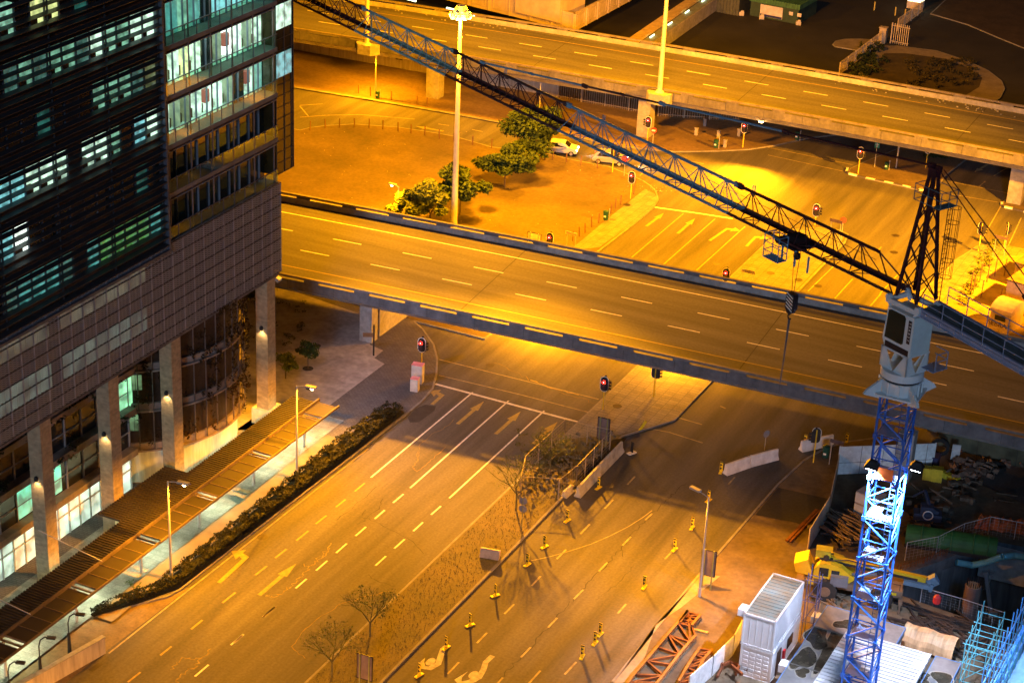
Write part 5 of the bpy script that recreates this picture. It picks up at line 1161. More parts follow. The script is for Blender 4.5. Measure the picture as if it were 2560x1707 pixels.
MB().box(2.35, 2.42, 1.0, 1.75, .1, 2.1).build('door', M('door_brown', (.10, .05, .03), .7), cl); MB().box(2.35, 2.41, 3.2, 4.3, 1.1, 1.9).build('window', dglass, cl); MB().box(2.35, 2.5, 2.3, 2.6, .8, 1.5).build('fire_extinguisher', M('red_paint', (.5, .03, .03), .5), cl)
MB().box(-.55, 0, .35, 1.2, 2.05-.1, 2.5).build('air_conditioner', wcont, ct); MB().box(-.56, -.55, .42, 1.12, 2.05, 2.4).build('grille', bk, ct)
plt_ = P(*((1700+1160/4.795), (1380+1480/4.795))); tag(MB().box(-.6, .6, -1, 1, .1, .14).box(-.6, .6, -1, -.9, 0, .1).box(-.6, .6, .9, 1, 0, .1).build('wooden_step', M('plank', (.25, .16, .09), .9), loc=(-31.5, 112.6, .14)), 'wooden step of planks before the brown door of the lower container', 'step')
# scaffold tower behind the containers
def scaffold(label, x0, y0, nx, ny, nz, s, lift, mat, z0=.13, group=None, jit=0.):
    t = thing('scaffold', label, 'scaffold', (x0, y0, z0), group=group); m, r = MB(), MB()
    for i in range(nx+1):
        for j in range(ny+1): m.tube((i*s, j*s, 0), (i*s, j*s, nz*lift+.6+random.uniform(-.3, .4)), .035, 6)
    for k_ in range(1, nz+1):
        for i in range(nx+1): r.tube((i*s, -.2, k_*lift), (i*s, ny*s+.2, k_*lift), .03, 5)
        for j in range(ny+1): r.tube((-.2, j*s, k_*lift), (nx*s+.2, j*s, k_*lift), .03, 5)
    for k_ in range(nz):
        for i in range(nx): r.tube((i*s, 0, k_*lift), ((i+1)*s, 0, (k_+1)*lift), .025, 5)
        for j in range(ny): r.tube((nx*s, j*s, k_*lift), (nx*s, (j+1)*s, (k_+1)*lift), .025, 5)
    m.build('standard', mat, t); r.build('ledger', mat, t); return t
scb = M('scaffold_blue', (.08, .10, .25), .5, .3)
scaffold('slim dark blue scaffold tower right behind the white containers', -32.1, 118.7, 1, 1, 3, .8, 1.7, scb)
# site office roofs: white ribbed one and grey flat ones with puddles
rfm = M('flat_roof_grey', (.13, .13, .125), .7, var=.35, scale=.5, fine=4.); pud = M('puddle', (.045, .038, .025), .12, spec=.8, world=True, var=.3); edge = M('roof_edge_blue', (.08, .18, .38), .5)
A_ = P(2116, 1574, 3.2); B_ = P(2330, 1623, 3.2)
wr = thing('site_office', 'site office with a white ribbed sheet roof at the foot of the crane', 'office', (A_.x, A_.y, 0)); Lx = B_.x-A_.x
m = MB().box(0, Lx, -14, 0, 3.0, 3.14); y = -14.
while y < -.05: m.box(.05, Lx-.05, y, y+.2, 3.14, 3.22); y += .42
m.build('ribbed_roof', M('white_sheet', (.40, .43, .44), .45, .1, var=.08), wr); MB().box(.2, Lx-.2, -13.8, -.2, 0, 2.98).build('wall', wcont, wr); MB().box(Lx-.06, Lx+.12, -14, .02, 2.95, 3.25).build('gutter', wcont, wr)
def blob(c, rx, ry, z, sd):
    rr = random.Random(sd); ph = [rr.random()*6 for _ in range(3)]
    return [(c[0]+rx*(1+.22*math.sin(2*a+ph[0])+.16*math.sin(3*a+ph[1])+.08*math.sin(5*a+ph[2]))*math.cos(a), c[1]+ry*(1+.22*math.sin(2*a+ph[0])+.16*math.sin(3*a+ph[1]))*math.sin(a)) for a in [i*math.pi/14 for i in range(28)]]
def flat_roof(label, x0, x1, y0, y1, z, puds, seams=()):
    t = thing('site_office', label, 'office', (x0, y0, 0)); MB().box(0, x1-x0, 0, y1-y0, 2.0, z).build('flat_roof', rfm, t); MB().box(.12, x1-x0-.12, .12, y1-y0-.12, 0, 1.98).build('wall', wcont, t)
    MB().box(-.05, 0, 0, y1-y0, z-.2, z+.02).box(0, x1-x0, y1-y0, y1-y0+.05, z-.2, z+.02).box(x1-x0, x1-x0+.05, 0, y1-y0, z-.2, z+.02).build('roof_edge', edge, t)
    s = MB()
    for sy in seams: s.box(0, x1-x0, sy-y0-.05, sy-y0+.05, z, z+.04)
    if s.v: s.build('seam', M('seam_dark', (.09, .09, .085), .8), t)
    for i, (px, py, rx, ry) in enumerate(puds):
        p = P(px, py, z); pm_ = MB().sheet([(a-x0, b-y0) for a, b in blob((p.x, p.y), rx, ry, z, i*7+int(px))], z+.006); pm_.build('puddle', pud, t); MB().sheet([(a-x0, b-y0) for a, b in blob((p.x, p.y), rx*1.12, ry*1.12, z, i*7+int(px))], z+.003).build('stain', M('puddle_rim', (.22, .20, .16), .8), t)
    return t
g0 = P(2069, 1515, 2.6); g1 = P(1938, 1707, 2.6); g2 = P(2266, 1566, 2.6)
flat_roof('grey flat-roofed site office with large dark puddles between containers and white roof', g0.x, A_.x-.15, g0.y-16, g0.y-.1-2.4, 2.6, [(2043, 1590, .75, 1.5), (2010, 1645, .6, 1.7), (2005, 1680, .5, .5), (2080, 1610, .55, 3.0)], [g0.y-8.2])
flat_roof('narrow grey flat roof lying crosswise behind the white ribbed roof', g0.x, g2.x, A_.y+.15, g0.y, 2.7, [(2112, 1560, .65, .7)])
h0 = P(2402, 1657, 2.6); flat_roof('grey flat-roofed site office right of the white ribbed roof, with brown puddles', B_.x+.3, h0.x, h0.y-12, h0.y, 2.6, [(2312, 1689, .35, .4), (2358, 1697, .8, .8), (2300, 1704, .5, .5)], [h0.y-6.2])
for q in ((2035, 1537), (1965, 1660)):
    b = P(*q, 2.2); tag(MB().obox((0, 0, 0), (.6, .8, .6), 0).obox((.32, 0, .1), (.06, .5, .4), 0).build('air_conditioner', wcont, loc=(g0.x-.45, b.y, 2.0)), 'small white air conditioning unit on the left edge of the grey roof, %s one' % ('upper' if q[1] < 1600 else 'lower'), 'air conditioner')
# hoardings
hwm = M('hoarding_white', (.62, .66, .66), .6, var=.2, scale=.5, fine=3.)
def hoarding(label, pts, h, mat=hwm, seam=2.4, mid=True, z=.13):
    a0 = vec(pts[0]); t = thing('hoarding', label, 'hoarding', (a0.x, a0.y, z)); m, s = MB(), MB()
    for a, b in zip(pts, pts[1:]):
        a, b = vec(a)-a0, vec(b)-a0; a.z = b.z = 0; d = (b-a); L = d.length; d.normalize(); nn = Vector((d.y, -d.x, 0)); m.bar(a+Vector((0, 0, h/2)), b+Vector((0, 0, h/2)), .07, h)
        x = seam
        while x < L: s.bar(a+d*x+nn*.037, a+d*x+nn*.037+Vector((0, 0, h)), .03); x += seam
        if mid: s.bar(a+nn*.037+Vector((0, 0, h*.42)), b+nn*.037+Vector((0, 0, h*.42)), .03)
        for xx in (0, L): m.bar(a+d*xx, a+d*xx+Vector((0, 0, h+.05)), .09)
    m.build('panel', mat, t); s.build('seam', crackm, t); return t
hc = P(2092, 1185, .13); hoarding('tall white panelled hoarding behind the crane mast below the freeway', [hc, P(2330, 1176, .13)], 2.6, seam=1.9)
hoarding('whitewashed hoarding running down from the white panels towards the yellow crane', [P(2092, 1187, .13), P(2070, 1290, .13), P(2019, 1374, .13)], 1.9, M('hoarding_worn', (.42, .36, .26), .8, var=.35, scale=.8), seam=9, mid=False)
hoarding('low white hoarding curving past the corner of the white containers', [P(1720, 1740, .13), P(1778, 1690, .13), P(1830, 1638, .13), P(1850, 1600, .13)], 1.7, hwm, seam=30, mid=False)
# rusty steel trusses
rust = M('rusty_steel', (.16, .055, .022), .75, .2, var=.45, scale=2.); rustb = M('primer_steel', (.19, .085, .03), .7, .1, var=.35, scale=1.5)
def truss(label, pl, pr, mat, n, h=.35, diag=True, z=.14):
    a0 = vec(pl[0]); t = thing('steel_truss', label, 'steel truss', (a0.x, a0.y, z), group='rusty trusses lying by the road'); m, d = MB(), MB(); pl = [vec(p)-a0 for p in pl]; pr = [vec(p)-a0 for p in pr]
    for L_ in (pl, pr):
        for a, b in zip(L_, L_[1:]):
            for zz in (.08, h): m.bar((a.x, a.y, zz), (b.x, b.y, zz), .2, .06)
            m.bar((a.x, a.y, h/2), (b.x, b.y, h/2), .04, h)
    def lerpl(L_, t_):
        k_ = t_*(len(L_)-1); i = min(int(k_), len(L_)-2); return L_[i].lerp(L_[i+1], k_-i)
    for i in range(n+1):
        a, b = lerpl(pl, i/n), lerpl(pr, i/n); a.z = b.z = h/2; d.bar(a, b, .13, .18)
        if i < n: c = lerpl(pr if i % 2 else pl, (i+1)/n); s = a if i % 2 == 0 else b; c2 = lerpl(pr, (i+1)/n) if i % 2 == 0 else lerpl(pl, (i+1)/n); c2.z = h/2; d.bar(s, c2, .13, .16)
    m.build('chord', mat, t); d.build('bracing', rust, t); return t
R7 = lambda x, y: P(1240+x/2.613, 1107+y/2.613)
truss('long orange-brown steel truss lying beside the wide road at the bottom', [R7(830, 1660), R7(880, 1568), R7(1080, 1330), R7(1250, 1130)], [R7(1000, 1660), R7(1075, 1568), R7(1215, 1385), R7(1300, 1290)], rustb, 8)
truss('stubby end piece of rusty truss at the head of the long truss', [R7(1195, 1205), R7(1250, 1130)], [R7(1275, 1225), R7(1335, 1150)], rustb, 3)
truss('smaller rusty truss leaning near the low white hoarding', [R7(1190, 1590), R7(1260, 1470), R7(1330, 1370)], [R7(1290, 1570), R7(1350, 1450), R7(1410, 1380)], rustb, 5)
m = MB(); 
for q in ((1290, 1228, 1385, 1250), (1295, 1234, 1380, 1256)): m.bar(R7(*q[:2])+Vector((0, 0, .2)), R7(*q[2:])+Vector((0, 0, .2)), .1)
tag(m.build('timber', M('yellow_timber', (.5, .3, .08), .7)), 'two pale timbers lying on the dirt across the end of the long truss', 'timber')
for i, (q, w) in enumerate(((((1590, 1500), (1620, 1470)), 0), (((1455, 1410), (1475, 1500)), 0), (((1475, 1500), (1440, 1568)), 0), (((1475, 1500), (1520, 1480), (1640, 1530)), 0), (((1600, 1475), (1560, 1568)), 0), (((1610, 1475), (1650, 1530)), 0), (((1530, 1530), (1600, 1590)), 0))):
    o = MB(); pts = [R7(*p)+Vector((0, 0, .3+.12*i)) for p in q]
    for a, b in zip(pts, pts[1:]): o.bar(a, b, .16, .22)
    tag(o.build('steel_beam', rust), 'dark red steel offcut in the heap between the low hoarding and lower container', 'beam', 'steel offcuts in the heap by the containers')
m = MB()
for i in range(4): m.bar(P(2040+i*3, 1273+i, .2+.08*(i % 2)), P(1965+i*3.4, 1350+i*1.2, .2+.08*(i % 2)), .12)
tag(m.build('steel_bars', rust), 'bundle of long rusty bars lying on the dirt left of the worn hoarding', 'steel bars')
# crates, poles, skips, tyres, machines in the upper yard
cb_ = M('cardboard', (.28, .19, .10), .8, var=.2); cwh = M('wrap_white', (.5, .52, .52), .6)
for i, z in enumerate((.13, 1.15)):
    b = P(2134, 1282, .13); t = thing('crate', ('lower', 'upper')[i]+' brown and white boxed pallet left of the lit crane mast', 'crate', (b.x, b.y, z), -.25, group='boxed pallets by the mast')
    MB().box(0, 2.0, 0, 1.3, 0, .96).build('box', cb_, t); MB().box(-.02, 2.02, -.01, 1.31, .96, 1.0).build('lid', M('lid_grey', (.3, .3, .32), .7), t); MB().box(-.02, .9, -.03, -.001, .05, .92).box(-.03, -.001, 0, 1.3, .05, .92).build('wrap', cwh, t); MB().box(1.5, 1.75, -.04, -.031, .45, .8).build('label', wh_, t)
m = MB(); rr = random.Random(3)
for i in range(60):
    a = P(2120+rr.uniform(-45, 45), 1310+rr.uniform(-22, 34), .2+rr.random()*.7); an = R_(150)+rr.uniform(-.3, .3); L = rr.uniform(1.6, 3.2); v = Vector((math.cos(an), math.sin(an), rr.uniform(-.03, .06)))*L/2; m.tube(a-v, a+v, .06, 6)
tag(m.build('scaffold_poles', M('old_poles', (.22, .17, .12), .7, .2, var=.5, scale=4)), 'untidy heap of scaffold poles left of the crane mast', 'pole heap', kind='stuff')
def tyre(label, b, r, flat, face=0):
    t = thing('tyre', label, 'tyre', b, face); m = MB(); n = 20; prof = [(r, .16), (r, -.16), (r*.93, -.22), (r*.62, -.2), (r*.58, 0), (r*.62, .2), (r*.93, .22)]; vs = []
    for i in range(n):
        a = 2*math.pi*i/n
        for q, w in prof: vs.append((q*math.cos(a), q*math.sin(a), w+.22) if flat else (q*math.cos(a), w, q*math.sin(a)+r))
    p_ = len(prof); m.add(vs, [(i*p_+j, ((i+1) % n)*p_+j, ((i+1) % n)*p_+(j+1) % p_, i*p_+(j+1) % p_) for i in range(n) for j in range(p_)]); m.build('rubber', M('rubber', (.02, .02, .02), .85), t, fix=True); return t
tyre('big black tyre standing against the right end of the white panelled hoarding', P(2346, 1138, .13), .85, False, .2); tyre('black tyre lying flat on the dark yard beside the far wall', P(2492, 1173, .13), .75, True)
skm = M('skip_yellow', (.52, .42, .03), .6, var=.3)
for i, (q, rz) in enumerate(((R8(1195, 235), .2), (R8(1255, 245), .2), (R8(1335, 235), -.35))):
    b = P(*q, .13); t = thing('concrete_skip', ('leftmost of the three yellow ribbed moulds in the dark yard', 'middle of the three yellow ribbed moulds, standing upright', 'yellow ribbed mould lying lengthwise, rightmost of the three')[i], 'mould', b, rz)
    w, l, h = ((.8, .5, 1.1), (.9, .6, 1.2), (2.0, .5, .5))[i]; m = MB().box(-w/2, w/2, -l/2, l/2, 0, h); m.build('body', skm, t); m = MB()
    for k_ in range(6): x = -w/2+w*(k_+.3)/6; m.box(x, x+.07, -l/2-.06, l/2+.06, 0, h)
    m.build('rib', skm, t)
b = P(*R8(1210, 160), .13); tag(MB().box(-.7, .7, -.5, .5, 0, 1.2).box(-.75, .75, -.55, .55, 1.2, 1.28).build('tool_box', M('navy_box', (.03, .035, .09), .6), loc=b), 'dark blue box standing behind the yellow moulds', 'box')
b = P(*R8(1375, 115), .13); tag(MB().obox((0, 0, .8), (.7, .1, 1.6), .3, R_(10)).obox((0, .3, .6), (.06, .5, 1.2), .3).build('panel', cwh, loc=b), 'pale panel leaning upright in the dark yard beside the rubble', 'panel')
m = MB(); rr = random.Random(5)
for i in range(90): p = P(2440+rr.gauss(0, 32), 1168+rr.gauss(0, 14), .2+rr.random()*.5); m.obox(p, (rr.uniform(.2, .9), rr.uniform(.15, .5), rr.uniform(.1, .4)), rr.random()*3, rr.random())
tag(m.build('rubble', M('rubble', (.16, .11, .08), .9, var=.5, scale=3)), 'low heap of rubble and scrap in the dark yard', 'rubble', kind='stuff')
# back wall of the yard
wa, wb = P(2345, 1112, .13), P(2760, 1225, .13); hoarding('long greenish brown wall at the back of the yard below the freeway', [wa, wb], 2.2, M('yard_wall', (.10, .10, .06), .8, var=.5, scale=.5), seam=3.4, mid=False)
# green tank and dark machine
gt = thing('tank', 'long green tarpaulin-covered tank behind the crane mast', 'tank', P(2262, 1352, .13), -.02+.25); gmt = M('tank_green', (.02, .085, .018), .6, var=.4, scale=.7)
m = MB(); n = 12; vs = []
for x in (0, 7.0):
    for i in range(n+1): a = math.pi*i/n; vs.append((x, -.95*math.cos(a), .35+1.15*math.sin(a)))
m.add(vs, [(i, i+1, n+2+i, n+1+i) for i in range(n)]+[tuple(range(n, -1, -1)), tuple(range(n+1, 2*n+2))]); m.build('shell', gmt, gt, fix=True); m = MB()
for x in (1.2, 3.5, 5.2, 6.3): m.path([(x, -1.0*math.cos(a), .36+1.2*math.sin(a)) for a in [math.pi*i/10 for i in range(11)]], .05, 5)
m.build('strap', M('tank_strap', (.03, .1, .03), .6), gt); MB().box(0, 7, -.9, .9, 0, .36).build('skid', bk, gt)
ex = thing('drilling_machine', 'dark blue machine with a round wheel disc in the shadow behind the mast', 'machine', P(*R8(1190, 520), .13), .3)
dkb = M('machine_navy', (.02, .03, .06), .5); MB().box(-1.1, 1.1, -.5, .5, .3, 1.0).box(-.6, .4, -.4, .4, 1.0, 1.6).obox((.5, 0, 1.2), (.7, .5, .3), 0, 0, .4).build('body', dkb, ex); MB().box(-1.3, 1.3, -.75, -.45, 0, .4).box(-1.3, 1.3, .45, .75, 0, .4).build('track', bk, ex)
m = MB().path([(.38*math.cos(a), -.6, 1.0+.38*math.sin(a)) for a in [i*math.pi/10 for i in range(21)]], .05, 6); m.build('wheel_disc', galv, ex); MB().bar((.2, 0, 1.2), (-.4, .6, 2.6), .2).bar((-.4, .6, 2.6), (-1.2, 1.2, 1.6), .15).build('boom', dkb, ex)
# orange netting and barrier rail over the pit edge
sh = MB(); a, b = P(*R8(1500, 560), .15), P(*R8(1900, 610), .15); rr = random.Random(9); cols_ = 24
vs = []
for i in range(cols_+1):
    for j in range(5): p = a.lerp(b, i/cols_); vs.append((p.x+rr.uniform(-.12, .12), p.y+j*.55+rr.uniform(-.1, .1), .2+.75*math.sin(j/4*math.pi)*rr.uniform(.5, 1.2)))
sh.add(vs, [(i*5+j, (i+1)*5+j, (i+1)*5+j+1, i*5+j+1) for i in range(cols_) for j in range(4)])
tag(sh.build('orange_netting', M('orange_net', (.40, .10, .03), .8, var=.5, scale=2.)), 'crumpled orange netting heaped along the pit edge at the right', 'netting')
def mesh_fence(label, pts, h, pitch=2.2, mat=galv, net=True, group=None, z=.13, lean=0):
    a0 = vec(pts[0]); t = thing('mesh_fence', label, 'fence', (a0.x, a0.y, z), group=group); m, w = MB(), MB()
    for a, b in zip(pts, pts[1:]):
        a, b = vec(a)-a0, vec(b)-a0; za, zb = 0, 0; a.z = b.z = 0; L = (b-a).length; n = max(1, round(L/pitch))
        for i in range(n+1): p = a.lerp(b, i/n); m.tube(p, p+Vector((lean, 0, h)), .035, 6)
        m.tube(a+Vector((lean, 0, h)), b+Vector((lean, 0, h)), .028, 5)
        if net:
            k_ = int(L/.32)
            for i in range(k_): p = a.lerp(b, i/k_); w.tube(p, p+Vector((lean, 0, h)), .006, 3)
            for j in range(1, 6): w.tube(a+Vector((0, 0, h*j/6)), b+Vector((0, 0, h*j/6)), .006, 3)
    m.build('fence_frame', mat, t)
    if w.v: w.build('mesh', mat, t)
    return t
mesh_fence('thin railing fence along the near edge of the deep pit', [P(2300, 1505, .13), P(2395, 1532, .13), P(2505, 1568, .13)], 1.3, 2.0)
mesh_fence('thin fence beside the green tank on the far edge of the pit', [P(2262, 1400, .13), P(2340, 1385, .13), P(2405, 1352, .13), P(2470, 1335, .13), P(2600, 1360, .13)], 1.6, 2.4)
# pit: abutment wall, column with starter bars, blue pipe, struts
cw = M('abutment_concrete', (.30, .32, .32), .8, var=.3, scale=.7, stretch=(1, 1, .4), fine=3.)
a, b, c = P(2461, 1350, 0), P(2720, 1412, 0), P(2250, 1425, 0)
ab = thing('abutment', 'pale concrete abutment beam on round legs at the right of the pit', 'wall', a+Vector((0, -1.2, 0)), math.atan2((b-a).y, (b-a).x))
MB().box(.1, 22, 0, .7, -2.6, .1).build('beam', cw, ab); MB().tube((5.4, .6, -6), (5.4, .6, -2.6), .75, 16).build('leg', cw, ab); MB().tube((14, .6, -6), (14, .6, -2.6), .75, 16).build('leg', cw, ab)
rw_ = thing('capping_beam', 'dark concrete capping beam with bent rebar along the far lip of the pit', 'beam', (0, 0, 0)); q = [P(2240, 1432, .1), P(2330, 1402, .1), P(2462, 1350, .1)]
m = MB()
for s, e in zip(q, q[1:]): m.bar(s-Vector((0, 0, .4)), e-Vector((0, 0, .4)), .9, 1.0)
m.build('beam', conc_d, rw_); m = MB()
for s, e in zip(q, q[1:]):
    for i in range(26): p = s.lerp(e, i/26); 
    for i in range(40): p = s.lerp(e, i/40)+Vector((random.uniform(-.1, .1), random.uniform(-.3, .3), 0)); m.tube(p, p+Vector((0, 0, .7)), .018, 4)
    for z in (.3, .6): m.tube(s+Vector((0, 0, z)), e+Vector((0, 0, z)), .018, 4)
m.build('rebar', rust, rw_)
cc = P(2420, 1545, -3.6); tz = PV(2432, 1462, cc.x, cc.y); col = thing('concrete_column', 'round concrete column with starter bars rising out of the pit', 'column', (cc.x, cc.y, -6))
MB().tube((0, 0, 0), (0, 0, tz+6), .62, 24).build('shaft', M('column_brown', (.24, .17, .15), .8, var=.25, scale=.8), col); MB().tube((0, 0, tz+6), (0, 0, tz+6.02), .57, 24).build('top_face', M('fresh_concrete', (.6, .42, .25), .8), col); m = MB()
for i in range(18): a_ = i*math.pi/9; m.tube((.5*math.cos(a_), .5*math.sin(a_), tz+5.9), (.53*math.cos(a_), .53*math.sin(a_), tz+6.45), .03, 5)
m.build('starter_bar', bk, col)
pp = [P(2391, 1405, -.3), P(2430, 1412, -.6), P(2462, 1406, -.2), P(2505, 1391, .7), P(2535, 1388, .7), P(2620, 1402, .7)]
tag(MB().path(pp, .26, 12).build('pipe', M('pipe_blue', (.10, .33, .42), .4, var=.25, scale=1.2)), 'bent light blue pipe crossing in front of the concrete abutment', 'pipe')
for i, (s, e) in enumerate(((P(2320, 1480, -3.6), P(2400, 1455, -3.4)), (P(2330, 1470, -5), P(2420, 1500, -5)), (P(2465, 1430, -2), P(2477, 1530, -5.5)), (P(2480, 1425, -1.8), P(2462, 1470, -4)))): tag(MB().bar(s, e, .28).bar(s-(e-s).normalized()*.1, s+(e-s).normalized()*.1, .45).build('strut', rust if i < 2 else galv), ('brown strut along the shadowed wall of the pit, upper one', 'brown strut low on the floor of the pit', 'thin pale prop standing right of the round pit column', 'short slanting prop under the blue pipe')[i], 'strut')
# yellow mobile crane
yel = M('plant_yellow', (.50, .34, .012), .5, .05, var=.15, scale=.7); dgr = M('plant_grey', (.10, .11, .13), .6); chs = M('chassis_brown', (.13, .09, .06), .7)
b0 = P(2040, 1500, .13); b1 = P(2305, 1540, .13); an = math.atan2((b1-b0).y, (b1-b0).x)
mc = thing('mobile_crane', 'yellow rough-terrain crane with its boom lowered to the right, behind the crane mast', 'mobile crane', P(2060, 1492, .13), an)
MB().box(-1.6, 5.6, -.2, 1.9, 1.0, 1.55).box(-2.2, -1.4, -.3, 2.0, .7, 1.4).build('chassis', chs, mc)
for x in (0, 4.1):
    for y in (-.35, 2.05):
        m = MB().tube((x, y-.28, .85), (x, y+.28, .85), .85, 20); 
        for i in range(20): a_ = i*math.pi/10; m.obox((x+.86*math.cos(a_), y, .85+.86*math.sin(a_)), (.06, .5, .12), 0, 0, -a_)
        w = m.build('tyre', M('rubber', (.02, .02, .02)), mc); MB().tube((x, y-.3, .85), (x, y+.3, .85), .42, 14).build('rim', chs, w)
for x in (-2.0, 5.4): MB().box(x, x+.3, -.9, 2.6, .8, 1.1).box(x+.05, x+.2, -.95, -.8, 0, 1.0).box(x+.05, x+.2, 2.5, 2.65, 0, 1.0).build('outrigger', chs, mc)
m = MB(); m.yprism([(-1.0, 1.6), (1.7, 1.6), (2.1, 2.0), (1.0, 2.8), (.2, 3.0), (-.6, 2.9), (-1.0, 2.4)], -.15, .45); m.yprism([(-1.0, 1.6), (1.7, 1.6), (2.1, 2.0), (1.0, 2.8), (.2, 3.0), (-.6, 2.9), (-1.0, 2.4)], 1.2, 1.7); m.build('superstructure', yel, mc, fix=True)
m = MB().add([(-2.3, -.1, 1.9), (-1.0, -.1, 1.7), (-1.0, 1.7, 1.7), (-2.3, 1.7, 1.9), (-2.5, 0, 2.5), (-1.5, .1, 2.95), (-1.5, 1.6, 2.95), (-2.5, 1.6, 2.5)], MB.BF); m.build('counterweight', yel, mc)
MB().box(-.9, .2, 1.9, 2.6, 1.7, 2.9).box(-1.0, .1, .4, 1.2, 3.1, 3.7).build('winch_housing', M('plant_olive', (.30, .28, .02), .6), mc)
m = MB(); m.bar((-.3, .8, 2.95), (7.2, .8, 2.3), .42, .44); m.bar((-.3, .6, 3.2), (7.2, .6, 2.55), .05, .05); m.build('boom', yel, mc); MB().bar((5.6, .4, 2.1), (7.6, .4, 1.95), .3, .35).bar((7.4, .8, 2.1), (8.0, .8, 2.55), .6, .7).bar((7.6, .5, 1.6), (7.7, .5, 2.2), .3, .25).build('boom_head', M('plant_blue_grey', (.08, .14, .20), .6), mc); MB().tube((1.2, .2, 2.0), (3.6, .3, 2.45), .14, 10).build('lift_cylinder', dgr, mc); MB().box(-.6, .1, -.17, -.15, 1.9, 2.6).box(.3, .9, -.17, -.15, 1.8, 2.5).build('window', dglass, mc); MB().box(2.4, 5.2, -.24, -.2, 1.2, 1.4).box(-1.5, -.9, -.24, -.2, 1.1, 1.5).build('panel', yel, mc); MB().path([(.2, .2, 3.1), (1.4, .3, 3.3), (2.6, .5, 3.0), (4, .6, 2.9)], .04).build('hose', bk, mc); MB().bar((1.6, -.1, 1.6), (1.6, -.1, 2.4), .04).bar((5.4, -.1, 1.6), (5.4, -.1, 2.1), .04).bar((1.6, -.1, 2.3), (5.4, -.1, 2.05), .03).build('handrail', bk, mc)
MB().box(.3, 1.6, -.6, -.18, 1.4, 2.2).build('fuel_tank', dgr, mc); MB().bar((-.2, .57, 2.85), (6.6, .57, 2.28), .03, .22).build('boom_stripe', bk, mc); MB().box(-.7, .3, .3, 1.3, 3.0, 3.12).tube((-.2, .2, 3.2), (-.2, 1.4, 3.2), .22, 10).build('winch', bk, mc); MB().lathe([(.28, 0), (.3, .1), (.3, .5), (.1, .7)], (8.2, .6, .6), 8).build('hook_block', M('red_paint', (.5, .03, .03)), mc)
# rusty tarpaulin shelter
t = thing('shelter', 'curved orange-brown sheet shelter beside the white ribbed roof', 'shelter', P(2322, 1624, .13), -.05); m = MB(); n = 10; vs = []
for k_ in range(9):
    for i in range(n+1): a_ = math.pi*i/n; vs.append((-1.9+k_*.48, -1.0*math.cos(a_), .3+1.3*math.sin(a_)+.07*math.sin(k_*1.6+i*.4)))
m.add(vs, [(k_*(n+1)+i, k_*(n+1)+i+1, (k_+1)*(n+1)+i+1, (k_+1)*(n+1)+i) for k_ in range(8) for i in range(n)]); m.build('sheet', M('rust_sheet', (.42, .27, .14), .5, var=.45, scale=1.1, stretch=(2.5, .5, .5)), t, fix=True)
# dark scrap and timber in front of the pit
m = MB(); rr = random.Random(11)
for i in range(110): p = P(2330+rr.gauss(20, 60), 1585+rr.gauss(-5, 24)+ .0, .25+rr.random()*.2); an_ = R_(-20)+rr.gauss(0, .5); L = rr.uniform(1, 3.6); v = Vector((math.cos(an_), math.sin(an_), 0))*L/2; m.bar(p-v, p+v, rr.uniform(.06, .18))
tag(m.build('scrap_timber', M('scrap_dark', (.035, .025, .02), .9, var=.5, scale=2)), 'dark scattered timber and bars on the strip in front of the pit', 'scrap', kind='stuff')
m = MB(); a, b = P(2235, 1505, .2), P(2455, 1580, .2)
for y in (0, .35): m.bar(a+Vector((0, y, 0)), b+Vector((0, y, 0)), .16)
tag(m.build('rail_beam', bk), 'pair of long black beams lying parallel to the pit railing', 'beam')
# blue lit scaffolding and slab in the corner
scc = M('scaffold_cyan', (.10, .42, .50), .5, .2); q0 = P(2475, 1690, 3.0)
sc = thing('new_building', 'unfinished slab wrapped in sheeting and lit blue at the lower right corner', 'building', (0, 0, 0)); a, b = P(2500, 1740, 6.5), P(2592, 1560, 6.5); d = (b-a).normalized(); nn = Vector((d.y, -d.x, 0))
m = MB().prism([tuple((a-d*8)[:2]), tuple((b+d*12)[:2]), tuple((b+d*12+nn*16)[:2]), tuple((a-d*8+nn*16)[:2])], -5.9, 6.3); m.build('slab', M('sheeting_blue', (.16, .32, .55), .6, var=.3, scale=.6, world=True), sc)
m = MB()
for off_, z_ in ((-.5, 6.9), (-.5, 7.4), (-.5, 5.6), (-1.4, 6.2), (-1.4, 4.6), (-.5, 4.2)):
    m.tube(a-d*8-nn*(-off_)+Vector((0, 0, z_-6.5)), b+d*12-nn*(-off_)+Vector((0, 0, z_-6.5)), .05, 6)
i = 0
while i < 30:
    for off_ in (-.5, -1.4): p = a-d*8+d*i*1.25+nn*off_; m.tube((p.x, p.y, -5.9), (p.x, p.y, 7.5+random.uniform(-.3, .5)), .045, 6)
    i += 1
m.build('edge_scaffold', M('scaffold_bright', (.08, .30, .60), .5, .2), sc)
scaffold('tangle of cyan scaffold tubes before the blue lit slab', P(2415, 1700, .1).x, P(2415, 1700, .1).y-2.5, 2, 3, 3, 1.5, 1.5, scc)
lamp('AREA', 'site_flood', tuple((a+b)/2+nn*3+Vector((0, 0, 8))), E_BL, (.12, .42, 1), sc, 3., (a+b)/2-nn*3)
t = thing('added_floodlight', 'portable site floodlight on a stand left of the cyan scaffold', 'floodlight', P(2462, 1655, .1)); MB().tube((0, 0, 0), (0, 0, 4), .05, 6).bar((-.6, 0, 0), (.6, 0, 0), .08).bar((0, -.6, 0), (0, .6, 0), .08).build('stand', bk, t); MB().obox((0, 0, 4.1), (.6, .25, .4), .4).build('lamp_head', bk, t)
l = lamp('SPOT', 'site_flood', (0, 0, 3.9), E_SF, (.55, .72, 1), t, .3, (-6, 1, 0), 150, .6)  # floodlight added to brighten the yard and the containers
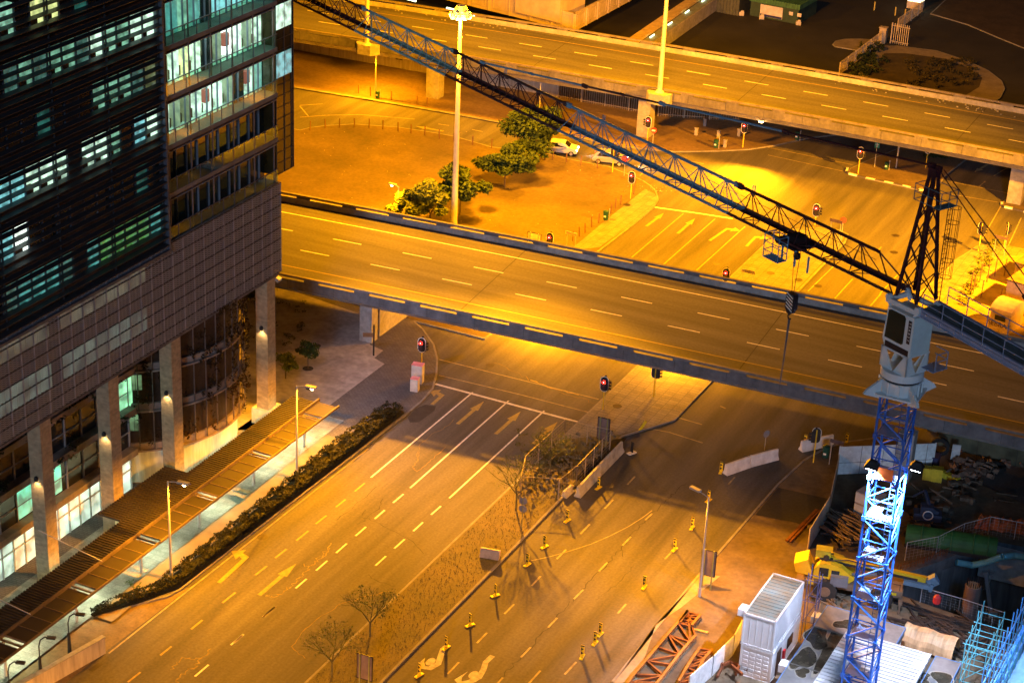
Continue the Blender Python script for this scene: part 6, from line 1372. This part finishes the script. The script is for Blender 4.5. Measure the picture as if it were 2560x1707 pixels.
# delineators with yellow feet
dy_ = M('delineator_yellow', (.75, .55, .02), .5, var=.08)
pr = thing('delineator', 'x', 'delineator', (0, 0, 0)); MB().box(-.16, .16, -.02, .02, .15, 1.15).build('blade', dy_, pr); MB().box(-.15, .15, -.48, .48, 0, .08).box(-.1, .1, -.18, .18, .08, .15).build('foot', dy_, pr)
m = MB()
for z in (.35, .72): m.add([(-.13, -.026, z-.1), (.13, -.026, z+.08), (-.13, -.026, z+.24), (-.13, -.034, z-.1), (.13, -.034, z+.08), (-.13, -.034, z+.24)], ((0, 1, 2), (5, 4, 3), (0, 3, 4, 1), (1, 4, 5, 2), (2, 5, 3, 0)))
m.box(-.16, .16, -.03, -.021, 1.02, 1.14); m.build('chevron', bk, kids(pr)[0], fix=True); proto(pr)
m = MB(); rr = random.Random(21)
for i in range(150):
    q = rr.choice(((2290, 1300, 60, 26), (2085, 1455, 18, 26), (2150, 1345, 40, 18), (2400, 1235, 70, 20))); p = P(q[0]+rr.gauss(0, q[2]), q[1]+rr.gauss(0, q[3]), .25+rr.random()*.3); an_ = rr.random()*3.1; L = rr.uniform(.4, 2.6)
    if rr.random() < .6: v = Vector((math.cos(an_), math.sin(an_), rr.uniform(-.08, .08)))*L/2; m.bar(p-v, p+v, rr.uniform(.05, .14))
    else: m.obox(p, (rr.uniform(.2, .8), rr.uniform(.2, .6), rr.uniform(.1, .5)), an_)
tag(m.build('site_clutter', M('clutter_mixed', (.09, .075, .055), .85, var=.6, scale=1.5)), 'mixed dark planks, offcuts and boxes strewn over the dark yard', 'clutter', kind='stuff')
D_ = [((1238, 1489), 'third of the delineators up the median kerb from the bottom edge'), ((1175, 1563), 'second delineator up the median kerb from the bottom edge'), ((1115, 1620), 'lowest but one delineator, at the upper S-shaped road marking'), ((1048, 1688), 'lowest delineator on the median side, beside the S-shaped marking'), ((1418, 1302), 'delineator just below the two round signs on the median side'), ((1361, 1367), 'delineator on the median side below the one by the round signs'), ((1318, 1412), 'delineator on the median side where the thin curved line starts'), ((1496, 1220), 'delineator at the lower part of the long concrete barrier'), ((1802, 1180), 'delineator at the pointed left end of the curved white barrier'), ((1771, 1252), 'delineator just behind the head of the grey street lamp'), ((1730, 1320), 'delineator on the open road left of the grey lamp pole, upper one'), ((1686, 1374), 'delineator on the open road left of the grey lamp pole, lower one'), ((1610, 1468), 'lone delineator in the middle of the wide road above the group of three'), ((1500, 1586), 'top one of the tight group of three delineators'), ((1487, 1608), 'middle one of the tight group of three delineators'), ((1455, 1642), 'lowest one of the tight group of three delineators'), ((2012, 1112), 'delineator behind the short white barrier next to the dark traffic light'), ((2116, 1108), 'delineator on the dark road above the white panelled hoarding')]
pr['label'] = D_[0][1]; pr['group'] = 'yellow delineators along the roadworks'
for i, (q, lb) in enumerate(D_):
    o = pr if i == 0 else dup(pr, (0, 0, 0)); o.scale = (.8, .78, .88); o.location = P(*q, .01); o.rotation_euler = (0, 0, random.uniform(-.2, .2)-.35*(i < 8)); o['label'] = lb
b = P(1606, 1076, .01); t = thing('delineator', 'knocked over delineator lying by the kerb end of the median paving', 'delineator', b, 1.1, 'yellow delineators along the roadworks'); MB().obox((0, 0, .45), (.32, .04, 1.0), 0, 0, .7).build('blade', dy_, t); MB().box(-.2, .2, 0, 1.0, 0, .09).build('foot', dy_, t)
t = thing('delineator', 'dark back of a delineator at the upper end of the long concrete barrier', 'delineator', P(1579, 1133, .01), 2.7, 'yellow delineators along the roadworks'); MB().box(-.16, .16, -.02, .02, .12, 1.1).build('blade', bk, t); MB().box(-.2, .2, -.4, .4, 0, .09).build('foot', wh_, t)
# jersey barriers
jp = [(-.3, 0), (.3, 0), (.3, .12), (.14, .36), (.09, .95), (-.09, .95), (-.14, .36), (-.3, .12)]
def jersey(label, a, b, mat, h=1.):
    a, b = vec(a), vec(b); d = b-a; o = MB(); L = d.length; sec = [(y, z*h) for y, z in jp]; n = len(sec); o.add([(0, y, z) for y, z in sec]+[(L, y, z) for y, z in sec], [(i, (i+1) % n, n+(i+1) % n, n+i) for i in range(n)]+[tuple(range(n-1, -1, -1)), tuple(range(n, 2*n))])
    t = tag(o.build('concrete_barrier', mat, loc=(a.x, a.y, .005), fix=True), label, 'barrier'); t.rotation_euler = (0, 0, math.atan2(d.y, d.x)); return t
jb = M('barrier_concrete', (.42, .40, .33), .8, var=.3, scale=1.2); jw = M('barrier_white', (.62, .60, .58), .8, var=.25, scale=1.2)
jersey('long concrete barrier by the fenced hole, lower section nearest the camera', P(1443, 1243), P(1496, 1187), jb); jersey('long concrete barrier by the fenced hole, upper section', P(1498, 1185), P(1553, 1128), jb)
jersey('short concrete block end against the kerb below the long barrier', P(1408, 1244), P(1428, 1226), jb, .6)
jersey('curved row of white barriers, left section with the pointed end', P(1812, 1186), P(1872, 1165), jw); jersey('curved row of white barriers, right section under the grey sign', P(1874, 1164), P(1942, 1146), jw)
jersey('short white barrier behind the dark traffic light, apart from the curved row', P(2001, 1127), P(2080, 1110), jw)
# fenced hole on the median
rr = random.Random(2)
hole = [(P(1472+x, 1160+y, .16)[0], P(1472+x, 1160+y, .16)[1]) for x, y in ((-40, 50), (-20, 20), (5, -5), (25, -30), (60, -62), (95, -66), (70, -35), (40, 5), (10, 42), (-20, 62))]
struct(MB().sheet(hole, .15).build('hole', M('hole_shadow', (.012, .008, .006), .95, world=True)))  # flat near-black sheet, the hole's shade put into its colour
m = MB()
for i in range(210):
    x, y = rr.gauss(1400, 55), 0; y = 1165-(x-1400)*.55+rr.gauss(0, 26); 
    if not (1290 < x < 1540 and 1060 < y < 1250): continue
    m.obox(P(x, y, .2+rr.random()*.25), (rr.uniform(.08, .38), rr.uniform(.08, .3), rr.uniform(.05, .22)), rr.random()*3, rr.random()*.6, rr.random()*.6)
tag(m.build('rubble', M('median_rubble', (.15, .125, .07), .95, var=.45, scale=2.)), 'broken rubble and clods of earth around the fenced hole on the median', 'rubble', kind='stuff')
MFt = [P(*q, .13) for q in ((1312, 1190), (1350, 1150), (1408, 1098), (1418, 1096), (1526, 1122))]; mesh_fence('mesh fence round the back and left sides of the median hole', [P(1300, 1245, .13), P(1312, 1190, .13), P(1410, 1098, .13), P(1524, 1124, .13)], 1.9, 2.2, M('fence_brownish', (.30, .25, .18), .6))
mesh_fence('mesh fence between the median hole and the long concrete barrier', [P(1396, 1250, .13), P(1440, 1215, .13), P(1524, 1126, .13)], 1.9, 2.0, M('fence_brownish', (.30, .25, .18)))
mesh_fence('low front panel of mesh fence at the bottom of the median hole', [P(1300, 1242, .13), P(1395, 1248, .13)], 1.9, 4, M('fence_brownish', (.30, .25, .18)))
# plinth stone, cabinets, small things
b = P(1225, 1392, .13); tag(MB().obox((0, 0, .3), (1.5, .35, .75), .2, R_(-20)).obox((0, .25, .15), (1.3, .5, .3), .2).build('stone_plaque', M('plaque_stone', (.42, .33, .26), .8), loc=b), 'tilted pale stone plaque on the median grass', 'plaque')
t = thing('cabinet', 'pink-topped grey roadside cabinet at the plaza corner, taller of the two', 'cabinet', P(1044, 955, .13), .2); MB().box(-.5, .5, -.35, .35, 0, 1.75).build('body', M('cab_grey', (.45, .42, .40), .7), t); MB().box(-.52, .52, -.37, .37, 1.75, 1.82).build('lid', M('lid_pink', (.75, .30, .32), .6), t)
t = thing('cabinet', 'pink-topped grey roadside cabinet at the plaza corner, shorter and nearer', 'cabinet', P(1037, 976, .13), .2); MB().box(-.35, .35, -.3, .3, 0, 1.2).build('body', M('cab_grey', (.45, .42, .40)), t); MB().box(-.37, .37, -.32, .32, 1.2, 1.26).build('lid', M('lid_pink', (.75, .30, .32)), t)
t = thing('cabinet', 'pale upright cabinet on the small island at the right edge, beside the dark signal', 'cabinet', P(2552, 494, .13), .2); MB().box(-.3, .3, -.2, .2, 0, 1.3).build('body', M('cab_pale', (.5, .45, .45), .7), t); MB().box(-.33, .33, -.23, .23, 1.3, 1.36).build('lid', conc, t)
# white sheds and van-like box on the right pavement
vb = thing('site_cabin', 'pale vaulted cabin with dark lettering behind the counter-jib railing', 'cabin', P(2470, 822, .13), math.atan2((P(2515, 836)-P(2470, 822)).y, (P(2515, 836)-P(2470, 822)).x)); Lc = (P(2515, 836)-P(2470, 822)).length*1.1
pk_ = M('cabin_pink_white', (.48, .36, .34), .6); MB().box(0, Lc, 0, 3.2, 0, 2.0).build('wall', pk_, vb); m = MB(); n = 8; vs = []
for x in (-.1, Lc+.1):
    for i in range(n+1): a_ = math.pi*i/n; vs.append((x, 1.6-1.75*math.cos(a_), 2.0+.85*math.sin(a_)))
m.add(vs, [(i, i+1, n+2+i, n+1+i) for i in range(n)]+[tuple(range(n, -1, -1)), tuple(range(n+1, 2*n+2))]); m.build('vaulted_roof', pk_, vb, fix=True); MB().box(.5, Lc-.5, -.03, 0, 1.2, 1.7).build('vent_strip', bk, vb); textmesh('SEBRAY', .7, 'lettering', dk, vb, (Lc/2, -.02, .75), (math.pi/2, 0, 0))
w2 = thing('site_cabin', 'tall pale wall of a cabin with a brown roof at the right edge', 'cabin', P(2508, 770, .13), vb.rotation_euler[2]); MB().box(0, 12, 0, 5, 0, 3.0).build('wall', M('cabin_cream', (.40, .31, .22), .7), w2); MB().box(-.1, 12, -.1, 5.1, 3.0, 3.15).build('roof', M('cabin_roof', (.16, .11, .05), .8, var=.4, scale=1), w2)
w3 = thing('site_cabin', 'second pale cabin with brown striped roof above the first at the right edge', 'cabin', P(2530, 716, .13), vb.rotation_euler[2]); MB().box(0, 12, 0, 5, 0, 2.6).build('wall', M('cabin_cream', (.40, .31, .22)), w3); MB().box(-.1, 12, -.1, 5.1, 2.6, 2.75).build('roof', M('cabin_roof', (.16, .11, .05)), w3)
for q in ((2432, 735), (2449, 704), (2467, 705), (2452, 745), (2486, 690), (2426, 722), (2510, 690), (2497, 768)):
    tag(MB().tube((0, 0, 0), (.05, 0, 2.0), .06, 6).build('fence_post', wood, loc=P(*q, .13)), 'thin brown fence post in the weedy strip by the sandy ground at the right', 'post', 'posts of the weedy fence line')
# ================================================================= CARS
def car_parts(t, paint, lit=True, tail=False, hatch=True):
    L, Wd = 3.9, 1.68; prof = [(-1.9, .35), (-1.95, .62), (-1.88, .95), (-1.55, 1.38), (-1.2, 1.5), (.1, 1.5), (.45, 1.42), (1.0, 1.02), (1.75, .86), (1.95, .62), (1.93, .35)]
    vs = []; n = len(prof)
    for y, k_ in ((-Wd/2, 1), (Wd/2, 1)):
        for x, z in prof: s = 1 if z < 1.05 else .82; vs.append((x, y*s, z))
    m = MB(); m.add(vs, [tuple(range(n-1, -1, -1)), tuple(range(n, 2*n))]+[(i, (i+1) % n, n+(i+1) % n, n+i) for i in range(n)])
    m.build('body', paint, t, fix=True); g = M('car_glass', (.015, .016, .02), .08, spec=1.)
    for s in (-1, 1): MB().add([(-1.45, s*.83, 1.0), (.85, s*.83, 1.03), (.4, s*.70, 1.40), (-1.1, s*.70, 1.44), (-1.45, s*.80, 1.0), (.85, s*.80, 1.03), (.4, s*.67, 1.40), (-1.1, s*.67, 1.44)], MB.BF).build('side_window', g, t, fix=True)
    MB().add([(1.0, -.7, 1.05), (1.0, .7, 1.05), (.47, .6, 1.43), (.47, -.6, 1.43), (.97, -.7, 1.04), (.97, .7, 1.04), (.44, .6, 1.42), (.44, -.6, 1.42)], MB.BF).build('windscreen', g, t, fix=True)
    MB().add([(-1.87, -.65, 1.0), (-1.87, .65, 1.0), (-1.56, .58, 1.37), (-1.56, -.58, 1.37), (-1.9, -.65, 1.0), (-1.9, .65, 1.0), (-1.6, .58, 1.38), (-1.6, -.58, 1.38)], MB.BF).build('rear_window', g, t, fix=True)
    for x in (-1.25, 1.25):
        for s in (-1, 1): w = MB().tube((x, s*.66, .31), (x, s*.86, .31), .31, 16).build('wheel', M('rubber', (.02, .02, .02)), t); MB().tube((x, s*.85, .31), (x, s*.875, .31), .19, 12).build('rim', galv, w)
    for s in (-1, 1):
        MB().obox((1.86, s*.6, .68), (.14, .34, .16)).build('headlight', emit('headlight', (1, .93, .8), 30) if lit else g, t); MB().obox((-1.93, s*.66, .85), (.1, .24, .24)).build('tail_light', emit('tail_light', (1, .05, .03), 8) if lit else redp, t); MB().obox((.75, s*.92, 1.02), (.16, .16, .12)).build('mirror', paint, t)
    MB().box(1.95, 1.96, -.25, .25, .4, .5).build('number_plate', wh_, t); return t
def car(label, a, ang, col, z=0.01, lit=True, beam=900, name='hatchback'):
    t = thing(name, label, 'car', a, ang); car_parts(t, col, lit)
    if beam:
        l = lamp('SPOT', 'headlight_beam', (2.1, 0, .7), beam, (1, .86, .62), t, .2, (14, 0, -.5), 65, .7)
    return t
cw_ = M('car_white', (.62, .63, .60), .3, spec=.6, var=.02); cs_ = M('car_silver', (.36, .37, .42), .3, .4, var=.02); cd_ = M('car_dark', (.03, .03, .04), .3, spec=.6, var=.02)
an = math.atan2(*( (P(1440, 388)-P(1365, 380)).yx))
car('white hatchback with lit headlights stopped between the trees and the jib', P(1404, 383), an, cw_, beam=1200)
car('silver hatchback ahead of the white one, half hidden by the blue jib', P(1525, 408), an-.06, cs_, beam=1500)
def onfwy(cv, x, o, z, rev, col, label, beam=1500, name='hatchback'):
    p, q = at(cv, x, o, z+.01), at(cv, x+2, o, z+.01); d = q-p; return car(label, p, math.atan2(d.y, d.x)+(math.pi if rev else 0), col, beam=beam, name=name)
# ================================================================= TREES, SHRUBS, HEDGE
def leafm(name, c, c2): return M(name, c, .75, var=.3, scale=1.6, col2=c2, spec=.2)
def crown(m, c, rx, ry, rz, n, s, rng, clump=9, flat=0.):
    cl = []
    for _ in range(clump):
        th, ph = rng.random()*2*math.pi, math.acos(rng.uniform(-.7, 1)); r = rng.uniform(.3, .95); cl.append((c[0]+rx*r*math.sin(ph)*math.cos(th), c[1]+ry*r*math.sin(ph)*math.sin(th), c[2]+rz*r*math.cos(ph), rng.uniform(.2, .46)))
    for i in range(n):
        q = cl[i % clump]; d = Vector((rng.gauss(0, 1), rng.gauss(0, 1), rng.gauss(0, 1))).normalized()*(rng.random()**.35)*q[3]
        p = Vector((q[0]+d.x*rx, q[1]+d.y*ry, q[2]+d.z*rz)); a = Vector((rng.uniform(-1, 1), rng.uniform(-1, 1), rng.uniform(-.6, .6))).normalized(); b = a.cross(Vector((rng.uniform(-1, 1), rng.uniform(-1, 1), 1))).normalized(); w = s*rng.uniform(.45, 1.35)
        m.add([p-a*w, p+b*w*.55, p+a*w, p-b*w*.55], [(0, 1, 2, 3)])
def tree(label, base, h, r, seed, mat, n=1800, s=.27, cat='tree', name='leafy_tree', trunk=.12, lean=(0, 0), z0=.35):
    rng = random.Random(seed); t = thing(name, label, cat, base); bark = M('bark', (.08, .06, .04), .9, var=.3, scale=4); tr = MB(); c = Vector((lean[0], lean[1], h*.66))
    f = Vector((lean[0]*.4, lean[1]*.4, h*z0)); tr.tube((0, 0, -.1), f, trunk, 8, trunk*.75)
    for i in range(7): a = i*2*math.pi/7+rng.random(); e = Vector((c.x+math.cos(a)*r*.65, c.y+math.sin(a)*r*.65, h*rng.uniform(.55, .9))); md = f.lerp(e, .5)+Vector((0, 0, .2)); tr.tube(f, md, trunk*.5, 6, trunk*.35).tube(md, e, trunk*.35, 5, trunk*.1)
    tr.build('trunk', bark, t); m = MB(); crown(m, c, r, r, h*.36, int(n*1.5), s, rng, 17); m.build('crown', mat, t); return t
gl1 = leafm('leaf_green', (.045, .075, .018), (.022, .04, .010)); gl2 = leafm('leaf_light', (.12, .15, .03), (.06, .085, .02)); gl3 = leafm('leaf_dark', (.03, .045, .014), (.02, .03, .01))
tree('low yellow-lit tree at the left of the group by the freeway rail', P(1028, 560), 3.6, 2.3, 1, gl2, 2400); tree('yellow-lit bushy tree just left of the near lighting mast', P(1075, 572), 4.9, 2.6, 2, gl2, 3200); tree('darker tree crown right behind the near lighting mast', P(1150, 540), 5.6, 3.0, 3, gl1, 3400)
tree('round tree in the middle of the sandy lot with a short trunk', P(1262, 470), 4.6, 3.1, 4, gl1, 3200); tree('tall leafy tree left of the white hatchback', P(1312, 430), 7.2, 3.8, 5, gl1, 4600, lean=(-.3, 0)); tree('leafy tree touching the jib beside the white hatchback', P(1362, 402), 6.6, 2.3, 6, gl1, 2800)
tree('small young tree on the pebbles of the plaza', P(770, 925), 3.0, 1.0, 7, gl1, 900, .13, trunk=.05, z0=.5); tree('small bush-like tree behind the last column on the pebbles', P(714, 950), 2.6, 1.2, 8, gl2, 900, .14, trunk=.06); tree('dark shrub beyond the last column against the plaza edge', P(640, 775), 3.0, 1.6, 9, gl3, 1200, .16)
disc(P(770, 925), .5, crackm, .165, 'tree_pit')
def bare(label, base, h, r, seed, lean=(0, 0)):
    rng = random.Random(seed); t = thing('bare_tree', label, 'tree', base); bark = M('bark_olive', (.11, .10, .04), .9, var=.3, scale=4); tr, tw = MB(), MB()
    def br_(p, d, L, w, lv):
        e = p+d*L; (tr if lv < 2 else tw).tube(p, e, w, 5 if lv < 2 else 3, w*.7)
        if lv >= 5: return
        for _ in range(3 if lv < 4 else 2):
            nd_ = (d+Vector((rng.gauss(0, .45), rng.gauss(0, .45), rng.gauss(.02, .25)))).normalized(); br_(e, nd_, L*rng.uniform(.62, .82), w*.62, lv+1)
    for i in range(4): a = i*math.pi/2+rng.random(); br_(Vector((0, 0, h*.28)), Vector((math.cos(a)*.6+lean[0], math.sin(a)*.6+lean[1], .75)).normalized(), h*.24, .05, 1)
    tr.tube((0, 0, -.1), (0, 0, h*.28), .085, 8, .06); tr.build('trunk', bark, t); tw.build('twigs', M('twig_olive', (.10, .11, .03), .9, var=.3), t)
    m = MB(); crown(m, (lean[0]*2, lean[1]*2, h*.7), r, r, h*.32, 750, .07, rng, 22); m.build('crown', M('wispy_leaf', (.10, .12, .03), .8), t); return t
bare('wispy leafless tree at the fenced hole on the median', P(1290, 1275, .13), 5.2, 2.3, 21, (.1, 0)); bare('wispy leafless bush on the median, upper of the two low ones', P(925, 1590, .13), 4.0, 2.0, 22); bare('wispy leafless bush on the median, lowest one near the notice board', P(830, 1690, .13), 4.2, 2.1, 23)
bare('wispy tree shading the inside of the fenced median hole', P(1375, 1180, .13), 3.8, 2.0, 24)
# clipped hedge with hollows
hd = thing('hedge', 'long dark clipped hedge with round hollows between footway and road', 'hedge', (0, 0, 0)); rng = random.Random(31); hm = leafm('hedge_leaf', (.03, .03, .012), (.013, .014, .006))
hl, hr_ = [(967, 1022), (925, 1052), (818, 1130), (720, 1212), (600, 1308), (520, 1372), (459, 1420), (383, 1476), (283, 1510), (226, 1536)], [(1010, 1034), (962, 1070), (905, 1116), (800, 1198), (672, 1296), (592, 1359), (520, 1415), (447, 1471), (345, 1508), (235, 1541)]
LP, RP = [P(*q, .13) for q in hl], [P(*q, .13) for q in hr_]; core_, lf = MB(), MB()
for i in range(len(LP)-1):
    a, b, c, d = LP[i], LP[i+1], RP[i+1], RP[i]; h1 = .62 if i < 7 else .45; core_.add([a, b, c, d, a+Vector((.1, 0, h1*.4)), b+Vector((.1, 0, h1*.4)), c+Vector((-.1, 0, h1*.4)), d+Vector((-.1, 0, h1*.4))], MB.BF)
    ar = ((b-a).length+(c-d).length)/2*((a-d).length+(b-c).length)/2
    for _ in range(int(ar*230)):
        u_, v_ = rng.random(), rng.random(); p = a.lerp(b, u_).lerp(d.lerp(c, u_), v_); tt_ = (i+u_)
        yy = p.y % 2.6; holl = math.hypot((yy-1.3)/.75, (v_-.42)/.26) < 1
        z = (.22 if holl else (h1+.16+.14*math.sin(p.x*5)*math.cos(p.y*3.1))*rng.uniform(.5, 1.1)**.5)
        if rng.random() < .3 and (v_ > .85 or v_ < .12): z *= rng.random()
        a_ = Vector((rng.uniform(-1, 1), rng.uniform(-1, 1), rng.uniform(-.7, .7))).normalized(); b_ = a_.cross(Vector((rng.uniform(-1, 1), .3, 1))).normalized(); w = rng.uniform(.07, .14)
        q = p+Vector((0, 0, z)); lf.add([q-a_*w, q+b_*w*.7, q+a_*w, q-b_*w*.7], [(0, 1, 2, 3)])
core_.build('core', M('hedge_core', (.02, .018, .008), .95), hd, fix=True); lf.build('leaves', hm, hd)
gp = MB(); rng = random.Random(8)
for k_ in range(16):
    t_ = k_/15*.94; i = min(int(t_*(len(LP)-1)), len(LP)-2); u_ = t_*(len(LP)-1)-i; p = LP[i].lerp(LP[i+1], u_).lerp(RP[i].lerp(RP[i+1], u_), .42)
    for _ in range(26): a_ = rng.random()*6.3; e = p+Vector((math.cos(a_)*rng.uniform(.2, .5), math.sin(a_)*rng.uniform(.2, .5), rng.uniform(.6, 1.05))); nn = Vector((-math.sin(a_), math.cos(a_), 0))*.025; gp.add([p+Vector((0, 0, .2))-nn, p+Vector((0, 0, .2))+nn, e], [(0, 1, 2)])
gp.build('spiky_tufts', leafm('tuft_leaf', (.06, .06, .02), (.03, .035, .012)), hd)
# vegetation on the building, beds and weeds
def shrubs(name, label, pts, r, h, n, mat, s, seed, cat='shrubs', kind='stuff'):
    rng = random.Random(seed); m = MB()
    for p in pts: crown(m, (p.x, p.y, p.z+h*.5), r, r, h, n, s, rng, 6)
    return tag(m.build(name, mat), label, cat, kind=kind)
rng = random.Random(77)
pts = [Vector((XR+.45+rng.uniform(-.2, .5), y, z+.5-rng.random()*1.3)) for z in (7.4, 10.9, 13.6) for y in [72+i*.9 for i in range(45)] if rng.random() < (.55, .75, 1.)[(7.4, 10.9, 13.6).index(z)]]
o = shrubs('hanging_creeper', 'dark creepers hanging from the ledges of the recessed storeys', pts, .75, .8, 60, gl3, .13, 5, 'creeper')
pts = [Vector((-91+9.0*math.cos(a), 120+9.0*math.sin(a), z)) for z in (4, 6, 7.5, 9, 10.5, 12, 13.2) for a in [R_(-78+i*6) for i in range(24)] if rng.random() < .42+.3*(a > -.3)]
shrubs('hanging_creeper', 'dry brown creepers hanging over the round glazed wing', pts, .45, 1.1, 60, leafm('dry_creeper', (.06, .035, .012), (.03, .018, .008)), .12, 6, 'creeper')
Q3 = lambda x, y: P(1920+x/2.614, y/2.614, .1)
pts = [Q3(650+rng.gauss(0, 40)+(420-y)*.35, y+rng.gauss(0, 8)) for y in [320+i*6 for i in range(32)]]
shrubs('shrubs', 'dark shrubs packed along the slatted car park fence', pts, .8, .9, 110, gl3, .16, 7)
pts = [Q3(900+rng.random()*470, 400+rng.random()*190) for _ in range(70)]; pts = [p for p in pts]
shrubs('shrubs', 'low dark ground shrubs filling the rounded planting bed', pts, .7, .5, 90, leafm('bed_leaf', (.055, .045, .018), (.03, .026, .01)), .14, 8)
pts = [Q3(1050+rng.random()*170, 985+rng.random()*50) for _ in range(26)]; shrubs('shrubs', 'dark shrubs under the upper freeway edge behind the striped island', pts, .7, .8, 90, gl3, .15, 9)
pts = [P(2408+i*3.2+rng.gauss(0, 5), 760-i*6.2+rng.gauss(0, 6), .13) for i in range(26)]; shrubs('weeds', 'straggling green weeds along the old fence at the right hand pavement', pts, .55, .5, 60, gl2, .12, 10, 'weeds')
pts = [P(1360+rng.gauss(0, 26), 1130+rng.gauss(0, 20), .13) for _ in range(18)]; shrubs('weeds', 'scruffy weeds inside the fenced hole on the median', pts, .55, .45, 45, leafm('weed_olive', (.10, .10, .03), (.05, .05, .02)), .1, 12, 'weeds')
pts = [P(608+rng.random()*160, 720+rng.random()*150, .13) for _ in range(34)]; pts = [p for p in pts]
shrubs('ground_cover', 'scattered low green and dry plants in the pebble bed by the last column', pts, .5, .22, 30, leafm('cover_leaf', (.07, .09, .04), (.05, .05, .03)), .09, 13, 'ground cover')
pts = [R0_ for R0_ in [P(310+rng.random()*110, 1478-rng.random()*22, .14) for _ in range(7)]]; shrubs('grass_tufts', 'light green grass tufts beside the narrow end of the hedge', pts, .3, .4, 25, gl2, .09, 14, 'grass')
# grass blades on the median: short tufts
gm_, rng = MB(), random.Random(55)
for _ in range(5200):
    x, y = rng.uniform(XL+.3, XR1-.3), rng.uniform(88, 131); a = rng.random()*6.3; h = rng.uniform(.04, .13); gm_.add([(x, y, .13), (x+.05*math.cos(a), y+.05*math.sin(a), .13), (x+.06*math.cos(a+1), y+.06*math.sin(a+1), .13+h)], [(0, 1, 2)])
tag(gm_.build('grass', leafm('grass_blade', (.17, .14, .06), (.10, .09, .035))), 'short dry grass on the median', 'grass', kind='stuff')
lt = MB()
for _ in range(200):
    p = P(rng.uniform(700, 1560), rng.uniform(330, 620), .14) if rng.random() < .6 else P(rng.uniform(1560, 1900), rng.uniform(460, 480), .14); lt.obox(p+Vector((0, 0, .03)), (rng.uniform(.04, .13), rng.uniform(.04, .1), .05), rng.random()*3)
tag(lt.build('litter', M('pebble_bits', (.3, .25, .18), .9, var=.5, scale=2.)), 'scattered small stones and litter on the dry ground', 'stones', kind='stuff')
sg_ = bpy.data.objects.get('x')
# ================================================================= one mesh for each countable part
def shells(me):
    par = list(range(len(me.vertices)))
    def find(a):
        while par[a] != a: par[a] = par[par[a]]; a = par[a]
        return a
    for e in me.edges:
        a, b = find(e.vertices[0]), find(e.vertices[1])
        if a != b: par[a] = b
    g = {}
    for p in me.polygons: g.setdefault(find(p.vertices[0]), []).append(p.index)
    return list(g.values())
def submesh(me, faces, name):
    mp, vs, fs = {}, [], []
    for i in faces:
        f = []
        for v in me.polygons[i].vertices:
            if v not in mp: mp[v] = len(vs); vs.append(tuple(me.vertices[v].co))
            f.append(mp[v])
        fs.append(f)
    m = bpy.data.meshes.new(name); m.from_pydata(vs, [], fs); m.materials.append(me.materials[0]); return m
SPLIT = {'expansion_joint', 'seam', 'window_frame', 'gusset', 'window_glass', 'mullion', 'parapet_post', 'flat_panel', 'pilaster', 'louvre', 'louvre_bracket', 'transom', 'screen_post', 'screen_rail', 'fin', 'lit_window', 'strip_light', 'posts', 'post', 'standard', 'planter_ledge', 'lane_marking', 'joint', 'straps', 'strap', 'rib', 'rope_guide', 'outrigger', 'superstructure', 'service_rail', 'warning_stripe', 'starter_bar', 'spandrel', 'shopfront_frame', 'counter_jib_beam', 'visor', 'inner_wall', 'jib_chord', 'mast_leg', 'counter_stay', 'chevron'}
REN = {'posts': 'post', 'spiky_tufts': 'tuft'}
tot = {}
for o in [o for o in bpy.data.objects if o.type == 'MESH' and o.parent]:
    base = o.name.split('.')[0]
    if base not in SPLIT or o.data.users > 1: continue
    sh = shells(o.data)
    if len(sh) < 2 or o.children: 
        if base in REN: o.name = REN[base]
        continue
    root = o
    while root.parent: root = root.parent
    base = REN.get(base, base); key = (root.name, base)
    mw = Vector((0, 0, HC)) 
    def near(fc): c = o.data.vertices[o.data.polygons[fc[0]].vertices[0]].co+root.location; return (c-mw).length
    sh.sort(key=near); room_ = 100-tot.get(key, 0); keep, rest = sh[:max(0, room_)], sh[max(0, room_):]
    tot[key] = tot.get(key, 0)+len(keep)
    for fc in keep:
        n = bpy.data.objects.new(base, submesh(o.data, fc, base)); COL.objects.link(n); n.parent = o.parent; n.matrix_parent_inverse = o.matrix_parent_inverse.copy(); n.location = o.location; n.rotation_euler = o.rotation_euler
    if rest:
        n = bpy.data.objects.new(base, submesh(o.data, [i for fc in rest for i in fc], base)); COL.objects.link(n); n.parent = o.parent; n['kind'] = 'stuff'
    bpy.data.objects.remove(o)
